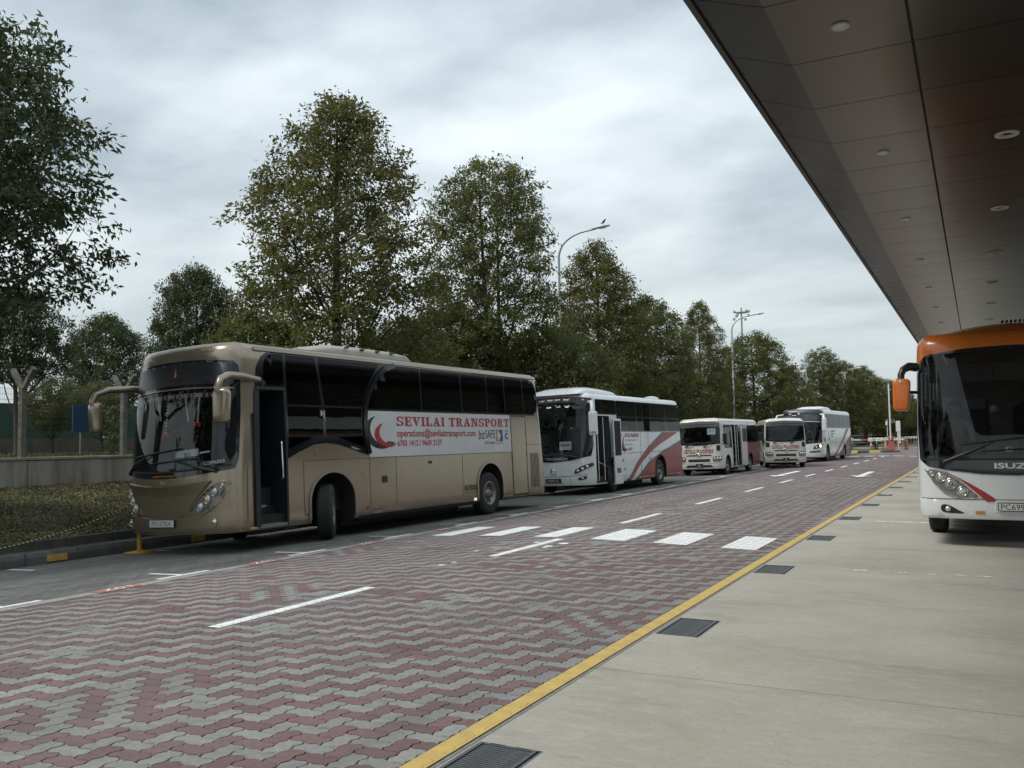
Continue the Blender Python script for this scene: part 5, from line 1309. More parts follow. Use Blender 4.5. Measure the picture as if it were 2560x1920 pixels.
for nm, z_, w_, m_ in (('trim_strip', 2.682, .022, M_gold),): S.line(S.Fr([(x, z_ - .045 * abs(x / 1.2) ** 2) for x in np.linspace(-1.2, 1.2, 21)]), w_, m_, gold, off=.02, name=nm)
S.panel('drop_decal', S.Fr([(.11, 3.04), (.145, 2.90), (.105, 2.87), (.085, 2.90)]), mat('decal_red', (.45, .14, .07), .5), gold, off=.026)
S.line(S.Fr([(x, 1.40 - .07 * (1 - (x / 1.2) ** 2)) for x in np.linspace(-1.2, 1.2, 21)]), .03, M_rubber, gold, off=.016, name='windscreen_seal')
S.text('எண்ணம் ேபால் வாழ்க்ைக', S.ux(.03), 1.262, .055, M_txto, gold, off=.018, width=.56, name='tamil_lettering')
S.text('SC CHIVALROUS', S.ux(.99), 1.455, .055, M_txtw, gold, off=.016, width=.34, rot=.10, name='badge_lettering')
wiper(S, gold, 1.02, 1.31, .28, 1.50, -.36, 1.475, .70, 1.525); wiper(S, gold, -1.12, 1.33, -.35, 1.62, -.78, 1.60, .40, 1.70)
# grille, lamps, bumper
gv = [(-.96, 1.165), (-.6, 1.125), (-.3, 1.10), (0, 1.09), (.3, 1.10), (.6, 1.125), (.96, 1.165), (.90, 1.10), (.80, .99), (.63, .80), (.52, .62), (.30, .585), (0, .58), (-.30, .585), (-.52, .62), (-.63, .80), (-.80, .99), (-.90, 1.10)]
def dish(u, v, off):
    """grille panel: hollowed below its bright upper fold"""
    k = max(0, min(1, (1.09 + .07 * min(1, abs(u)) ** 2 - v) / .16)); d = .055 * math.sin(k * math.pi / 2) * max(0, 1 - (abs(u) / 1.05) ** 3)
    return S.P(u, v, off - d + .045)
S.panel('grille_panel', S.Fr(gv), M_gold, gold, off=.01, thick=.05, du=.06, dv=.035, fn=dish)
hr = [(.60, .685), (.68, .79), (.80, .925), (.93, 1.045), (1.05, 1.118), (1.14, 1.145), (1.17, 1.12), (1.145, 1.02), (1.08, .89), (.95, .745), (.81, .67)]
fr_ = [(.565, .65), (.66, .80), (.79, .945), (.92, 1.065), (1.05, 1.145), (1.155, 1.175), (1.20, 1.14), (1.175, 1.01), (1.10, .86), (.97, .71), (.82, .635)]
for sgn in (1, -1):
    m2 = lambda q: S.Fr([(sgn * x, z) for x, z in q])
    S.panel('headlamp_bezel', m2(fr_), M_gold, gold, holes=[m2(hr)], off=.024, thick=.03, du=.05, dv=.05, step=.05)
    hl = S.panel('headlamp', m2(hr), M_housing, gold, off=.006, du=.06, dv=.06, step=.06)
    for (x, z, r_, mm) in ((1.10, 1.08, .033, M_bulb), (1.0, .985, .055, M_lens), (.895, .87, .058, M_bulb), (.775, .755, .06, M_lens)):
        p = S.P(S.ux(sgn * x), z, .004); q = MB(); q.ball(p, (r_, r_ * .55, r_), 14, 8); q.build('lamp', mm, hl)
        q = MB(); q.tube([Vector(p) + Vector((r_ * 1.12 * math.cos(t), -.012, r_ * 1.12 * math.sin(t))) for t in np.linspace(0, 2 * math.pi, 19)], .008, 5, cap=False); q.build('lamp_ring', M_chrome, hl)
    S.panel('fog_recess', m2(smoothpoly([(.80, .43), (.90, .53), (1.0, .57), (1.08, .53), (1.06, .46), (.95, .425)], 4)), M_bronze, gold, off=.006, step=.05, du=.06)
    p = S.P(S.ux(sgn * .99), .505, .012); q = MB(); q.ball(p, (.05, .03, .05), 14, 8); q.tube([Vector(p) + Vector((.056 * math.cos(t), -.01, .056 * math.sin(t))) for t in np.linspace(0, 2 * math.pi, 17)], .008, 5, cap=False); q.build('fog_lamp', M_chrome, gold)
S.panel('bumper', S.Fr([(-1.262, .34), (-.9, .36), (0, .375), (.9, .36), (1.262, .34), (1.262, .685), (1.05, .675), (.82, .63), (.565, .625), (.52, .60), (.3, .575), (0, .57), (-.3, .575), (-.52, .60), (-.565, .625), (-.82, .63), (-1.05, .675), (-1.262, .685)]), M_gold, gold, off=.018, thick=.022, du=.08, dv=.08, holes=[])
S.line(S.Fr([(x, .365 - .02 * (x / 1.2) ** 2 + .02) for x in np.linspace(-1.2, 1.2, 21)]), .03, M_gold, gold, off=.032, name='bumper_lip')
plate(S, gold, 0, .505, .60, .13, 'PD370X', off=.036, tsize=.075, twidth=.47)
for k, w_ in enumerate((.09, .11, .09)): S.line(S.Fr([(-w_ / 2 - .0, 1.175 - k * .022), (w_ / 2, 1.175 - k * .022)]), .009, M_txtw, gold, off=.008, name='badge')
S.line(S.Fr([(.0, 1.19), (.0, 1.115)]), .02, M_txtr, gold, off=.010, name='badge')
S.line(sd([(.60, .34), (.61, 1.35)]), .010, M_bronze, gold, off=.004)
# mirrors on long swan arms
for sgn in (1, -1):
    a = [(1.22, .95 if sgn > 0 else .7, 2.79), (1.34, .45, 2.82), (1.46, .08, 2.80), (1.52, -.13, 2.72), (1.53, -.19, 2.60), (1.53, -.185, 2.50)]
    mb = MB(); mb.tube([(sgn * x, y, z) for x, y, z in a], [.055, .062, .06, .058, .055, .035], 10); ar = mb.build('mirror_arm', M_gold, gold)
    MB().tube([(sgn * 1.18, 1.02 if sgn > 0 else .75, 2.74), (sgn * 1.27, 1.0 if sgn > 0 else .72, 2.74)], .05, 10).build('mirror_hinge', M_blk, gold)
    me = rbox('mirror_head', .12, .088, .265, M_gold, shear=.06)
    mh = obj('mirror_head', me, gold, (sgn * 1.54, -.13, 2.31), (0, sgn * R(3), sgn * R(12)))
    obj('mirror_glass', MB().bbox((0, .082, 0), (.19, .02, .44), .008).mesh('mirror_glass', M_mirror), mh)
# air-conditioning pod on the roof
b = MB(); secs = []
for y_, w_, h_ in ((2.7, .35, .02), (3.0, .62, .16), (3.4, .76, .22), (4.2, .80, .235), (5.2, .80, .225), (5.75, .76, .19), (6.0, .66, .10), (6.05, .6, .02)):
    secs.append([(w_ * math.cos(t) ** (.5) if math.cos(t) > 0 else -w_ * (-math.cos(t)) ** .5, y_, 3.455 + h_ * math.sin(t) ** .6) for t in np.linspace(0, math.pi, 15)])
V = [p for s_ in secs for p in s_]; F = [(i * 15 + k, i * 15 + k + 1, (i + 1) * 15 + k + 1, (i + 1) * 15 + k) for i in range(len(secs) - 1) for k in range(14)]
pod = obj('air_conditioner', mesh('air_conditioner', V, F, mat('pod_paint', (.40, .375, .31), .45, var=.06, dirt=(.22, .2, .16), dscale=1.5, damount=.5), True), gold)
for k in range(5): MB().bbox((.79, 3.7 + k * .48, 3.60), (.06, .10, .035), .01).build('clip', M_bronze, pod)
for k in range(9): MB().box((.25 + .0 * k, 2.42 + k * .055, 3.492), (.7, .014, .02)).build('vent_fin', M_bronze, pod)
# door well, steps, rail, interior
M_navy = mat('door_well_navy', (.012, .017, .026), .5, var=.15, scale=3); M_stepedge = mat('step_edge', (.30, .30, .29), .5, metal=.3, var=.1)
dw = MB(); dw.box((.35, 1.17, 1.5), (.03, .66, 2.35)); dw.box((.80, .845, 1.5), (.90, .03, 2.3)); dw.box((.80, 1.495, 1.5), (.90, .03, 2.3)); dw.build('door_well', M_navy, gold)
for k, (z_, x0) in enumerate(((.38, 1.21), (.68, .98), (.98, .74))):
    q = MB(); q.box(((x0 + .36) / 2, 1.17, z_ - (.03 if k == 0 else .13)), (x0 - .36, .62, .06 if k == 0 else .26)); o = q.build('step', M_navy, gold); MB().box((x0 + .006, 1.17 - (.1 if k else 0), z_ + .004), (.02, .60 if k == 0 else .4, .035)).build('step_edge', M_stepedge, o)
for z_ in (1.47,): MB().box((.45, 1.17, z_), (.2, .62, .05)).build('ledge', M_stepedge, gold)
MB().tube([(1.235, 1.40, 1.75), (1.27, 1.385, 1.75), (1.275, 1.385, 1.70), (1.275, 1.40, 1.18), (1.27, 1.40, 1.13), (1.235, 1.41, 1.13)], .016, 8).build('grab_rail', M_chrome, gold)
S.line(sd([(.80, .34), (.80, 2.62)]), .13, M_blk, gold, off=.012, name='door_frame'); S.line(sd([(1.495, .34), (1.495, 2.62)]), .045, M_blk, gold, off=.012, name='door_frame'); S.line(sd([(.76, 2.655), (1.52, 2.655)]), .05, M_blk, gold, off=.014, name='door_frame'); S.line(sd([(.86, .37), (1.48, .37)]), .05, M_stepedge, gold, off=.014, name='door_sill')
MB().box((1.285, .80, 1.30), (.05, .10, 1.85)).build('folded_door_leaf', M_blk, gold)
MB().bbox((1.25, .72, .36), (.10, .16, .04), .012).build('step_lamp', mat('step_lamp', (.45, .30, .12), .4), gold)
MB().box((-.05, 6.15, 1.37), (2.3, 9.0, .06)).build('floor', M_inner, gold); MB().box((0, 10.55, 1.9), (2.2, .05, 1.6)).build('rear_wall', M_inner, gold)
d_ = MB(); d_.bbox((-.28, .82, 1.30), (1.75, .5, .30), .06); d_.bbox((-.65, .88, 1.47), (.75, .30, .16), .05); d_.build('dashboard', M_inner, gold)
q = MB(); q.tube([(-.65 + .23 * math.cos(t), 1.14 + .11 * math.sin(t), 1.62 + .19 * math.sin(t)) for t in np.linspace(0, 2 * math.pi, 25)], .016, 6, cap=False); q.tube([(-.65, 1.14, 1.62), (-.65, .95, 1.42)], .03, 6); q.tube([(-.88, 1.14, 1.62), (-.42, 1.14, 1.62)], .014, 6); q.build('steering_wheel', M_blk, gold)
seats(gold, [1.55], [-.65], 1.0); seats(gold, [2.5 + .88 * k for k in range(9)], [-.95, -.5, .5, .95], 1.40, cover=True)
# things in the windscreen
pp = obj('route_card', mesh('route_card', [S.P(S.ux(x), z, -.03) for x, z in ((.22, 1.545), (.70, 1.575), (.70, 1.69), (.22, 1.655))], [(0, 1, 2, 3)], M_paper)); pp.matrix_world = gold.matrix_world.copy(); tag(pp, 'white card reading 711 behind the windscreen of the gold coach', 'card')
vs, fs, w_, h_ = text_polys('711', .075, .02); obj('digits', mesh('digits', [S.P(S.ux(.475 + a), 1.585 + b + .06 * a, -.026) for a, b in vs], fs, M_txtb), pp)
pp2 = obj('paper_slip', mesh('paper_slip', [S.P(S.ux(x), z, -.035) for x, z in ((.72, 1.60), (.90, 1.615), (.90, 1.645), (.72, 1.63))], [(0, 1, 2, 3)], M_paper)); pp2.matrix_world = gold.matrix_world.copy(); tag(pp2, 'narrow white paper slip beside the 711 card', 'card')
gar = empty('garland', (0, 0, 0), 0, 'fringe of white and red tassels along the top of the gold coach windscreen', 'garland'); gar.matrix_world = gold.matrix_world.copy()
tas = [MB().ball((0, 0, -.03), (.022, .022, .04), 6, 4).mesh('tassel', m_) for m_ in (mat('tassel_cream', (.62, .55, .48), .8), mat('tassel_red', (.35, .04, .04), .8), mat('tassel_plum', (.18, .06, .07), .8))]
MB().tube([S.P(S.ux(x), 2.60 - .035 * abs(x) ** 2, -.05) for x in np.linspace(-1.15, 1.15, 15)], .008, 5).build('cord', M_seat2, gar)
for k in range(44):
    x = -1.14 + k * .053; p = S.P(S.ux(x), 2.595 - .035 * x * x, -.05); obj('tassel', tas[(k * 7) % 3 if k % 2 else 0], gar, p)
for (x, z0, z1, fl) in ((-.10, 2.58, 1.98, 1), (.62, 2.58, 2.12, 1), (-.38, 2.58, 2.2, 0), (.30, 2.58, 2.15, 0)):
    st_ = MB(); 
    for j in range(12): st_.ball(tuple(Vector(S.P(S.ux(x + (.12 * j / 11 if fl == 0 else 0)), z0 + (z1 - z0) * j / 11, -.06))), .021, 6, 4)
    st_.build('bead_string', tas[0].materials[0], gar)
    if fl:
        for s_ in (-.04, .035): MB().ball(tuple(Vector(S.P(S.ux(x + s_), z1 - .05, -.06))), (.04, .03, .045), 8, 6).build('red_flower', mat('flower_red', (.50, .02, .02), .6), gar)
# ================================================================ WHITE COACH (red swoosh)
M_wht = mat('paint_white', (.66, .68, .68), .28, var=.02, coat=.6)
M_redp = mat('paint_red', (.27, .022, .016), .35, var=.04, coat=.15); M_grey = mat('paint_graphite', (.035, .037, .040), .35, var=.06, coat=.3); M_dkred = mat('paint_maroon', (.15, .014, .018), .4, var=.05, coat=.15)
M_seamg = mat('seam_dark', (.10, .10, .10), .6, var=.1)
wc = empty('coach', (0, 0, 0), 0, 'white coach with red and black swooshes parked behind the gold coach', 'coach')
set_frame(wc, (-10.26, 31.18, -.03), 6.12, 2.2, 1.6, 1.25)
S = Shell(8.72, 2.5, .30, 3.0, 3.16, .20, .50, 2.6, .3, 3.2, rake=.10, rz0=1.1, tum=.05, rrake=.08, crown=.05)
AR = [(1.92, .54, 1.10), (6.12, .54, 1.10)]; sd = S.Sd; U = lambda y: S.uy(y)
wsc = S.Fr([(-1.18, 1.32), (-.6, 1.22), (0, 1.18), (.6, 1.22), (1.18, 1.32), (1.205, 1.6), (1.19, 2.74), (.6, 2.80), (0, 2.82), (-.6, 2.80), (-1.19, 2.74), (-1.205, 1.6)])
winb = rrect(2.34, 8.48, 1.96, 2.93, (.04, .08, .14, .04)); ftop = rrect(.62, 2.28, 2.52, 2.93, .05); door = [(.52, .34), (1.70, .34), (1.70, 2.44), (.52, 2.44)]; winl = rrect(.8, 8.48, 1.96, 2.93, .08)
S.body(M_wht, wc, AR, [wsc, sd(winb), sd(ftop), sd(door), sd(winl, -1)]); S.roof(M_wht, wc)
edges = [2.34, 4.02, 4.62, 5.42, 6.86, 8.48]
def clip_poly(cl, cv):
    for k in range(len(cv)):
        p, q = cv[k], cv[(k + 1) % len(cv)]; out = []
        f = lambda w: (q[0] - p[0]) * (w[1] - p[1]) - (q[1] - p[1]) * (w[0] - p[0])
        for j in range(len(cl)):
            A_, B_ = cl[j], cl[(j + 1) % len(cl)]; fa, fb = f(A_), f(B_)
            if fa >= 0: out.append(A_)
            if (fa >= 0) != (fb >= 0): t = fa / (fa - fb); out.append((A_[0] + t * (B_[0] - A_[0]), A_[1] + t * (B_[1] - A_[1])))
        cl = out
    return cl
def window_row(S, root, band, edges, gl, sgn, frame=.035, mf=M_blkgloss, z0=None, z1=None):
    """black frame round the band, one pane between each two pillars"""
    x0, x1 = min(p[0] for p in band), max(p[0] for p in band); y0, y1 = min(p[1] for p in band), max(p[1] for p in band)
    S.panel('window_frame', S.Sd(rrect(x0 - frame, x1 + frame, y0 - frame, min(y1 + frame, S.zs - .005), .08), sgn), mf, root, holes=[S.Sd(band, sgn)], off=.005, thick=.010)
    for a, b in zip(edges[:-1], edges[1:]):
        cl = clip_poly([(a + .015, y0), (b - .015, y0), (b - .015, y1), (a + .015, y1)], band)
        if len(cl) > 2: S.panel('window', S.Sd(cl, sgn), gl, root, off=.002)
    for v in edges[1:-1]: S.line(S.Sd([(v, y0), (v, y1)], sgn), .05, mf, root, off=.006, name='pillar')
window_row(S, wc, winb, edges, G_mid, 1); window_row(S, wc, ftop, [.62, 1.1, 2.28], G_mid, 1); window_row(S, wc, winl, [.8, 2.2, 3.8, 5.4, 7.0, 8.48], G_mid, -1)
S.line(sd([(2.3, 2.42), (8.5, 2.42)]), .025, M_blkgloss, wc, off=.006, name='window_bar')
# livery on both flanks
for sgn in (1, -1):
    L_ = lambda pts: sd(pts, sgn)
    S.panel('swoosh', L_([(2.83, .305), (3.08, .30), (3.35, .55), (4.2, 1.05), (5.2, 1.45), (6.88, 1.92), (6.42, 1.92), (5.0, 1.42), (3.9, .92), (3.15, .42)]), M_grey, wc, off=.0035)
    S.panel('swoosh', L_([(3.08, .30), (3.30, .30), (4.25, .86), (5.2, 1.22), (6.1, 1.47), (8.18, 1.92), (6.88, 1.92), (5.2, 1.45), (4.2, 1.05), (3.35, .55)]), M_redp, wc, off=.0045)
    S.panel('swoosh', L_([(3.66, .305), (3.80, .30), (4.95, .78), (6.0, 1.08), (6.40, 1.16), (8.62, 1.54), (8.62, 1.66), (6.40, 1.25), (4.9, .85)]), M_grey, wc, off=.0035)
    S.panel('red_flank', L_([(3.80, .305)] + [(5.56, .305)] + [(6.12 + .575 * math.cos(t), .30 + .80 * .42 + .80 * .60 * math.sin(t)) for t in np.linspace(math.pi, 0, 14)] + [(6.68, .305), (8.50, .31), (8.62, .40), (8.62, 1.54), (6.40, 1.16), (6.0, 1.08), (4.95, .78)]), M_redp, wc, off=.0045)
for pts in ([(4.22, .31), (4.28, 1.92)], [(4.94, .31), (5.0, 1.92)], [(2.45, .9), (2.45, 1.92)], [(2.45, 1.22), (7.6, 1.24)], [(7.58, .4), (7.62, 1.24)]): S.line(sd(pts), .014, M_seamg, wc, off=.0075)
slab_text(S, 'SEVILAI TRANSPORT', U(3.5), 1.815, .12, M_txtr, wc, off=.008, width=1.25, name='name_lettering')
S.text('operations@sevilaitransport.com', U(3.42), 1.65, .075, M_txtr, wc, width=1.1); S.text('6783 1412 / 9669 2137', U(3.2), 1.50, .05, M_txtr, wc, width=.7); S.text('biz SAFE', U(3.2), 1.35, .10, M_txtb, wc, width=.6)
S.panel('crescent', sd(crescent(2.86, 1.60, .30, 115, 292, .11, rx=1.1)), M_txtb, wc, off=.006, du=.06, dv=.06, step=.05); S.panel('crescent', sd(crescent(2.95, 1.57, .23, 115, 292, .09, rx=1.1)), M_txtr, wc, off=.008, du=.06, dv=.06, step=.05)
for (y_, z_) in ((2.62, .95), (2.75, .66), (3.62, .6), (4.75, .5), (4.6, 1.02)): S.panel('flap_catch', sd(rrect(y_, y_ + .07, z_, z_ + .07, .012)), M_blk, wc, off=.012)
S.panel('amber_marker', sd(rrect(5.12, 5.24, .92, 1.02, .02)), M_amber, wc, off=.014)
for y_, r_, z_ in AR:
    a = arc(0, .30 + (z_ - .3) * .42, r_ + .03, (z_ - .3) * .58 + .03, 180, 0, 16); b = arc(0, .30 + (z_ - .3) * .42, r_ - .01, (z_ - .3) * .58 - .01, 0, 180, 16)
    S.panel('arch_lip', [(U(y_) + q[0], q[1]) for q in [(-r_ - .03, .3)] + a + [(r_ + .03, .3), (r_ - .01, .3)] + b + [(-r_ + .01, .3)]], M_blk, wc, off=.014, thick=.02, du=9, dv=9)
underbody(wc, 8.72, 2.5, .30, AR, y0=.7)
for sx in (1, -1): wheel(wc, sx * 1.09, 1.92, sx, .47, .27, steer=R(8)); wheel(wc, sx * 1.09, 6.12, sx, .47, .27)
# nose
S.panel('windscreen_frame', S.Fr([(-1.19, 1.20), (-.6, 1.07), (0, 1.02), (.6, 1.07), (1.19, 1.20), (1.235, 1.5), (1.225, 2.80), (.6, 2.88), (0, 2.90), (-.6, 2.88), (-1.225, 2.80), (-1.235, 1.5)]), M_blkgloss, wc, holes=[wsc], off=.007, thick=.012, du=.08)
S.panel('windscreen', wsc, G_wind, wc, off=.003, du=.08, dv=.14)
S.panel('header_band', S.Fr([(-1.225, 2.80), (-.6, 2.88), (0, 2.90), (.6, 2.88), (1.225, 2.80), (1.22, 2.99), (.6, 3.06), (0, 3.08), (-.6, 3.06), (-1.22, 2.99)]), M_grey, wc, off=.010, thick=.012, du=.08)
for sx in (1, -1): p = S.P(S.ux(sx * .98), 2.93, .014); MB().ball(p, (.05, .02, .025), 10, 6).build('marker_lamp', M_lens, wc)
S.text('GOLDEN DRAGON', S.ux(0), 1.13, .07, M_txtw, wc, off=.012, width=1.0, name='badge_lettering')
wiper(S, wc, .85, 1.16, .25, 1.26, -.3, 1.25, .6, 1.32); wiper(S, wc, -.2, 1.12, -.7, 1.28, -1.0, 1.30, -.3, 1.34)
hl_ = [(.70, .66), (.74, .78), (.95, .90), (1.22, .99), (1.235, .90), (1.0, .77), (.80, .67)]
for sgn in (1, -1):
    h_ = S.panel('headlamp', S.Fr([(sgn * x, z) for x, z in hl_]), M_grey, wc, off=.010, thick=.012, du=.06, dv=.06, step=.06)
    for x, z in ((.82, .745), (.96, .80), (1.09, .865)): p = S.P(S.ux(sgn * x), z, .012); MB().ball(p, (.048, .03, .048), 12, 8).build('lamp', M_lens, h_)
    S.panel('fog_lamp', S.Fr([(sgn * x, z) for x, z in smoothpoly([(.80, .50), (.95, .57), (1.07, .57), (1.05, .50), (.9, .46)], 4)]), M_blk, wc, off=.010); p = S.P(S.ux(sgn * .95), .515, .014); MB().ball(p, (.05, .02, .028), 10, 6).build('fog_bulb', M_lens, wc)
    a = [(1.12, .42, 2.86), (1.36, .10, 2.84), (1.46, -.06, 2.70), (1.46, -.08, 2.52)]; MB().tube([(sgn * x, y, z) for x, y, z in a], [.05, .055, .06, .07], 10).build('mirror_arm', M_wht, wc)
    mh = obj('mirror_head', MB().bbox((0, 0, 0), (.26, .18, .74), .06).mesh('mirror_head', M_wht), wc, (sgn * 1.47, -.06, 2.18), (0, 0, sgn * R(8))); obj('mirror_glass', MB().box((0, .092, 0), (.2, .006, .6)).mesh('mirror_glass', M_mirror), mh)
    for k in range(3): MB().box((-.07 + k * .07, -.092, -.27), (.035, .006, .05)).build('mirror_mark', M_txtb, mh)
S.line(S.Fr([(x, .575 + .05 * abs(x) ** 2) for x in np.linspace(-1.2, 1.2, 21)]), .014, M_seamg, wc, off=.004); S.line(S.Fr([(.58, .31), (.56, .55)]), .012, M_seamg, wc, off=.004); S.line(S.Fr([(-.58, .31), (-.56, .55)]), .012, M_seamg, wc, off=.004)
bd_ = MB(); bd_.tube([tuple(Vector(S.P(S.ux(0), .73, .012)) + Vector((.095 * math.cos(t), 0, .105 * math.sin(t)))) for t in np.linspace(0, 2 * math.pi, 21)], .010, 5, cap=False)
for k in range(3): bd_.tube([tuple(Vector(S.P(0, .73, .012)) + Vector((x, 0, z - k * .05 + .03))) for x, z in ((-.08, 0), (0, .035), (.08, -.01))], .012, 5)
bd_.build('emblem', M_chrome, wc)
plate(S, wc, 0, .455, .55, .13, 'CB8014L', dark=True, off=.016, tsize=.075, twidth=.44)
# roof fairing and pods
secs = []
for y_, w_, h_ in ((.20, .85, .0), (.45, .92, .12), (.9, .93, .19), (1.4, .90, .21), (2.2, .86, .20), (3.1, .84, .17), (3.6, .78, .08), (3.75, .7, .0)): secs.append([(math.copysign(abs(math.cos(t)) ** .5, math.cos(t)) * w_, y_, 3.135 + 1.35 * h_ * math.sin(t) ** .6) for t in np.linspace(0, math.pi, 15)])
V = [p for s_ in secs for p in s_]; F = [(i * 15 + k, i * 15 + k + 1, (i + 1) * 15 + k + 1, (i + 1) * 15 + k) for i in range(len(secs) - 1) for k in range(14)]
obj('roof_fairing', mesh('roof_fairing', V, F, M_wht, True), wc); MB().ball((.5, 7.4, 3.17), (.32, .45, .16), 14, 8).build('roof_vent', M_wht, wc)
# open door leaf standing out, door well, interior
lf = empty_part = MB(); lf.box((0, 0, 0), (.04, .62, 2.1)); lf_o = lf.build('door_leaf', M_wht, wc, (1.36, 1.98, 1.30)); MB().box((.022, 0, .42), (.006, .50, 1.12)).build('door_glass', M_under, lf_o); MB().box((.022, 0, -.62), (.006, .3, .16)).build('door_sign', M_grey, lf_o); MB().tube([(.03, -.2, -.1), (.07, -.2, -.1), (.07, .15, .0), (.03, .15, .0)], .014, 6).build('door_rail', M_blk, lf_o)
dw = MB(); dw.box((.3, 1.11, 1.4), (.03, 1.2, 2.1)); dw.box((.75, .505, 1.4), (.9, .03, 2.1)); dw.box((.75, 1.715, 1.4), (.9, .03, 2.1)); dw.build('door_well', mat('door_well_grey', (.06, .065, .075), .6, var=.1), wc)
for k, (z_, x0) in enumerate(((.36, 1.2), (.62, .95), (.88, .7))): MB().box(((x0 + .3) / 2, 1.11, z_ - (.03 if k == 0 else .13)), (x0 - .3, 1.16, .06 if k == 0 else .26)).build('step', M_inner, wc)
for pts in ([(1.22, .75, .4), (1.22, .75, 2.4)], [(1.2, 1.25, .4), (1.2, 1.25, 2.4)], [(1.2, .75, 1.0), (1.2, 1.6, .8), (1.2, 1.65, .4)]): MB().tube(pts, .016, 6).build('grab_rail', M_chrome, wc)
MB().box((0, 5.0, 1.02), (2.3, 7.0, .06)).build('floor', M_inner, wc); d_ = MB(); d_.bbox((-.3, .72, 1.15), (1.7, .5, .28), .06); d_.build('dashboard', M_inner, wc)
seats(wc, [1.3], [-.65], .9); seats(wc, [2.6 + .86 * k for k in range(7)], [-.95, -.5, .5, .95], 1.05)
cd = obj('route_card', mesh('route_card', [S.P(S.ux(x), z, -.03) for x, z in ((.22, 1.40), (.62, 1.40), (.62, 1.66), (.22, 1.66))], [(0, 1, 2, 3)], M_paper)); cd.matrix_world = wc.matrix_world.copy(); tag(cd, 'white route card behind the windscreen of the white coach', 'card')
vs, fs, w_, h_ = text_polys('525/529', .07, .01); obj('digits', mesh('digits', [S.P(S.ux(.42 + a), 1.56 + b, -.026) for a, b in vs], fs, M_txtb), cd)

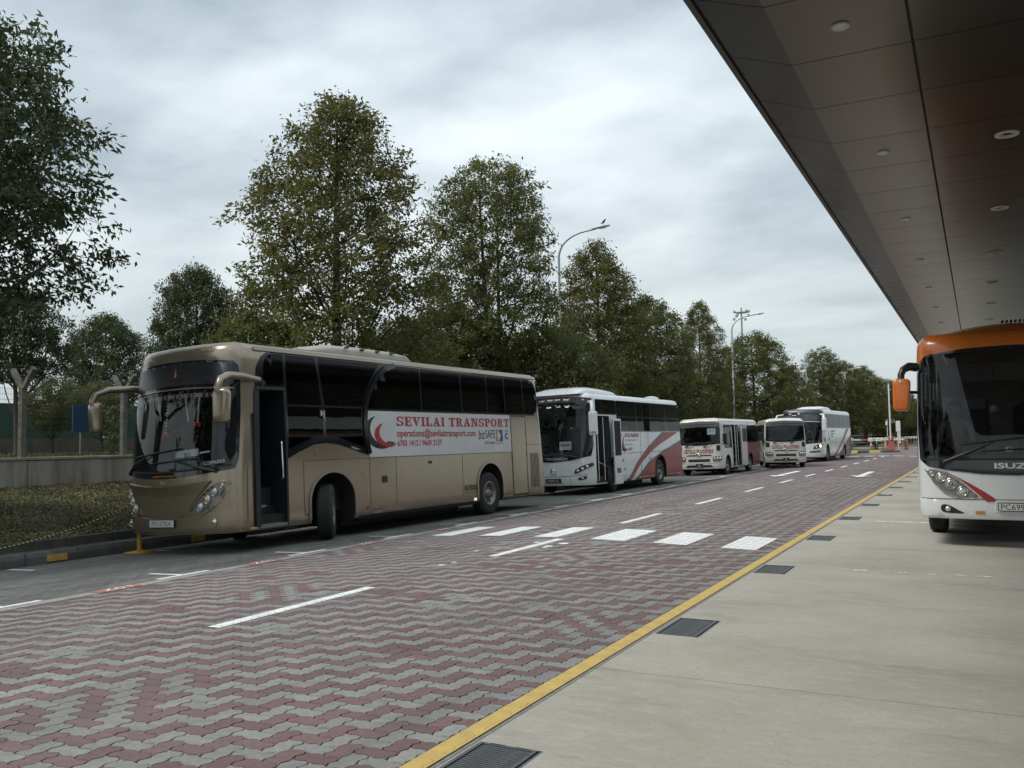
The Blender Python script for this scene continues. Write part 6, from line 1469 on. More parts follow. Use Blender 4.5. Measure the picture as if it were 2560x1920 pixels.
# ================================================================ MINIBUSES
M_cream = mat('paint_cream', (.62, .61, .56), .32, var=.03, coat=.5, dirt=(.42, .40, .36), dscale=1.2, damount=.35)
M_hdr = mat('header_grey', (.075, .075, .08), .4, var=.06)
def minibus(label, open_door, platetxt, txtw=1.34):
    b_ = empty('minibus', (0, 0, 0), 0, label, 'minibus', 'cream and red minibuses')
    S = Shell(6.9, 2.06, .30, 2.36, 2.56, .22, .30, 3.0, .25, 3.4, rake=.10, rz0=1.25, tum=.07, rrake=.08, crown=.05)
    AR = [(1.02, .44, .92), (4.92, .44, .92)]; sd = S.Sd
    wsc = S.Fr([(-.94, 1.42), (0, 1.36), (.94, 1.42), (.955, 2.12), (.9, 2.17), (0, 2.20), (-.9, 2.17), (-.955, 2.12)])
    wA = rrect(3.40, 6.62, 1.47, 2.24, .05); fd = [(.50, 1.30), (.62, 1.22), (1.72, 1.22), (1.72, 2.24), (.66, 2.24), (.56, 2.1)]; dr = [(1.82, .36), (3.12, .36), (3.12, 2.26), (1.82, 2.26)]; wB = rrect(1.85, 6.62, 1.47, 2.24, .05)
    hs = [wsc, sd(wA), sd(fd), sd(wB, -1), sd(fd, -1)]
    if open_door: hs.append(sd(dr))
    S.body(M_cream, b_, AR, hs); S.roof(M_cream, b_)
    window_row(S, b_, wA, [3.40, 4.7, 6.05, 6.62], G_mid, 1, .03); window_row(S, b_, wB, [1.85, 3.3, 4.7, 6.05, 6.62], G_mid, -1, .03)
    for sgn in (1, -1):
        S.panel('window', sd(fd, sgn), G_mid, b_, off=.002); S.line(sd(fd + [fd[0]], sgn), .03, M_rubber, b_, off=.006, name='window_seal')
        S.panel('red_flank', sd([(3.75, .31), (4.45, .31)] + [(4.92 + .47 * math.cos(t), .30 + .62 * .42 + .62 * .60 * math.sin(t)) for t in np.linspace(math.pi, 0, 12)] + [(5.4, .31), (6.8, .33), (6.82, 1.36), (3.62, 1.36)], sgn), M_dkred, b_, off=.004)
        S.line(sd([(3.6, 1.40), (6.8, 1.40)], sgn), .07, M_grey, b_, off=.005, name='black_band'); S.line(sd([(3.52, 1.40), (3.72, .31)], sgn), .05, M_dkred, b_, off=.006, name='stripe'); S.line(sd([(3.40, 1.40), (3.60, .31)], sgn), .03, M_grey, b_, off=.006, name='stripe')
        S.line(sd([(.42, 2.42), (6.7, 2.42)], sgn), .012, M_seamg, b_, off=.004); S.line(sd([(4.95, 2.28), (4.95, 2.5)], sgn), .03, M_seamg, b_, off=.004); S.line(sd([(1.76, .95), (1.78, 1.44)], sgn), .012, M_seamg, b_, off=.004)
        for k in range(4): S.line(sd([(2.55 if sgn < 0 else 3.2, 1.25 - k * .13), (3.2 if sgn < 0 else 3.45, 1.25 - k * .13)], sgn), .045, M_seamg if k else M_txtr, b_, off=.004, name='side_lettering')
        h_ = S.panel('headlamp', S.Fr([(sgn * x, z) for x, z in ((.64, .63), (.62, .80), (.70, .85), (1.0, .86), (1.01, .70), (.92, .62))]), M_housing, b_, off=.012, thick=.016, du=.06, dv=.06, step=.06)
        for x, z in ((.72, .75), (.84, .75), (.94, .77)): MB().ball(S.P(S.ux(sgn * x), z, .014), (.05, .03, .05), 10, 6).build('lamp', M_lens, h_)
        S.panel('corner_vent', S.Fr([(sgn * x, z) for x, z in ((.80, 1.10), (.955, 1.10), (.955, 1.34), (.80, 1.34))]), M_blk, b_, off=.012, thick=.014)
        MB().tube([(sgn * .98, .28, 1.38), (sgn * 1.15, .12, 1.42), (sgn * 1.2, .08, 1.5)], .025, 6).build('mirror_arm', M_blk, b_); mh = MB().bbox((sgn * 1.21, .07, 1.66), (.20, .12, .42), .04).build('mirror_head', M_blk, b_); MB().box((sgn * 1.21, .134, 1.66), (.15, .004, .34)).build('mirror_glass', M_mirror, mh)
    S.panel('header_panel', S.Fr([(-.97, 2.16), (0, 2.22), (.97, 2.16), (.965, 2.40), (0, 2.46), (-.965, 2.40)]), M_hdr, b_, off=.008, thick=.012, du=.1); S.line(S.Fr([(x, 2.27 + .02 * (1 - x * x)) for x in np.linspace(-.7, .7, 11)]), .04, M_blk, b_, off=.014, name='header_slot')
    for sx in (1, -1): S.panel('marker_lamp', S.Fr(rrect(sx * .88 - .05, sx * .88 + .05, 2.355, 2.375, .008)), M_lens, b_, off=.016)
    S.panel('windscreen', wsc, G_wind, b_, off=.003, du=.1); S.line(wsc + [wsc[0]], .05, M_rubber, b_, off=.006, name='windscreen_seal')
    wiper(S, b_, .25, 1.30, .6, 1.42, -.1, 1.46, .85, 1.45); wiper(S, b_, -.6, 1.31, -.2, 1.42, -.85, 1.45, 0, 1.47)
    slab_text(S, 'SEVILAI TRANSPORT', S.ux(0.0), 1.09, .17, M_txtr, b_, off=.008, width=txtw, name='name_lettering')
    S.panel('grille_bar', S.Fr([(-.60, .885), (.60, .885), (.52, .93), (-.52, .93)]), M_grey, b_, off=.010, thick=.01)
    e_ = MB(); c = Vector(S.P(0, .935, .018))
    for rx, rz in ((.105, .075), (.05, .07), (.085, .03)): e_.tube([tuple(c + Vector((rx * math.cos(t), 0, rz * math.sin(t) + (.02 if rz == .03 else 0)))) for t in np.linspace(0, 2 * math.pi, 17)], .011, 5, cap=False)
    e_.build('emblem', M_chrome, b_)
    S.panel('grille', S.Fr([(-.50, .62), (.50, .62), (.50, .74), (-.50, .74)]), M_blk, b_, off=.008); S.line(S.Fr([(-.49, .68), (.49, .68)]), .02, M_hdr, b_, off=.012, name='grille_slat')
    S.panel('lower_grille', S.Fr([(-.64, .38), (.64, .38), (.55, .47), (-.55, .47)]), M_blk, b_, off=.008); S.line(S.Fr([(x, .52 + .05 * abs(x)) for x in np.linspace(-1, 1, 15)]), .012, M_seamg, b_, off=.004)
    plate(S, b_, .0, .455, .30, .17, platetxt, dark=True, off=.016, tsize=.055, twidth=None)
    for y_, r_, z_ in AR:
        for sgn in (1, -1):
            a = arc(0, .30 + .62 * .42, r_ + .025, .62 * .58 + .025, 180, 0, 14); b = arc(0, .30 + .62 * .42, r_ - .01, .62 * .58 - .01, 0, 180, 14)
            S.panel('arch_lip', [(sgn * S.uy(y_) + q[0], q[1]) for q in a + b], M_cream if y_ < 2 else M_dkred, b_, off=.014, thick=.02, du=9, dv=9)
    underbody(b_, 6.9, 2.06, .30, AR, y0=.5)
    for sx in (1, -1): wheel(b_, sx * .89, 1.02, sx, .39, .21); wheel(b_, sx * .89, 4.92, sx, .39, .21)
    MB().box((0, 3.6, .80), (1.8, 5.6, .06)).build('floor', M_inner, b_); MB().bbox((-.1, .55, 1.15), (1.7, .4, .28), .06).build('dashboard', M_inner, b_)
    seats(b_, [1.2], [-.5, .5], .68); seats(b_, [2.5 + .85 * k for k in range(5)] if not open_door else [3.5 + .85 * k for k in range(4)], [-.7, -.3, .5], .83)
    if open_door:
        lf = MB().box((1.10, 3.60, 1.28), (.05, .95, 1.86)).build('door_leaf', M_cream, b_); MB().box((1.129, 3.66, 1.78), (.006, .72, .62)).build('door_glass', M_blkgloss, lf)
        MB().box((1.01, 2.42, 1.3), (.04, .06, 1.9)).build('door_post', M_cream, b_); dw = MB(); dw.box((.1, 2.47, 1.2), (.03, 1.3, 1.7)); dw.box((.55, 2.47, .42), (.9, 1.3, .10)); dw.build('door_well', M_inner, b_)
        for y_ in (2.0, 2.9): MB().tube([(.98, y_, .5), (.98, y_, 2.2)], .015, 6).build('grab_rail', M_chrome, b_)
    return b_, S
C1, SC1 = minibus('parked cream and red minibus with its side door open', True, ['PC', '8720M'])
set_frame(C1, (-9.93, 44.15, -.03), 4.92, 2.0, 1.5, 1.03)
cd = obj('route_card', mesh('route_card', [SC1.P(SC1.ux(x), z, -.02) for x, z in ((.40, 1.83), (.78, 1.83), (.78, 2.10), (.40, 2.10))], [(0, 1, 2, 3)], mat('paper_mint', (.55, .74, .74), .8))); cd.matrix_world = C1.matrix_world.copy(); tag(cd, 'pale mint notice in the windscreen of the parked minibus', 'card')
vs, fs, w_, h_ = text_polys('AIRPORT', .05); obj('lettering', mesh('lettering', [SC1.P(SC1.ux(.59 + a * .9), 1.98 + b, -.017) for a, b in vs], fs, M_seamg), cd)
C2, SC2 = minibus('cream and red minibus turned out into the lane, facing the camera', False, ['PD', '294C'])
set_frame(C2, (-9.15, 52.0, 0.02), 4.92, -16.0, 0.3, 1.03)

# ================================================================ FAR COACH (black nose)
G_far = glass_mat('glass_far_dark', (.04, .045, .045), 1.14)
dc = empty('coach', (0, 0, 0), 0, 'far white and maroon coach with a black nose, lamp lit, behind the turning minibus', 'coach')
set_frame(dc, (-8.18, 64.85, .03), 7.25, 3.5, 0, 1.25)
S = Shell(9.95, 2.5, .28, 3.08, 3.28, .22, .6, 2.4, .3, 3.0, rake=.13, rz0=1.1, tum=.05, rrake=.10, crown=.06); sd = S.Sd
AR = [(1.9, .54, 1.10), (7.25, .54, 1.10)]
wsc = S.Fr([(-1.18, 1.38), (0, 1.28), (1.18, 1.38), (1.21, 1.8), (1.18, 2.45), (0, 2.52), (-1.18, 2.45), (-1.21, 1.8)]); winb = rrect(1.45, 9.6, 2.12, 3.0, (.3, .1, .15, .1))
S.body(M_wht, dc, AR, [wsc, sd(winb), sd(winb, -1)]); S.roof(M_wht, dc)
for sgn in (1, -1):
    window_row(S, dc, winb, [1.45, 3.0, 4.7, 6.4, 8.1, 9.6], G_far, sgn)
    S.panel('black_shoulder', sd([(.62, 1.30), (1.30, 1.20), (1.42, 2.1), (1.30, 2.9), (1.1, 3.07), (.62, 3.07)], sgn), M_blkgloss, dc, off=.004)
    S.panel('swoosh', sd([(3.95, .29), (4.35, .29), (7.2, 1.3), (8.9, 2.08), (8.3, 2.08), (6.6, 1.25)], sgn), M_dkred, dc, off=.0035); S.panel('swoosh', sd([(3.75, .29), (3.95, .29), (6.6, 1.25), (8.3, 2.08), (8.05, 2.08), (6.3, 1.25)], sgn), M_grey, dc, off=.0045)
    S.panel('maroon_flank', sd([(4.9, .29), (6.68, .29)] + [(7.25 + .58 * math.cos(t), .28 + .82 * .42 + .82 * .60 * math.sin(t)) for t in np.linspace(math.pi, 0, 12)] + [(7.83, .29), (9.8, .30), (9.85, 1.75), (8.8, 1.45), (7.6, 1.05)], sgn), M_dkred, dc, off=.0035)
    h_ = S.panel('headlamp', S.Fr([(sgn * x, z) for x, z in ((.72, .78), (.80, .98), (1.2, 1.12), (1.23, .98), (.95, .82))]), M_grey, dc, off=.010, du=.06, dv=.06, step=.06)
    MB().ball(S.P(S.ux(sgn * .92), .90, .014), (.055, .03, .055), 10, 6).build('lamp', M_lens, h_); MB().ball(S.P(S.ux(sgn * 1.12), .98, .014), (.085, .04, .085), 10, 6).build('lit_lamp', mat('lamp_lit', (.9, .8, .5), .3, emit=(1, .78, .35, 1.6)), h_)
    MB().tube([(sgn * 1.15, .5, 2.95), (sgn * 1.42, .05, 2.9), (sgn * 1.48, -.05, 2.7)], .06, 8).build('mirror_arm', M_wht, dc); MB().bbox((sgn * 1.48, -.05, 2.30), (.28, .2, .85), .08).build('mirror_head', M_wht, dc)
    S.panel('bumper_grille', S.Fr([(sgn * .5, .55), (sgn * 1.15, .60), (sgn * 1.1, .70), (sgn * .55, .66)]), M_hdr, dc, off=.008)
    for k in range(5): S.line(sd([(9.2 + k * .09, .6), (9.2 + k * .09, 1.4)], sgn), .03, M_under, dc, off=.006, name='vent_slat')
S.panel('windscreen_frame', S.Fr([(-1.22, 1.20), (0, 1.08), (1.22, 1.20), (1.24, 2.4), (1.22, 3.0), (0, 3.075), (-1.22, 3.0), (-1.24, 2.4)]), M_blkgloss, dc, holes=[wsc], off=.008, thick=.01); S.panel('windscreen', wsc, G_wind, dc, off=.003)
S.panel('visor_panel', S.Fr([(-1.15, 2.56), (0, 2.63), (1.15, 2.56), (1.12, 2.9), (0, 2.97), (-1.12, 2.9)]), mat('visor_slate', (.06, .065, .08), .2, coat=.4), dc, off=.014)
S.panel('black_brow', [(S.ux(-1.22), 3.0), (S.ux(0), 3.075), (S.ux(1.22), 3.0), (S.uy(1.1), 3.07), (S.uy(1.1), S.V), (-S.uy(1.1), S.V), (-S.uy(1.1), 3.07)], M_grey, dc, off=.010, du=.1, dv=.08)
S.line(S.Fr([(x, 2.535 - .05 * x * x) for x in np.linspace(-1.15, 1.15, 15)]), .035, M_plw, dc, off=.018, name='white_strip')
for sgn in (1,):
    for k in range(3): S.line(sd([(2.9, 1.9 - k * .16), (4.1 - k * .2, 1.9 - k * .16)]), .07, M_seamg, dc, off=.004, name='side_lettering')
    S.panel('crescent', sd(crescent(2.55, 1.65, .33, 115, 290, .12)), M_txtb, dc, off=.005)
for pts in ([(4.55, .3), (4.55, 2.05)], [(2.45, 1.15), (9.7, 1.18)], [(6.5, .3), (6.5, 1.15)]): S.line(sd(pts), .014, M_seamg, dc, off=.0065)
underbody(dc, 9.95, 2.5, .28, AR, y0=.7)
for sx in (1, -1): wheel(dc, sx * 1.09, 1.9, sx, .47, .27); wheel(dc, sx * 1.09, 7.25, sx, .47, .27)
secs = []
for y_, w_, h_ in ((2.0, .5, .0), (2.5, .8, .16), (3.4, .86, .24), (4.6, .86, .24), (5.3, .8, .16), (5.7, .6, .0)): secs.append([(math.copysign(abs(math.cos(t)) ** .5, math.cos(t)) * w_, y_, 3.30 + h_ * math.sin(t) ** .6) for t in np.linspace(0, math.pi, 13)])
obj('air_conditioner', mesh('air_conditioner', [p for s_ in secs for p in s_], [(i * 13 + k, i * 13 + k + 1, (i + 1) * 13 + k + 1, (i + 1) * 13 + k) for i in range(len(secs) - 1) for k in range(12)], M_wht, True), dc)
MB().box((0, 5.0, 1.05), (2.3, 8.6, .06)).build('floor', M_inner, dc); MB().bbox((-.2, .85, 1.22), (1.8, .5, .25), .06).build('dashboard', M_inner, dc); seats(dc, [1.5], [-.65], .95); seats(dc, [2.6 + .9 * k for k in range(7)], [-.75, .75], 1.1)
plate(S, dc, 0, .46, .5, .12, 'PD 4170', dark=True, off=.016, tsize=.07)

# ================================================================ ORANGE COACH (right edge)
M_org = mat('paint_orange', (.66, .165, .02), .28, var=.04, coat=.6, dirt=(.36, .09, .02), dscale=1.2, damount=.3); M_bumred = mat('stripe_red', (.34, .012, .018), .35, var=.04, coat=.4)
ic = empty('coach', (.46, 14.8, 0), 0, 'orange and white coach cut off by the right picture edge', 'coach')
S = Shell(11.2, 2.60, .42, 3.02, 3.22, .24, .42, 3.0, .3, 3.0, rake=.07, rz0=1.2, tum=.05, rrake=.08, crown=.20); sd = S.Sd
AR = [(2.35, .58, 1.22), (8.3, .58, 1.22)]
wsc = S.Fr([(-1.20, 1.36), (-.9, 1.33), (-.45, 1.32), (0, 1.315), (.45, 1.32), (.9, 1.33), (1.20, 1.36), (1.235, 1.8), (1.235, 2.6), (1.215, 2.78), (1.12, 2.87), (.6, 2.93), (0, 2.95), (-.6, 2.93), (-1.12, 2.87), (-1.215, 2.78), (-1.235, 2.6), (-1.235, 1.8)])
winb = rrect(1.5, 10.8, 1.95, 2.92, .12)
S.body(M_wht, ic, AR, [wsc, sd(winb), sd(winb, -1)]); S.roof(M_org, ic)
S.panel('orange_brow', [(-S.uy(.30), 2.70), (S.ux(-1.235), 2.78), (S.ux(-1.14), 2.90), (S.ux(-.6), 2.965), (0, 2.985), (S.ux(.6), 2.965), (S.ux(1.14), 2.90), (S.ux(1.235), 2.78), (S.uy(.30), 2.70), (S.uy(.6), 2.98), (S.uy(.6), S.V), (-S.uy(.6), S.V), (-S.uy(.6), 2.98)], M_org, ic, off=.010, thick=.012, du=.07, dv=.06)
for sgn in (1, -1):
    window_row(S, ic, winb, [1.5, 3.1, 4.7, 6.3, 7.9, 9.4, 10.8], G_side, sgn)
    S.panel('orange_flank', sd([(.42, 2.0), (.60, 2.98), (.60, S.V - .02), (10.9, S.V - .02), (10.9, 2.98), (1.4, 2.98), (1.4, 1.9), (.6, 1.5)], sgn), M_org, ic, off=.003)
    S.panel('black_corner', sd([(.36, 1.30), (.60, 1.35), (1.46, 1.9), (1.46, 2.95), (.62, 2.95), (.40, 2.6)], sgn), M_blkgloss, ic, off=.006)
S.panel('windscreen_frame', S.Fr([(-1.255, 1.30), (-1.15, 1.20), (-.9, 1.145), (-.45, 1.09), (0, 1.07), (.45, 1.09), (.9, 1.145), (1.15, 1.20), (1.255, 1.30), (1.272, 1.8), (1.272, 2.6), (1.25, 2.79), (1.15, 2.90), (.6, 2.968), (0, 2.988), (-.6, 2.968), (-1.15, 2.90), (-1.25, 2.79), (-1.272, 2.6), (-1.272, 1.8)]), M_blkgloss, ic, holes=[wsc], off=.012, thick=.016, du=.08)
S.panel('windscreen', wsc, glass_mat('glass_orange_coach', (.55, .57, .58), 1.5, wave=.01), ic, off=.005, du=.08, dv=.12)
S.line(S.Fr([(x, 1.305) for x in np.linspace(-1.24, 1.24, 15)]), .035, M_rubber, ic, off=.02, name='windscreen_seal')
S.text('ISUZU', S.ux(0.0), 1.21, .082, M_txtw, ic, off=.022, width=.54, bold=.03, name='badge_lettering')
wiper(S, ic, -.93, 1.26, -.26, 1.56, -.72, 1.52, .30, 1.64); wiper(S, ic, .93, 1.26, .2, 1.46, -.42, 1.42, .72, 1.50)
hl_ = [(-1.17, 1.13), (-1.05, 1.125), (-.90, 1.09), (-.71, .96), (-.48, .75), (-.62, .735), (-.78, .745), (-.92, .81), (-1.04, .92)]
for sgn in (1, -1):
    m2 = lambda q: S.Fr([(-sgn * x, z) for x, z in q])
    S.panel('headlamp_bezel', m2([(-1.205, 1.155), (-1.05, 1.15), (-.89, 1.115), (-.69, .98), (-.435, .73), (-.62, .715), (-.80, .725), (-.945, .795), (-1.06, .91)]), M_chrome, ic, off=.010, thick=.012, du=.06, dv=.06, step=.05)
    h_ = S.panel('headlamp', m2(hl_), M_housing, ic, off=.016, thick=.01, du=.05, dv=.05, step=.05)
    for x, z, r_ in ((-1.10, 1.085, .025), (-.98, 1.035, .055), (-.85, .945, .065), (-.70, .83, .06)):
        p = Vector(S.P(S.ux(-sgn * x), z, .014)); MB().ball(tuple(p), (r_, r_ * .5, r_), 16, 8).build('lamp', M_lens, h_); MB().tube([p + Vector((r_ * 1.15 * math.cos(t), -.014, r_ * 1.15 * math.sin(t))) for t in np.linspace(0, 2 * math.pi, 21)], .009, 5, cap=False).build('lamp_ring', M_chrome, h_)
        if r_ > .06: MB().lathe([(.025, -.046), (.034, -.04), (.034, -.03)], 'Y', tuple(p), 14).build('lamp_bulb', M_hdr, h_)
    S.panel('red_stripe', m2([(-.915, 1.118), (-.80, 1.06), (-.60, .95), (-.40, .82), (-.22, .685), (-.39, .685), (-.50, .79), (-.70, .985)]), M_bumred, ic, off=.010, du=.06, dv=.06, step=.06)
    S.panel('fog_recess', m2(smoothpoly([(-1.0, .58), (-.97, .63), (-.88, .62), (-.76, .55), (-.69, .51), (-.85, .505), (-.97, .52)], 4)), M_blk, ic, off=.010, step=.04, du=.05); p = S.P(S.ux(-sgn * .90), .567, .016); q = MB(); q.ball(p, (.04, .025, .04), 12, 8); q.build('fog_lamp', M_lens, ic)
S.line(S.Fr([(x, .715 if abs(x) < .5 else .70 + .015) for x in np.linspace(-1.25, 1.25, 21)]), .012, M_seamg, ic, off=.014)
S.panel('bumper', S.Fr([(-1.285, .44), (-.9, .43), (0, .43), (.9, .43), (1.285, .44), (1.285, .715), (.42, .70), (.30, .60), (-.30, .60), (-.42, .70), (-1.285, .715)]), M_wht, ic, off=.008, thick=.012, du=.08, dv=.08)
S.panel('reflector', S.Fr(rrect(-.54, -.42, .50, .545, .005)), M_amber, ic, off=.014)
MB().box((0, .01, .62), (.56, .05, .17)).build('plate_recess', M_wht, ic)
pl = MB().bbox((0, -.045, .615), (.50, .02, .125), .008).build('number_plate', M_plb, ic); MB().box((0, -.057, .615), (.476, .004, .10)).build('plate_face', M_plw, pl)
vs, fs, w_, h_ = text_polys('PC699', .078); obj('characters', mesh('characters', [(-.06 + a * .30 / w_, -.0605, .615 + b) for a, b in vs], fs, M_txtb), pl)
# mirrors on drooping arms
for sgn in (-1, 1):
    MB().tube([(sgn * 1.27, .22, 2.72), (sgn * 1.36, .12, 2.73), (sgn * 1.44, .05, 2.68), (sgn * 1.47, .0, 2.60), (sgn * 1.475, -.01, 2.46)], [.07, .065, .055, .05, .05], 10).build('mirror_arm', M_blk, ic)
    me = rbox('mirror_head', .123, .09, .25, M_org, shear=.06)
    mh = obj('mirror_head', me, ic, (sgn * 1.475, 0, 2.29), (0, sgn * R(-3), 0)); obj('mirror_glass', MB().box((0, .092, 0), (.18, .006, .40)).mesh('mirror_glass', M_mirror), mh)
    MB().ball((0, -.005, .19), (.105, .088, .065), 14, 8).build('mirror_cap', mat('cap_silver', (.42, .41, .39), .3, metal=.3), mh); MB().tube([(sgn * 1.27, .2, 2.33), (sgn * 1.40, .04, 2.33)], .025, 8).build('mirror_stay', M_blk, ic)
for k in range(12): MB().box((-.05 + k * .06, 1.0, 3.425), (.03, .25, .02)).build('roof_vent_slot', M_under, ic)

underbody(ic, 11.2, 2.6, .42, AR, y0=.8)
for sx in (1, -1): wheel(ic, sx * 1.12, 2.35, sx, .5, .30); wheel(ic, sx * 1.12, 8.3, sx, .5, .30)
MB().box((0, 6.0, 1.12), (2.4, 9.6, .06)).build('floor', M_inner, ic); MB().bbox((0, .62, 1.24), (2.2, .55, .22), .06).build('dashboard', M_inner, ic); MB().box((0, 1.9, 2.7), (2.3, .04, .30)).build('ceiling_beam', M_innerp, ic)
seats(ic, [1.25], [.6], .95); seats(ic, [2.6 + .9 * k for k in range(8)], [-.95, -.5, .5, .95], 1.15, cover=True)
q = MB(); q.tube([(.6 + .24 * math.cos(t), 1.0 + .10 * math.sin(t), 1.60 + .2 * math.sin(t)) for t in np.linspace(0, 2 * math.pi, 25)], .016, 6, cap=False); q.tube([(.6, 1.0, 1.6), (.6, .8, 1.35)], .03, 6); q.build('steering_wheel', M_blk, ic)
cm = empty('dash_camera', (.46 - .06, 14.8 + .24, 1.46), 0, 'small pale dashboard camera behind the windscreen of the orange coach', 'camera'); q = MB(); q.lathe([(.06, -.05), (.058, -.02), (.04, .02), (0, .03)], n=16); q.build('dome', M_plw, cm); MB().ball((0, -.045, -.005), .022, 10, 6).build('lens', M_txtb, cm)
hg = empty('hanging_charm', (.46 - .23, 14.8 + .5, 2.35), 0, 'round charm hanging on a cord inside the orange coach windscreen', 'charm'); MB().tube([(0, 0, .45), (0, 0, -.25)], .006, 5).build('cord', M_blk, hg); MB().lathe([(0, -.012), (.06, -.01), (.06, .01), (0, .012)], 'Y', (0, 0, -.30), 16).build('disc', M_innerp, hg)
# ================================================================ PEOPLE IN THE COACHES
M_skin = mat('skin', (.30, .17, .11), .55, var=.06); M_hair = mat('hair_black', (.012, .011, .010), .5, var=.1)
def seated_person(shirt, trousers, turn=0.0, lean=0.0, arm_fwd=.5):
    """one skinned body: pelvis root, spine, head with nose and chin, arms to fingers, legs to feet (seat height at z=0)"""
    J = [((0, 0, .06), .15), ((0, .02, .26), .15), ((0, .03, .44), .165), ((0, .02, .56), .10), ((0, 0, .64), .055), ((0, -.01, .74), .088), ((0, -.005, .84), .09), ((0, 0, .90), .05)]
    E = [(0, 1), (1, 2), (2, 3), (3, 4), (4, 5), (5, 6), (6, 7)]
    def chain(start, pts):
        prev = start
        for p, r_ in pts: J.append((p, r_)); E.append((prev, len(J) - 1)); prev = len(J) - 1
        return prev
    chain(5, [((0, -.10, .735), .018)])                    # nose
    chain(5, [((0, -.075, .665), .03)])                    # chin
    for s in (-1, 1):
        chain(5, [((s * .095, .01, .745), .016)])           # ear
        w = chain(3, [((s * .185, .02, .53), .07), ((s * .235, .0, .36), .052), ((s * .24, -.06, .24), .045), ((s * (.20 - .04 * arm_fwd), -.20, .24 + .06 * arm_fwd), .038), ((s * (.16 - .06 * arm_fwd), -.31, .26 + .10 * arm_fwd), .027)])
        for k in range(4): chain(w, [((s * (.15 - .06 * arm_fwd) + (k - 1.5) * .019, -.36, .265 + .10 * arm_fwd), .010), ((s * (.15 - .06 * arm_fwd) + (k - 1.5) * .020, -.395 - .006 * (1.5 - abs(k - 1.5)), .25 + .10 * arm_fwd), .008)])
        chain(w, [((s * (.11 - .06 * arm_fwd), -.335, .275 + .10 * arm_fwd), .010), ((s * (.10 - .06 * arm_fwd), -.36, .27 + .10 * arm_fwd), .008)])
        chain(0, [((s * .10, -.04, .07), .10), ((s * .12, -.26, .09), .085), ((s * .12, -.44, .08), .065), ((s * .12, -.45, -.14), .055), ((s * .12, -.43, -.36), .040), ((s * .12, -.52, -.41), .038), ((s * .12, -.60, -.42), .03)])
    me = bpy.data.meshes.new('body'); me.from_pydata([p for p, r_ in J], E, []); me.update()
    ob = bpy.data.objects.new('tmp', me); COL.objects.link(ob); ob.modifiers.new('skin', 'SKIN').use_smooth_shade = True
    sv = me.skin_vertices[0].data
    for i, (p, r_) in enumerate(J): sv[i].radius = (r_, r_); sv[i].use_root = (i == 0)
    ob.modifiers.new('sub', 'SUBSURF').levels = 1; ob.modifiers['sub'].render_levels = 1
    dg = bpy.context.evaluated_depsgraph_get(); out = bpy.data.meshes.new_from_object(ob.evaluated_get(dg)); bpy.data.objects.remove(ob)
    out.materials.clear(); [out.materials.append(m) for m in (shirt, M_skin, trousers)]
    for p in out.polygons:
        c = p.center; p.use_smooth = True
        p.material_index = 1 if (c.z > .60 or (c.y < -.12 and c.z > .2 and abs(c.x) < .3)) else (2 if c.z < .16 else 0)
    return out
def hair_mesh(long_=False):
    q = MB(); q.ball((0, .015, .83), (.102, .108, .10), 14, 8)
    if long_: q.ball((0, .06, .74), (.10, .07, .15), 12, 8)
    me = q.mesh('hair', M_hair); return me
PB = {}
def person(label, root_obj, x, y, z, shirt, key, long_=False, rz=0.0):
    if key not in PB: PB[key] = (seated_person(shirt, mat('trousers_dark', (.03, .03, .035), .8)), hair_mesh(long_))
    r_ = empty('person', (0, 0, 0), 0, label, 'person', 'people seated in the coaches'); r_.matrix_world = root_obj.matrix_world @ Matrix.Translation((x, y, z)) @ Matrix.Rotation(rz, 4, 'Z')
    obj('body', PB[key][0], r_); obj('hair', PB[key][1], r_); return r_
bpy.context.view_layer.update()
sh_w = mat('shirt_white', (.60, .62, .66), .8, var=.06); sh_g = mat('shirt_grey', (.30, .28, .25), .8, var=.1); sh_b = mat('shirt_navy', (.03, .035, .05), .8)
person('passenger in a white shirt at the second window of the white coach', wc, .93, 3.30, 1.54, sh_w, 'w'); person('passenger in a white shirt near the rear of the white coach', wc, .95, 6.20, 1.54, sh_w, 'w'); person('passenger in a white shirt at the rearmost window of the white coach', wc, .95, 7.30, 1.54, sh_w, 'w')
person('person in a grey shirt with dark hair at the left of the orange coach windscreen', ic, -.78, 1.10, 1.30, sh_g, 'g', True)
fs_ = obj('crew_seat', list(_seatmesh.values())[0][0], ic, (-.78, 1.25, .84)); person('driver in dark clothes at the wheel of the orange coach', ic, .6, 1.25, 1.44, sh_b, 'b')

# ================================================================ STANCHION AND CHAIN
M_yel = mat('stanchion_yellow', (.50, .27, .02), .45, var=.12, dirt=(.25, .15, .04), dscale=5, damount=.5)
zb = zr(-12.76)
def stanchion(y, label):
    st_ = empty('stanchion', (-12.76, y, zr(-12.76)), 0, label, 'stanchion', 'yellow stanchions'); st_.rotation_euler = (0, R(-2), 0)
    MB().lathe([(0, 0), (.25, 0), (.25, .018), (.10, .03), (.06, .045), (0, .045)], n=32).build('base_plate', M_yel, st_); MB().lathe([(.04, .03), (.04, .96), (.03, .985), (0, .99)], n=16).build('post', M_yel, st_); MB().lathe([(.055, .86), (.055, .90)], n=16).build('chain_ring', M_blk, st_)
    return st_
YS = 10.55
stanchion(YS, 'yellow stanchion with a round base beneath the front of the gold coach'); stanchion(YS - 6.4, 'yellow stanchion outside the picture at left')
pts = [(-12.76, YS - 6.4 * t, zb + .88 - .56 * 4 * t * (1 - t)) for t in np.linspace(0.005, .995, 181)]
M_chY = mat('chain_yellow', (.62, .55, .25), .5, var=.08); ch = empty('chain', (-12.76, YS - 3.2, zb), 0, 'black and pale yellow plastic chain hanging from the stanchion', 'chain')
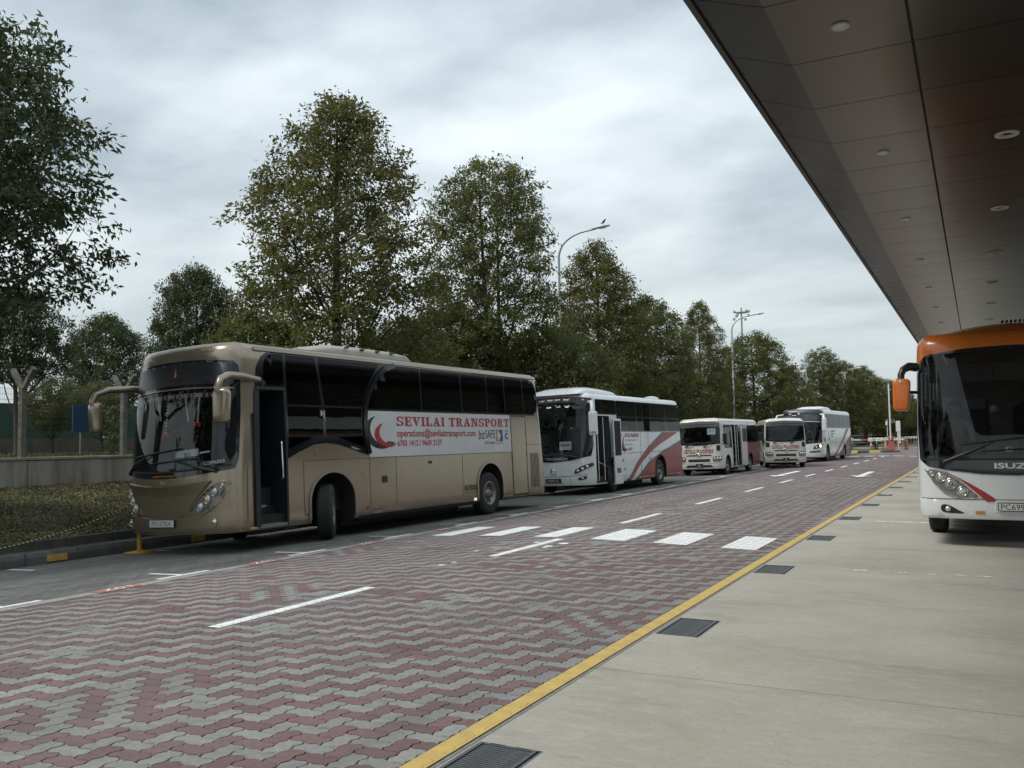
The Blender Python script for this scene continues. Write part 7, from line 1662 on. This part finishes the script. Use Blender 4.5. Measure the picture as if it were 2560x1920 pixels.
lm = [MB().tube([(0, -.022, 0), (.010, -.013, .0), (.010, .013, 0), (0, .022, 0), (-.010, .013, 0), (-.010, -.013, 0), (0, -.022, 0)], .006, 5, cap=False).mesh('link', m_) for m_ in (M_chY, M_blk)]
for k in range(180):
    a, b = Vector(pts[k]), Vector(pts[k + 1]); o = obj('link', lm[k % 2], ch, tuple((a + b) / 2 - Vector(ch.location))); d = (b - a); o.rotation_euler = (math.atan2(d.z, -d.y) * -1 if False else math.atan2(-d.z, -d.y) * -1, R(90) if k % 2 else 0, 0); o.scale = (1, max(1, d.length / .044), 1)

# ================================================================ FAR END: ISLAND, GATE, MOTORCYCLES
M_isl = mat('island_kerb', (.16, .155, .14), .9, var=.2); M_yk = mat('kerb_yellow', (.60, .45, .13), .7, var=.1); M_dk = mat('kerb_dark', (.07, .07, .068), .8, var=.15)
isl = empty('traffic_island', (-10.5, 90, 0)); tag(isl, kind='structure')
MB().box((0, 3, -.02), (5.6, 15, .34)).build('grass_top', M_lawn, isl)
for k in range(6):
    MB().bbox((2.3 - k * .95, -4.75, .0), (.93, .5, .44), .05).build('kerb_stone', M_yk if k % 2 == 0 else M_dk, isl)
M_gred = mat('gate_red', (.48, .10, .09), .5, var=.08); M_gw = mat('gate_white', (.66, .66, .64), .45, var=.06); M_gor = mat('barrier_orange', (.45, .16, .03), .6, var=.1)
gp = ground_at(2228.7, 1131); gate = empty('boom_gate', (gp[0], gp[1], zr(gp[0])), 0, 'pink-red boom gate cabinet with its white arm raised upright', 'gate')
MB().box((0, 0, .08), (1.3, .9, .16)).build('plinth', M_dk, gate)
MB().bbox((0, 0, .80), (.42, .42, 1.28), .03).build('cabinet', M_gred, gate); MB().lathe([(.11, 0), (.11, .06), (0, .07)], 'Y', (0, -.30, 1.2), 14).build('pivot', M_hdr, gate)
MB().bbox((0, -.28, 3.55), (.12, .05, 4.9), .01).build('arm', M_gw, gate); MB().lathe([(.16, 0), (.16, .2), (.1, .24)], 'Y', (.22, -.1, 2.75), 14).build('lamp', M_gw, gate); MB().bbox((-.30, 0, 2.55), (.18, .2, .36), .03).build('camera', M_gw, gate); MB().tube([(-.26, 0, 1.4), (-.26, 0, 2.9)], .03, 6).build('camera_pole', M_gw, gate); MB().bbox((.62, 0, 2.25), (.36, .2, .95), .04).build('signal_box', M_gw, gate); MB().tube([(.6, 0, .2), (.6, 0, 1.9)], .04, 6).build('signal_post', M_gw, gate)
g2 = empty('boom_gate', (-8.3, 97, 0), 0, 'lowered white boom with a hanging skirt rail left of the gate cabinet', 'gate')
MB().bbox((-1.4, 0, 1.12), (6.4, .06, .14), .01).build('arm', M_gw, g2); MB().bbox((-1.9, 0, 1.12), (.9, .075, .15), .01).build('red_band', M_gred, g2); MB().bbox((-.9, -.02, 1.12), (1.5, .14, .40), .08).build('counterweight', M_gw, g2)
MB().tube([(-4.4, 0, .28), (0, 0, .28)], .03, 6).build('skirt_rail', M_gw, g2)
for x in (-4.3, -3.2, -.1): MB().tube([(x, 0, .28), (x, 0, 1.08)], .025, 6).build('hanger', M_gw, g2)
MB().tube([(.05, 0, -.1), (-.05, 0, 1.1)], .035, 6).build('support_leg', M_gw, g2); MB().bbox((1.9, 0, .55), (.35, .35, 1.2), .03).build('cabinet', M_dk, g2)
for k, (x, y) in enumerate(((-7.95, 93.5), (-7.35, 93.7), (-6.45, 93.0))):
    b_ = empty('barricade', (x, y, 0), 0, ['orange tubular barricade left of the gate cabinet', 'orange tubular barricade close behind the gate cabinet', 'orange tubular barricade right of the gate cabinet'][k], 'barricade', 'orange barricades')
    for zz_ in (.35, 1.05): MB().tube([(-.4, 0, zz_), (.4, 0, zz_)], .03, 6).build('rail', M_gor, b_)
    for xx in (-.4, 0, .4): MB().tube([(xx, 0, 0), (xx, 0, 1.1)], .035, 6).build('leg', M_gor, b_)
cp = ground_at(2178.5, 1127.5); cn = empty('traffic_cone', (cp[0], cp[1], .15), 0, 'small traffic cone on the island beside the lowered boom', 'cone')
MB().bbox((0, 0, .02), (.42, .42, .04), .01).build('base', M_dk, cn); MB().lathe([(.17, .04), (.10, .42)], n=16).build('lower_cone', M_gor, cn); MB().lathe([(.10, .42), (.075, .58)], n=16).build('white_band', M_gw, cn); MB().lathe([(.075, .58), (.035, .85), (0, .86)], n=16).build('tip', M_gor, cn)
wp = empty('marker_post', (-10.9, 150, 0), 0, 'white marker post beside the far motorcycles', 'post'); MB().box((0, 0, 1.5), (.45, .2, 3.0)).build('post', M_gw, wp); MB().box((0, 0, .1), (.8, .5, .2)).build('foot', M_dk, wp)
def motorcycle(body):
    t = empty('motorcycle', (0, 0, 0))
    for y in (-.62, .62):
        w_ = MB(); w_.lathe([(.22, -.04), (.27, -.05), (.30, -.02), (.30, .02), (.27, .05), (.22, .04)], 'X', (0, y, .30), 20); w_.build('tyre', M_tyre, t); MB().lathe([(.22, -.02), (.05, -.03), (.05, .03), (.22, .02)], 'X', (0, y, .30), 16).build('rim', M_rim, t)
    q = MB(); q.tube([(0, -.45, .75), (0, -.2, .72), (0, .1, .55), (0, .35, .62)], [.10, .16, .15, .10], 10); q.bbox((0, .05, .40), (.26, .38, .26), .05); q.build('frame_body', body, t)
    MB().bbox((0, .28, .80), (.24, .72, .10), .04).build('seat', M_blk, t); q = MB(); q.tube([(0, -.62, .30), (0, -.42, .95)], .035, 8); q.build('fork', M_chrome, t); MB().tube([(-.33, -.32, 1.02), (-.15, -.40, .98), (.15, -.40, .98), (.33, -.32, 1.02)], .018, 6).build('handlebar', M_blk, t)
    q = MB(); q.ball((0, -.56, .88), (.11, .08, .11), 12, 8); q.build('headlamp', M_lens, t); MB().bbox((0, .66, 1.02), (.38, .34, .30), .05).build('top_box', M_plw if body is M_blk else M_blk, t)
    for s in (-1, 1): MB().tube([(s * .3, -.33, 1.02), (s * .36, -.34, 1.18)], .01, 5).build('mirror_stem', M_blk, t); MB().ball((s * .37, -.34, 1.2), (.05, .015, .035), 8, 6).build('mirror', M_blk, t)
    return t
mo = motorcycle(M_blk); mo.location = (-9.1, 95.5, .15); mo.rotation_euler = (0, 0, R(15)); tag(mo, 'dark motorcycle parked behind the lowered boom, beside the cone', 'motorcycle', 'parked motorcycles')
m2_ = copy_tree(mo); m2_.location = (-11.6, 94.5, .15); m2_.rotation_euler = (0, 0, R(-20)); tag(m2_, 'dark motorcycle just right of the far coach', 'motorcycle', 'parked motorcycles')
for k in range(13):
    c_ = copy_tree(mo); c_.location = (-12.2 + k * .28, 150 + k * 2.2, 0.0); c_.rotation_euler = (0, 0, R(60 + (k * 37) % 20)); tag(c_, 'dark motorcycle in the far row beyond the gate, %s from the left' % ORD[k], 'motorcycle', 'parked motorcycles')
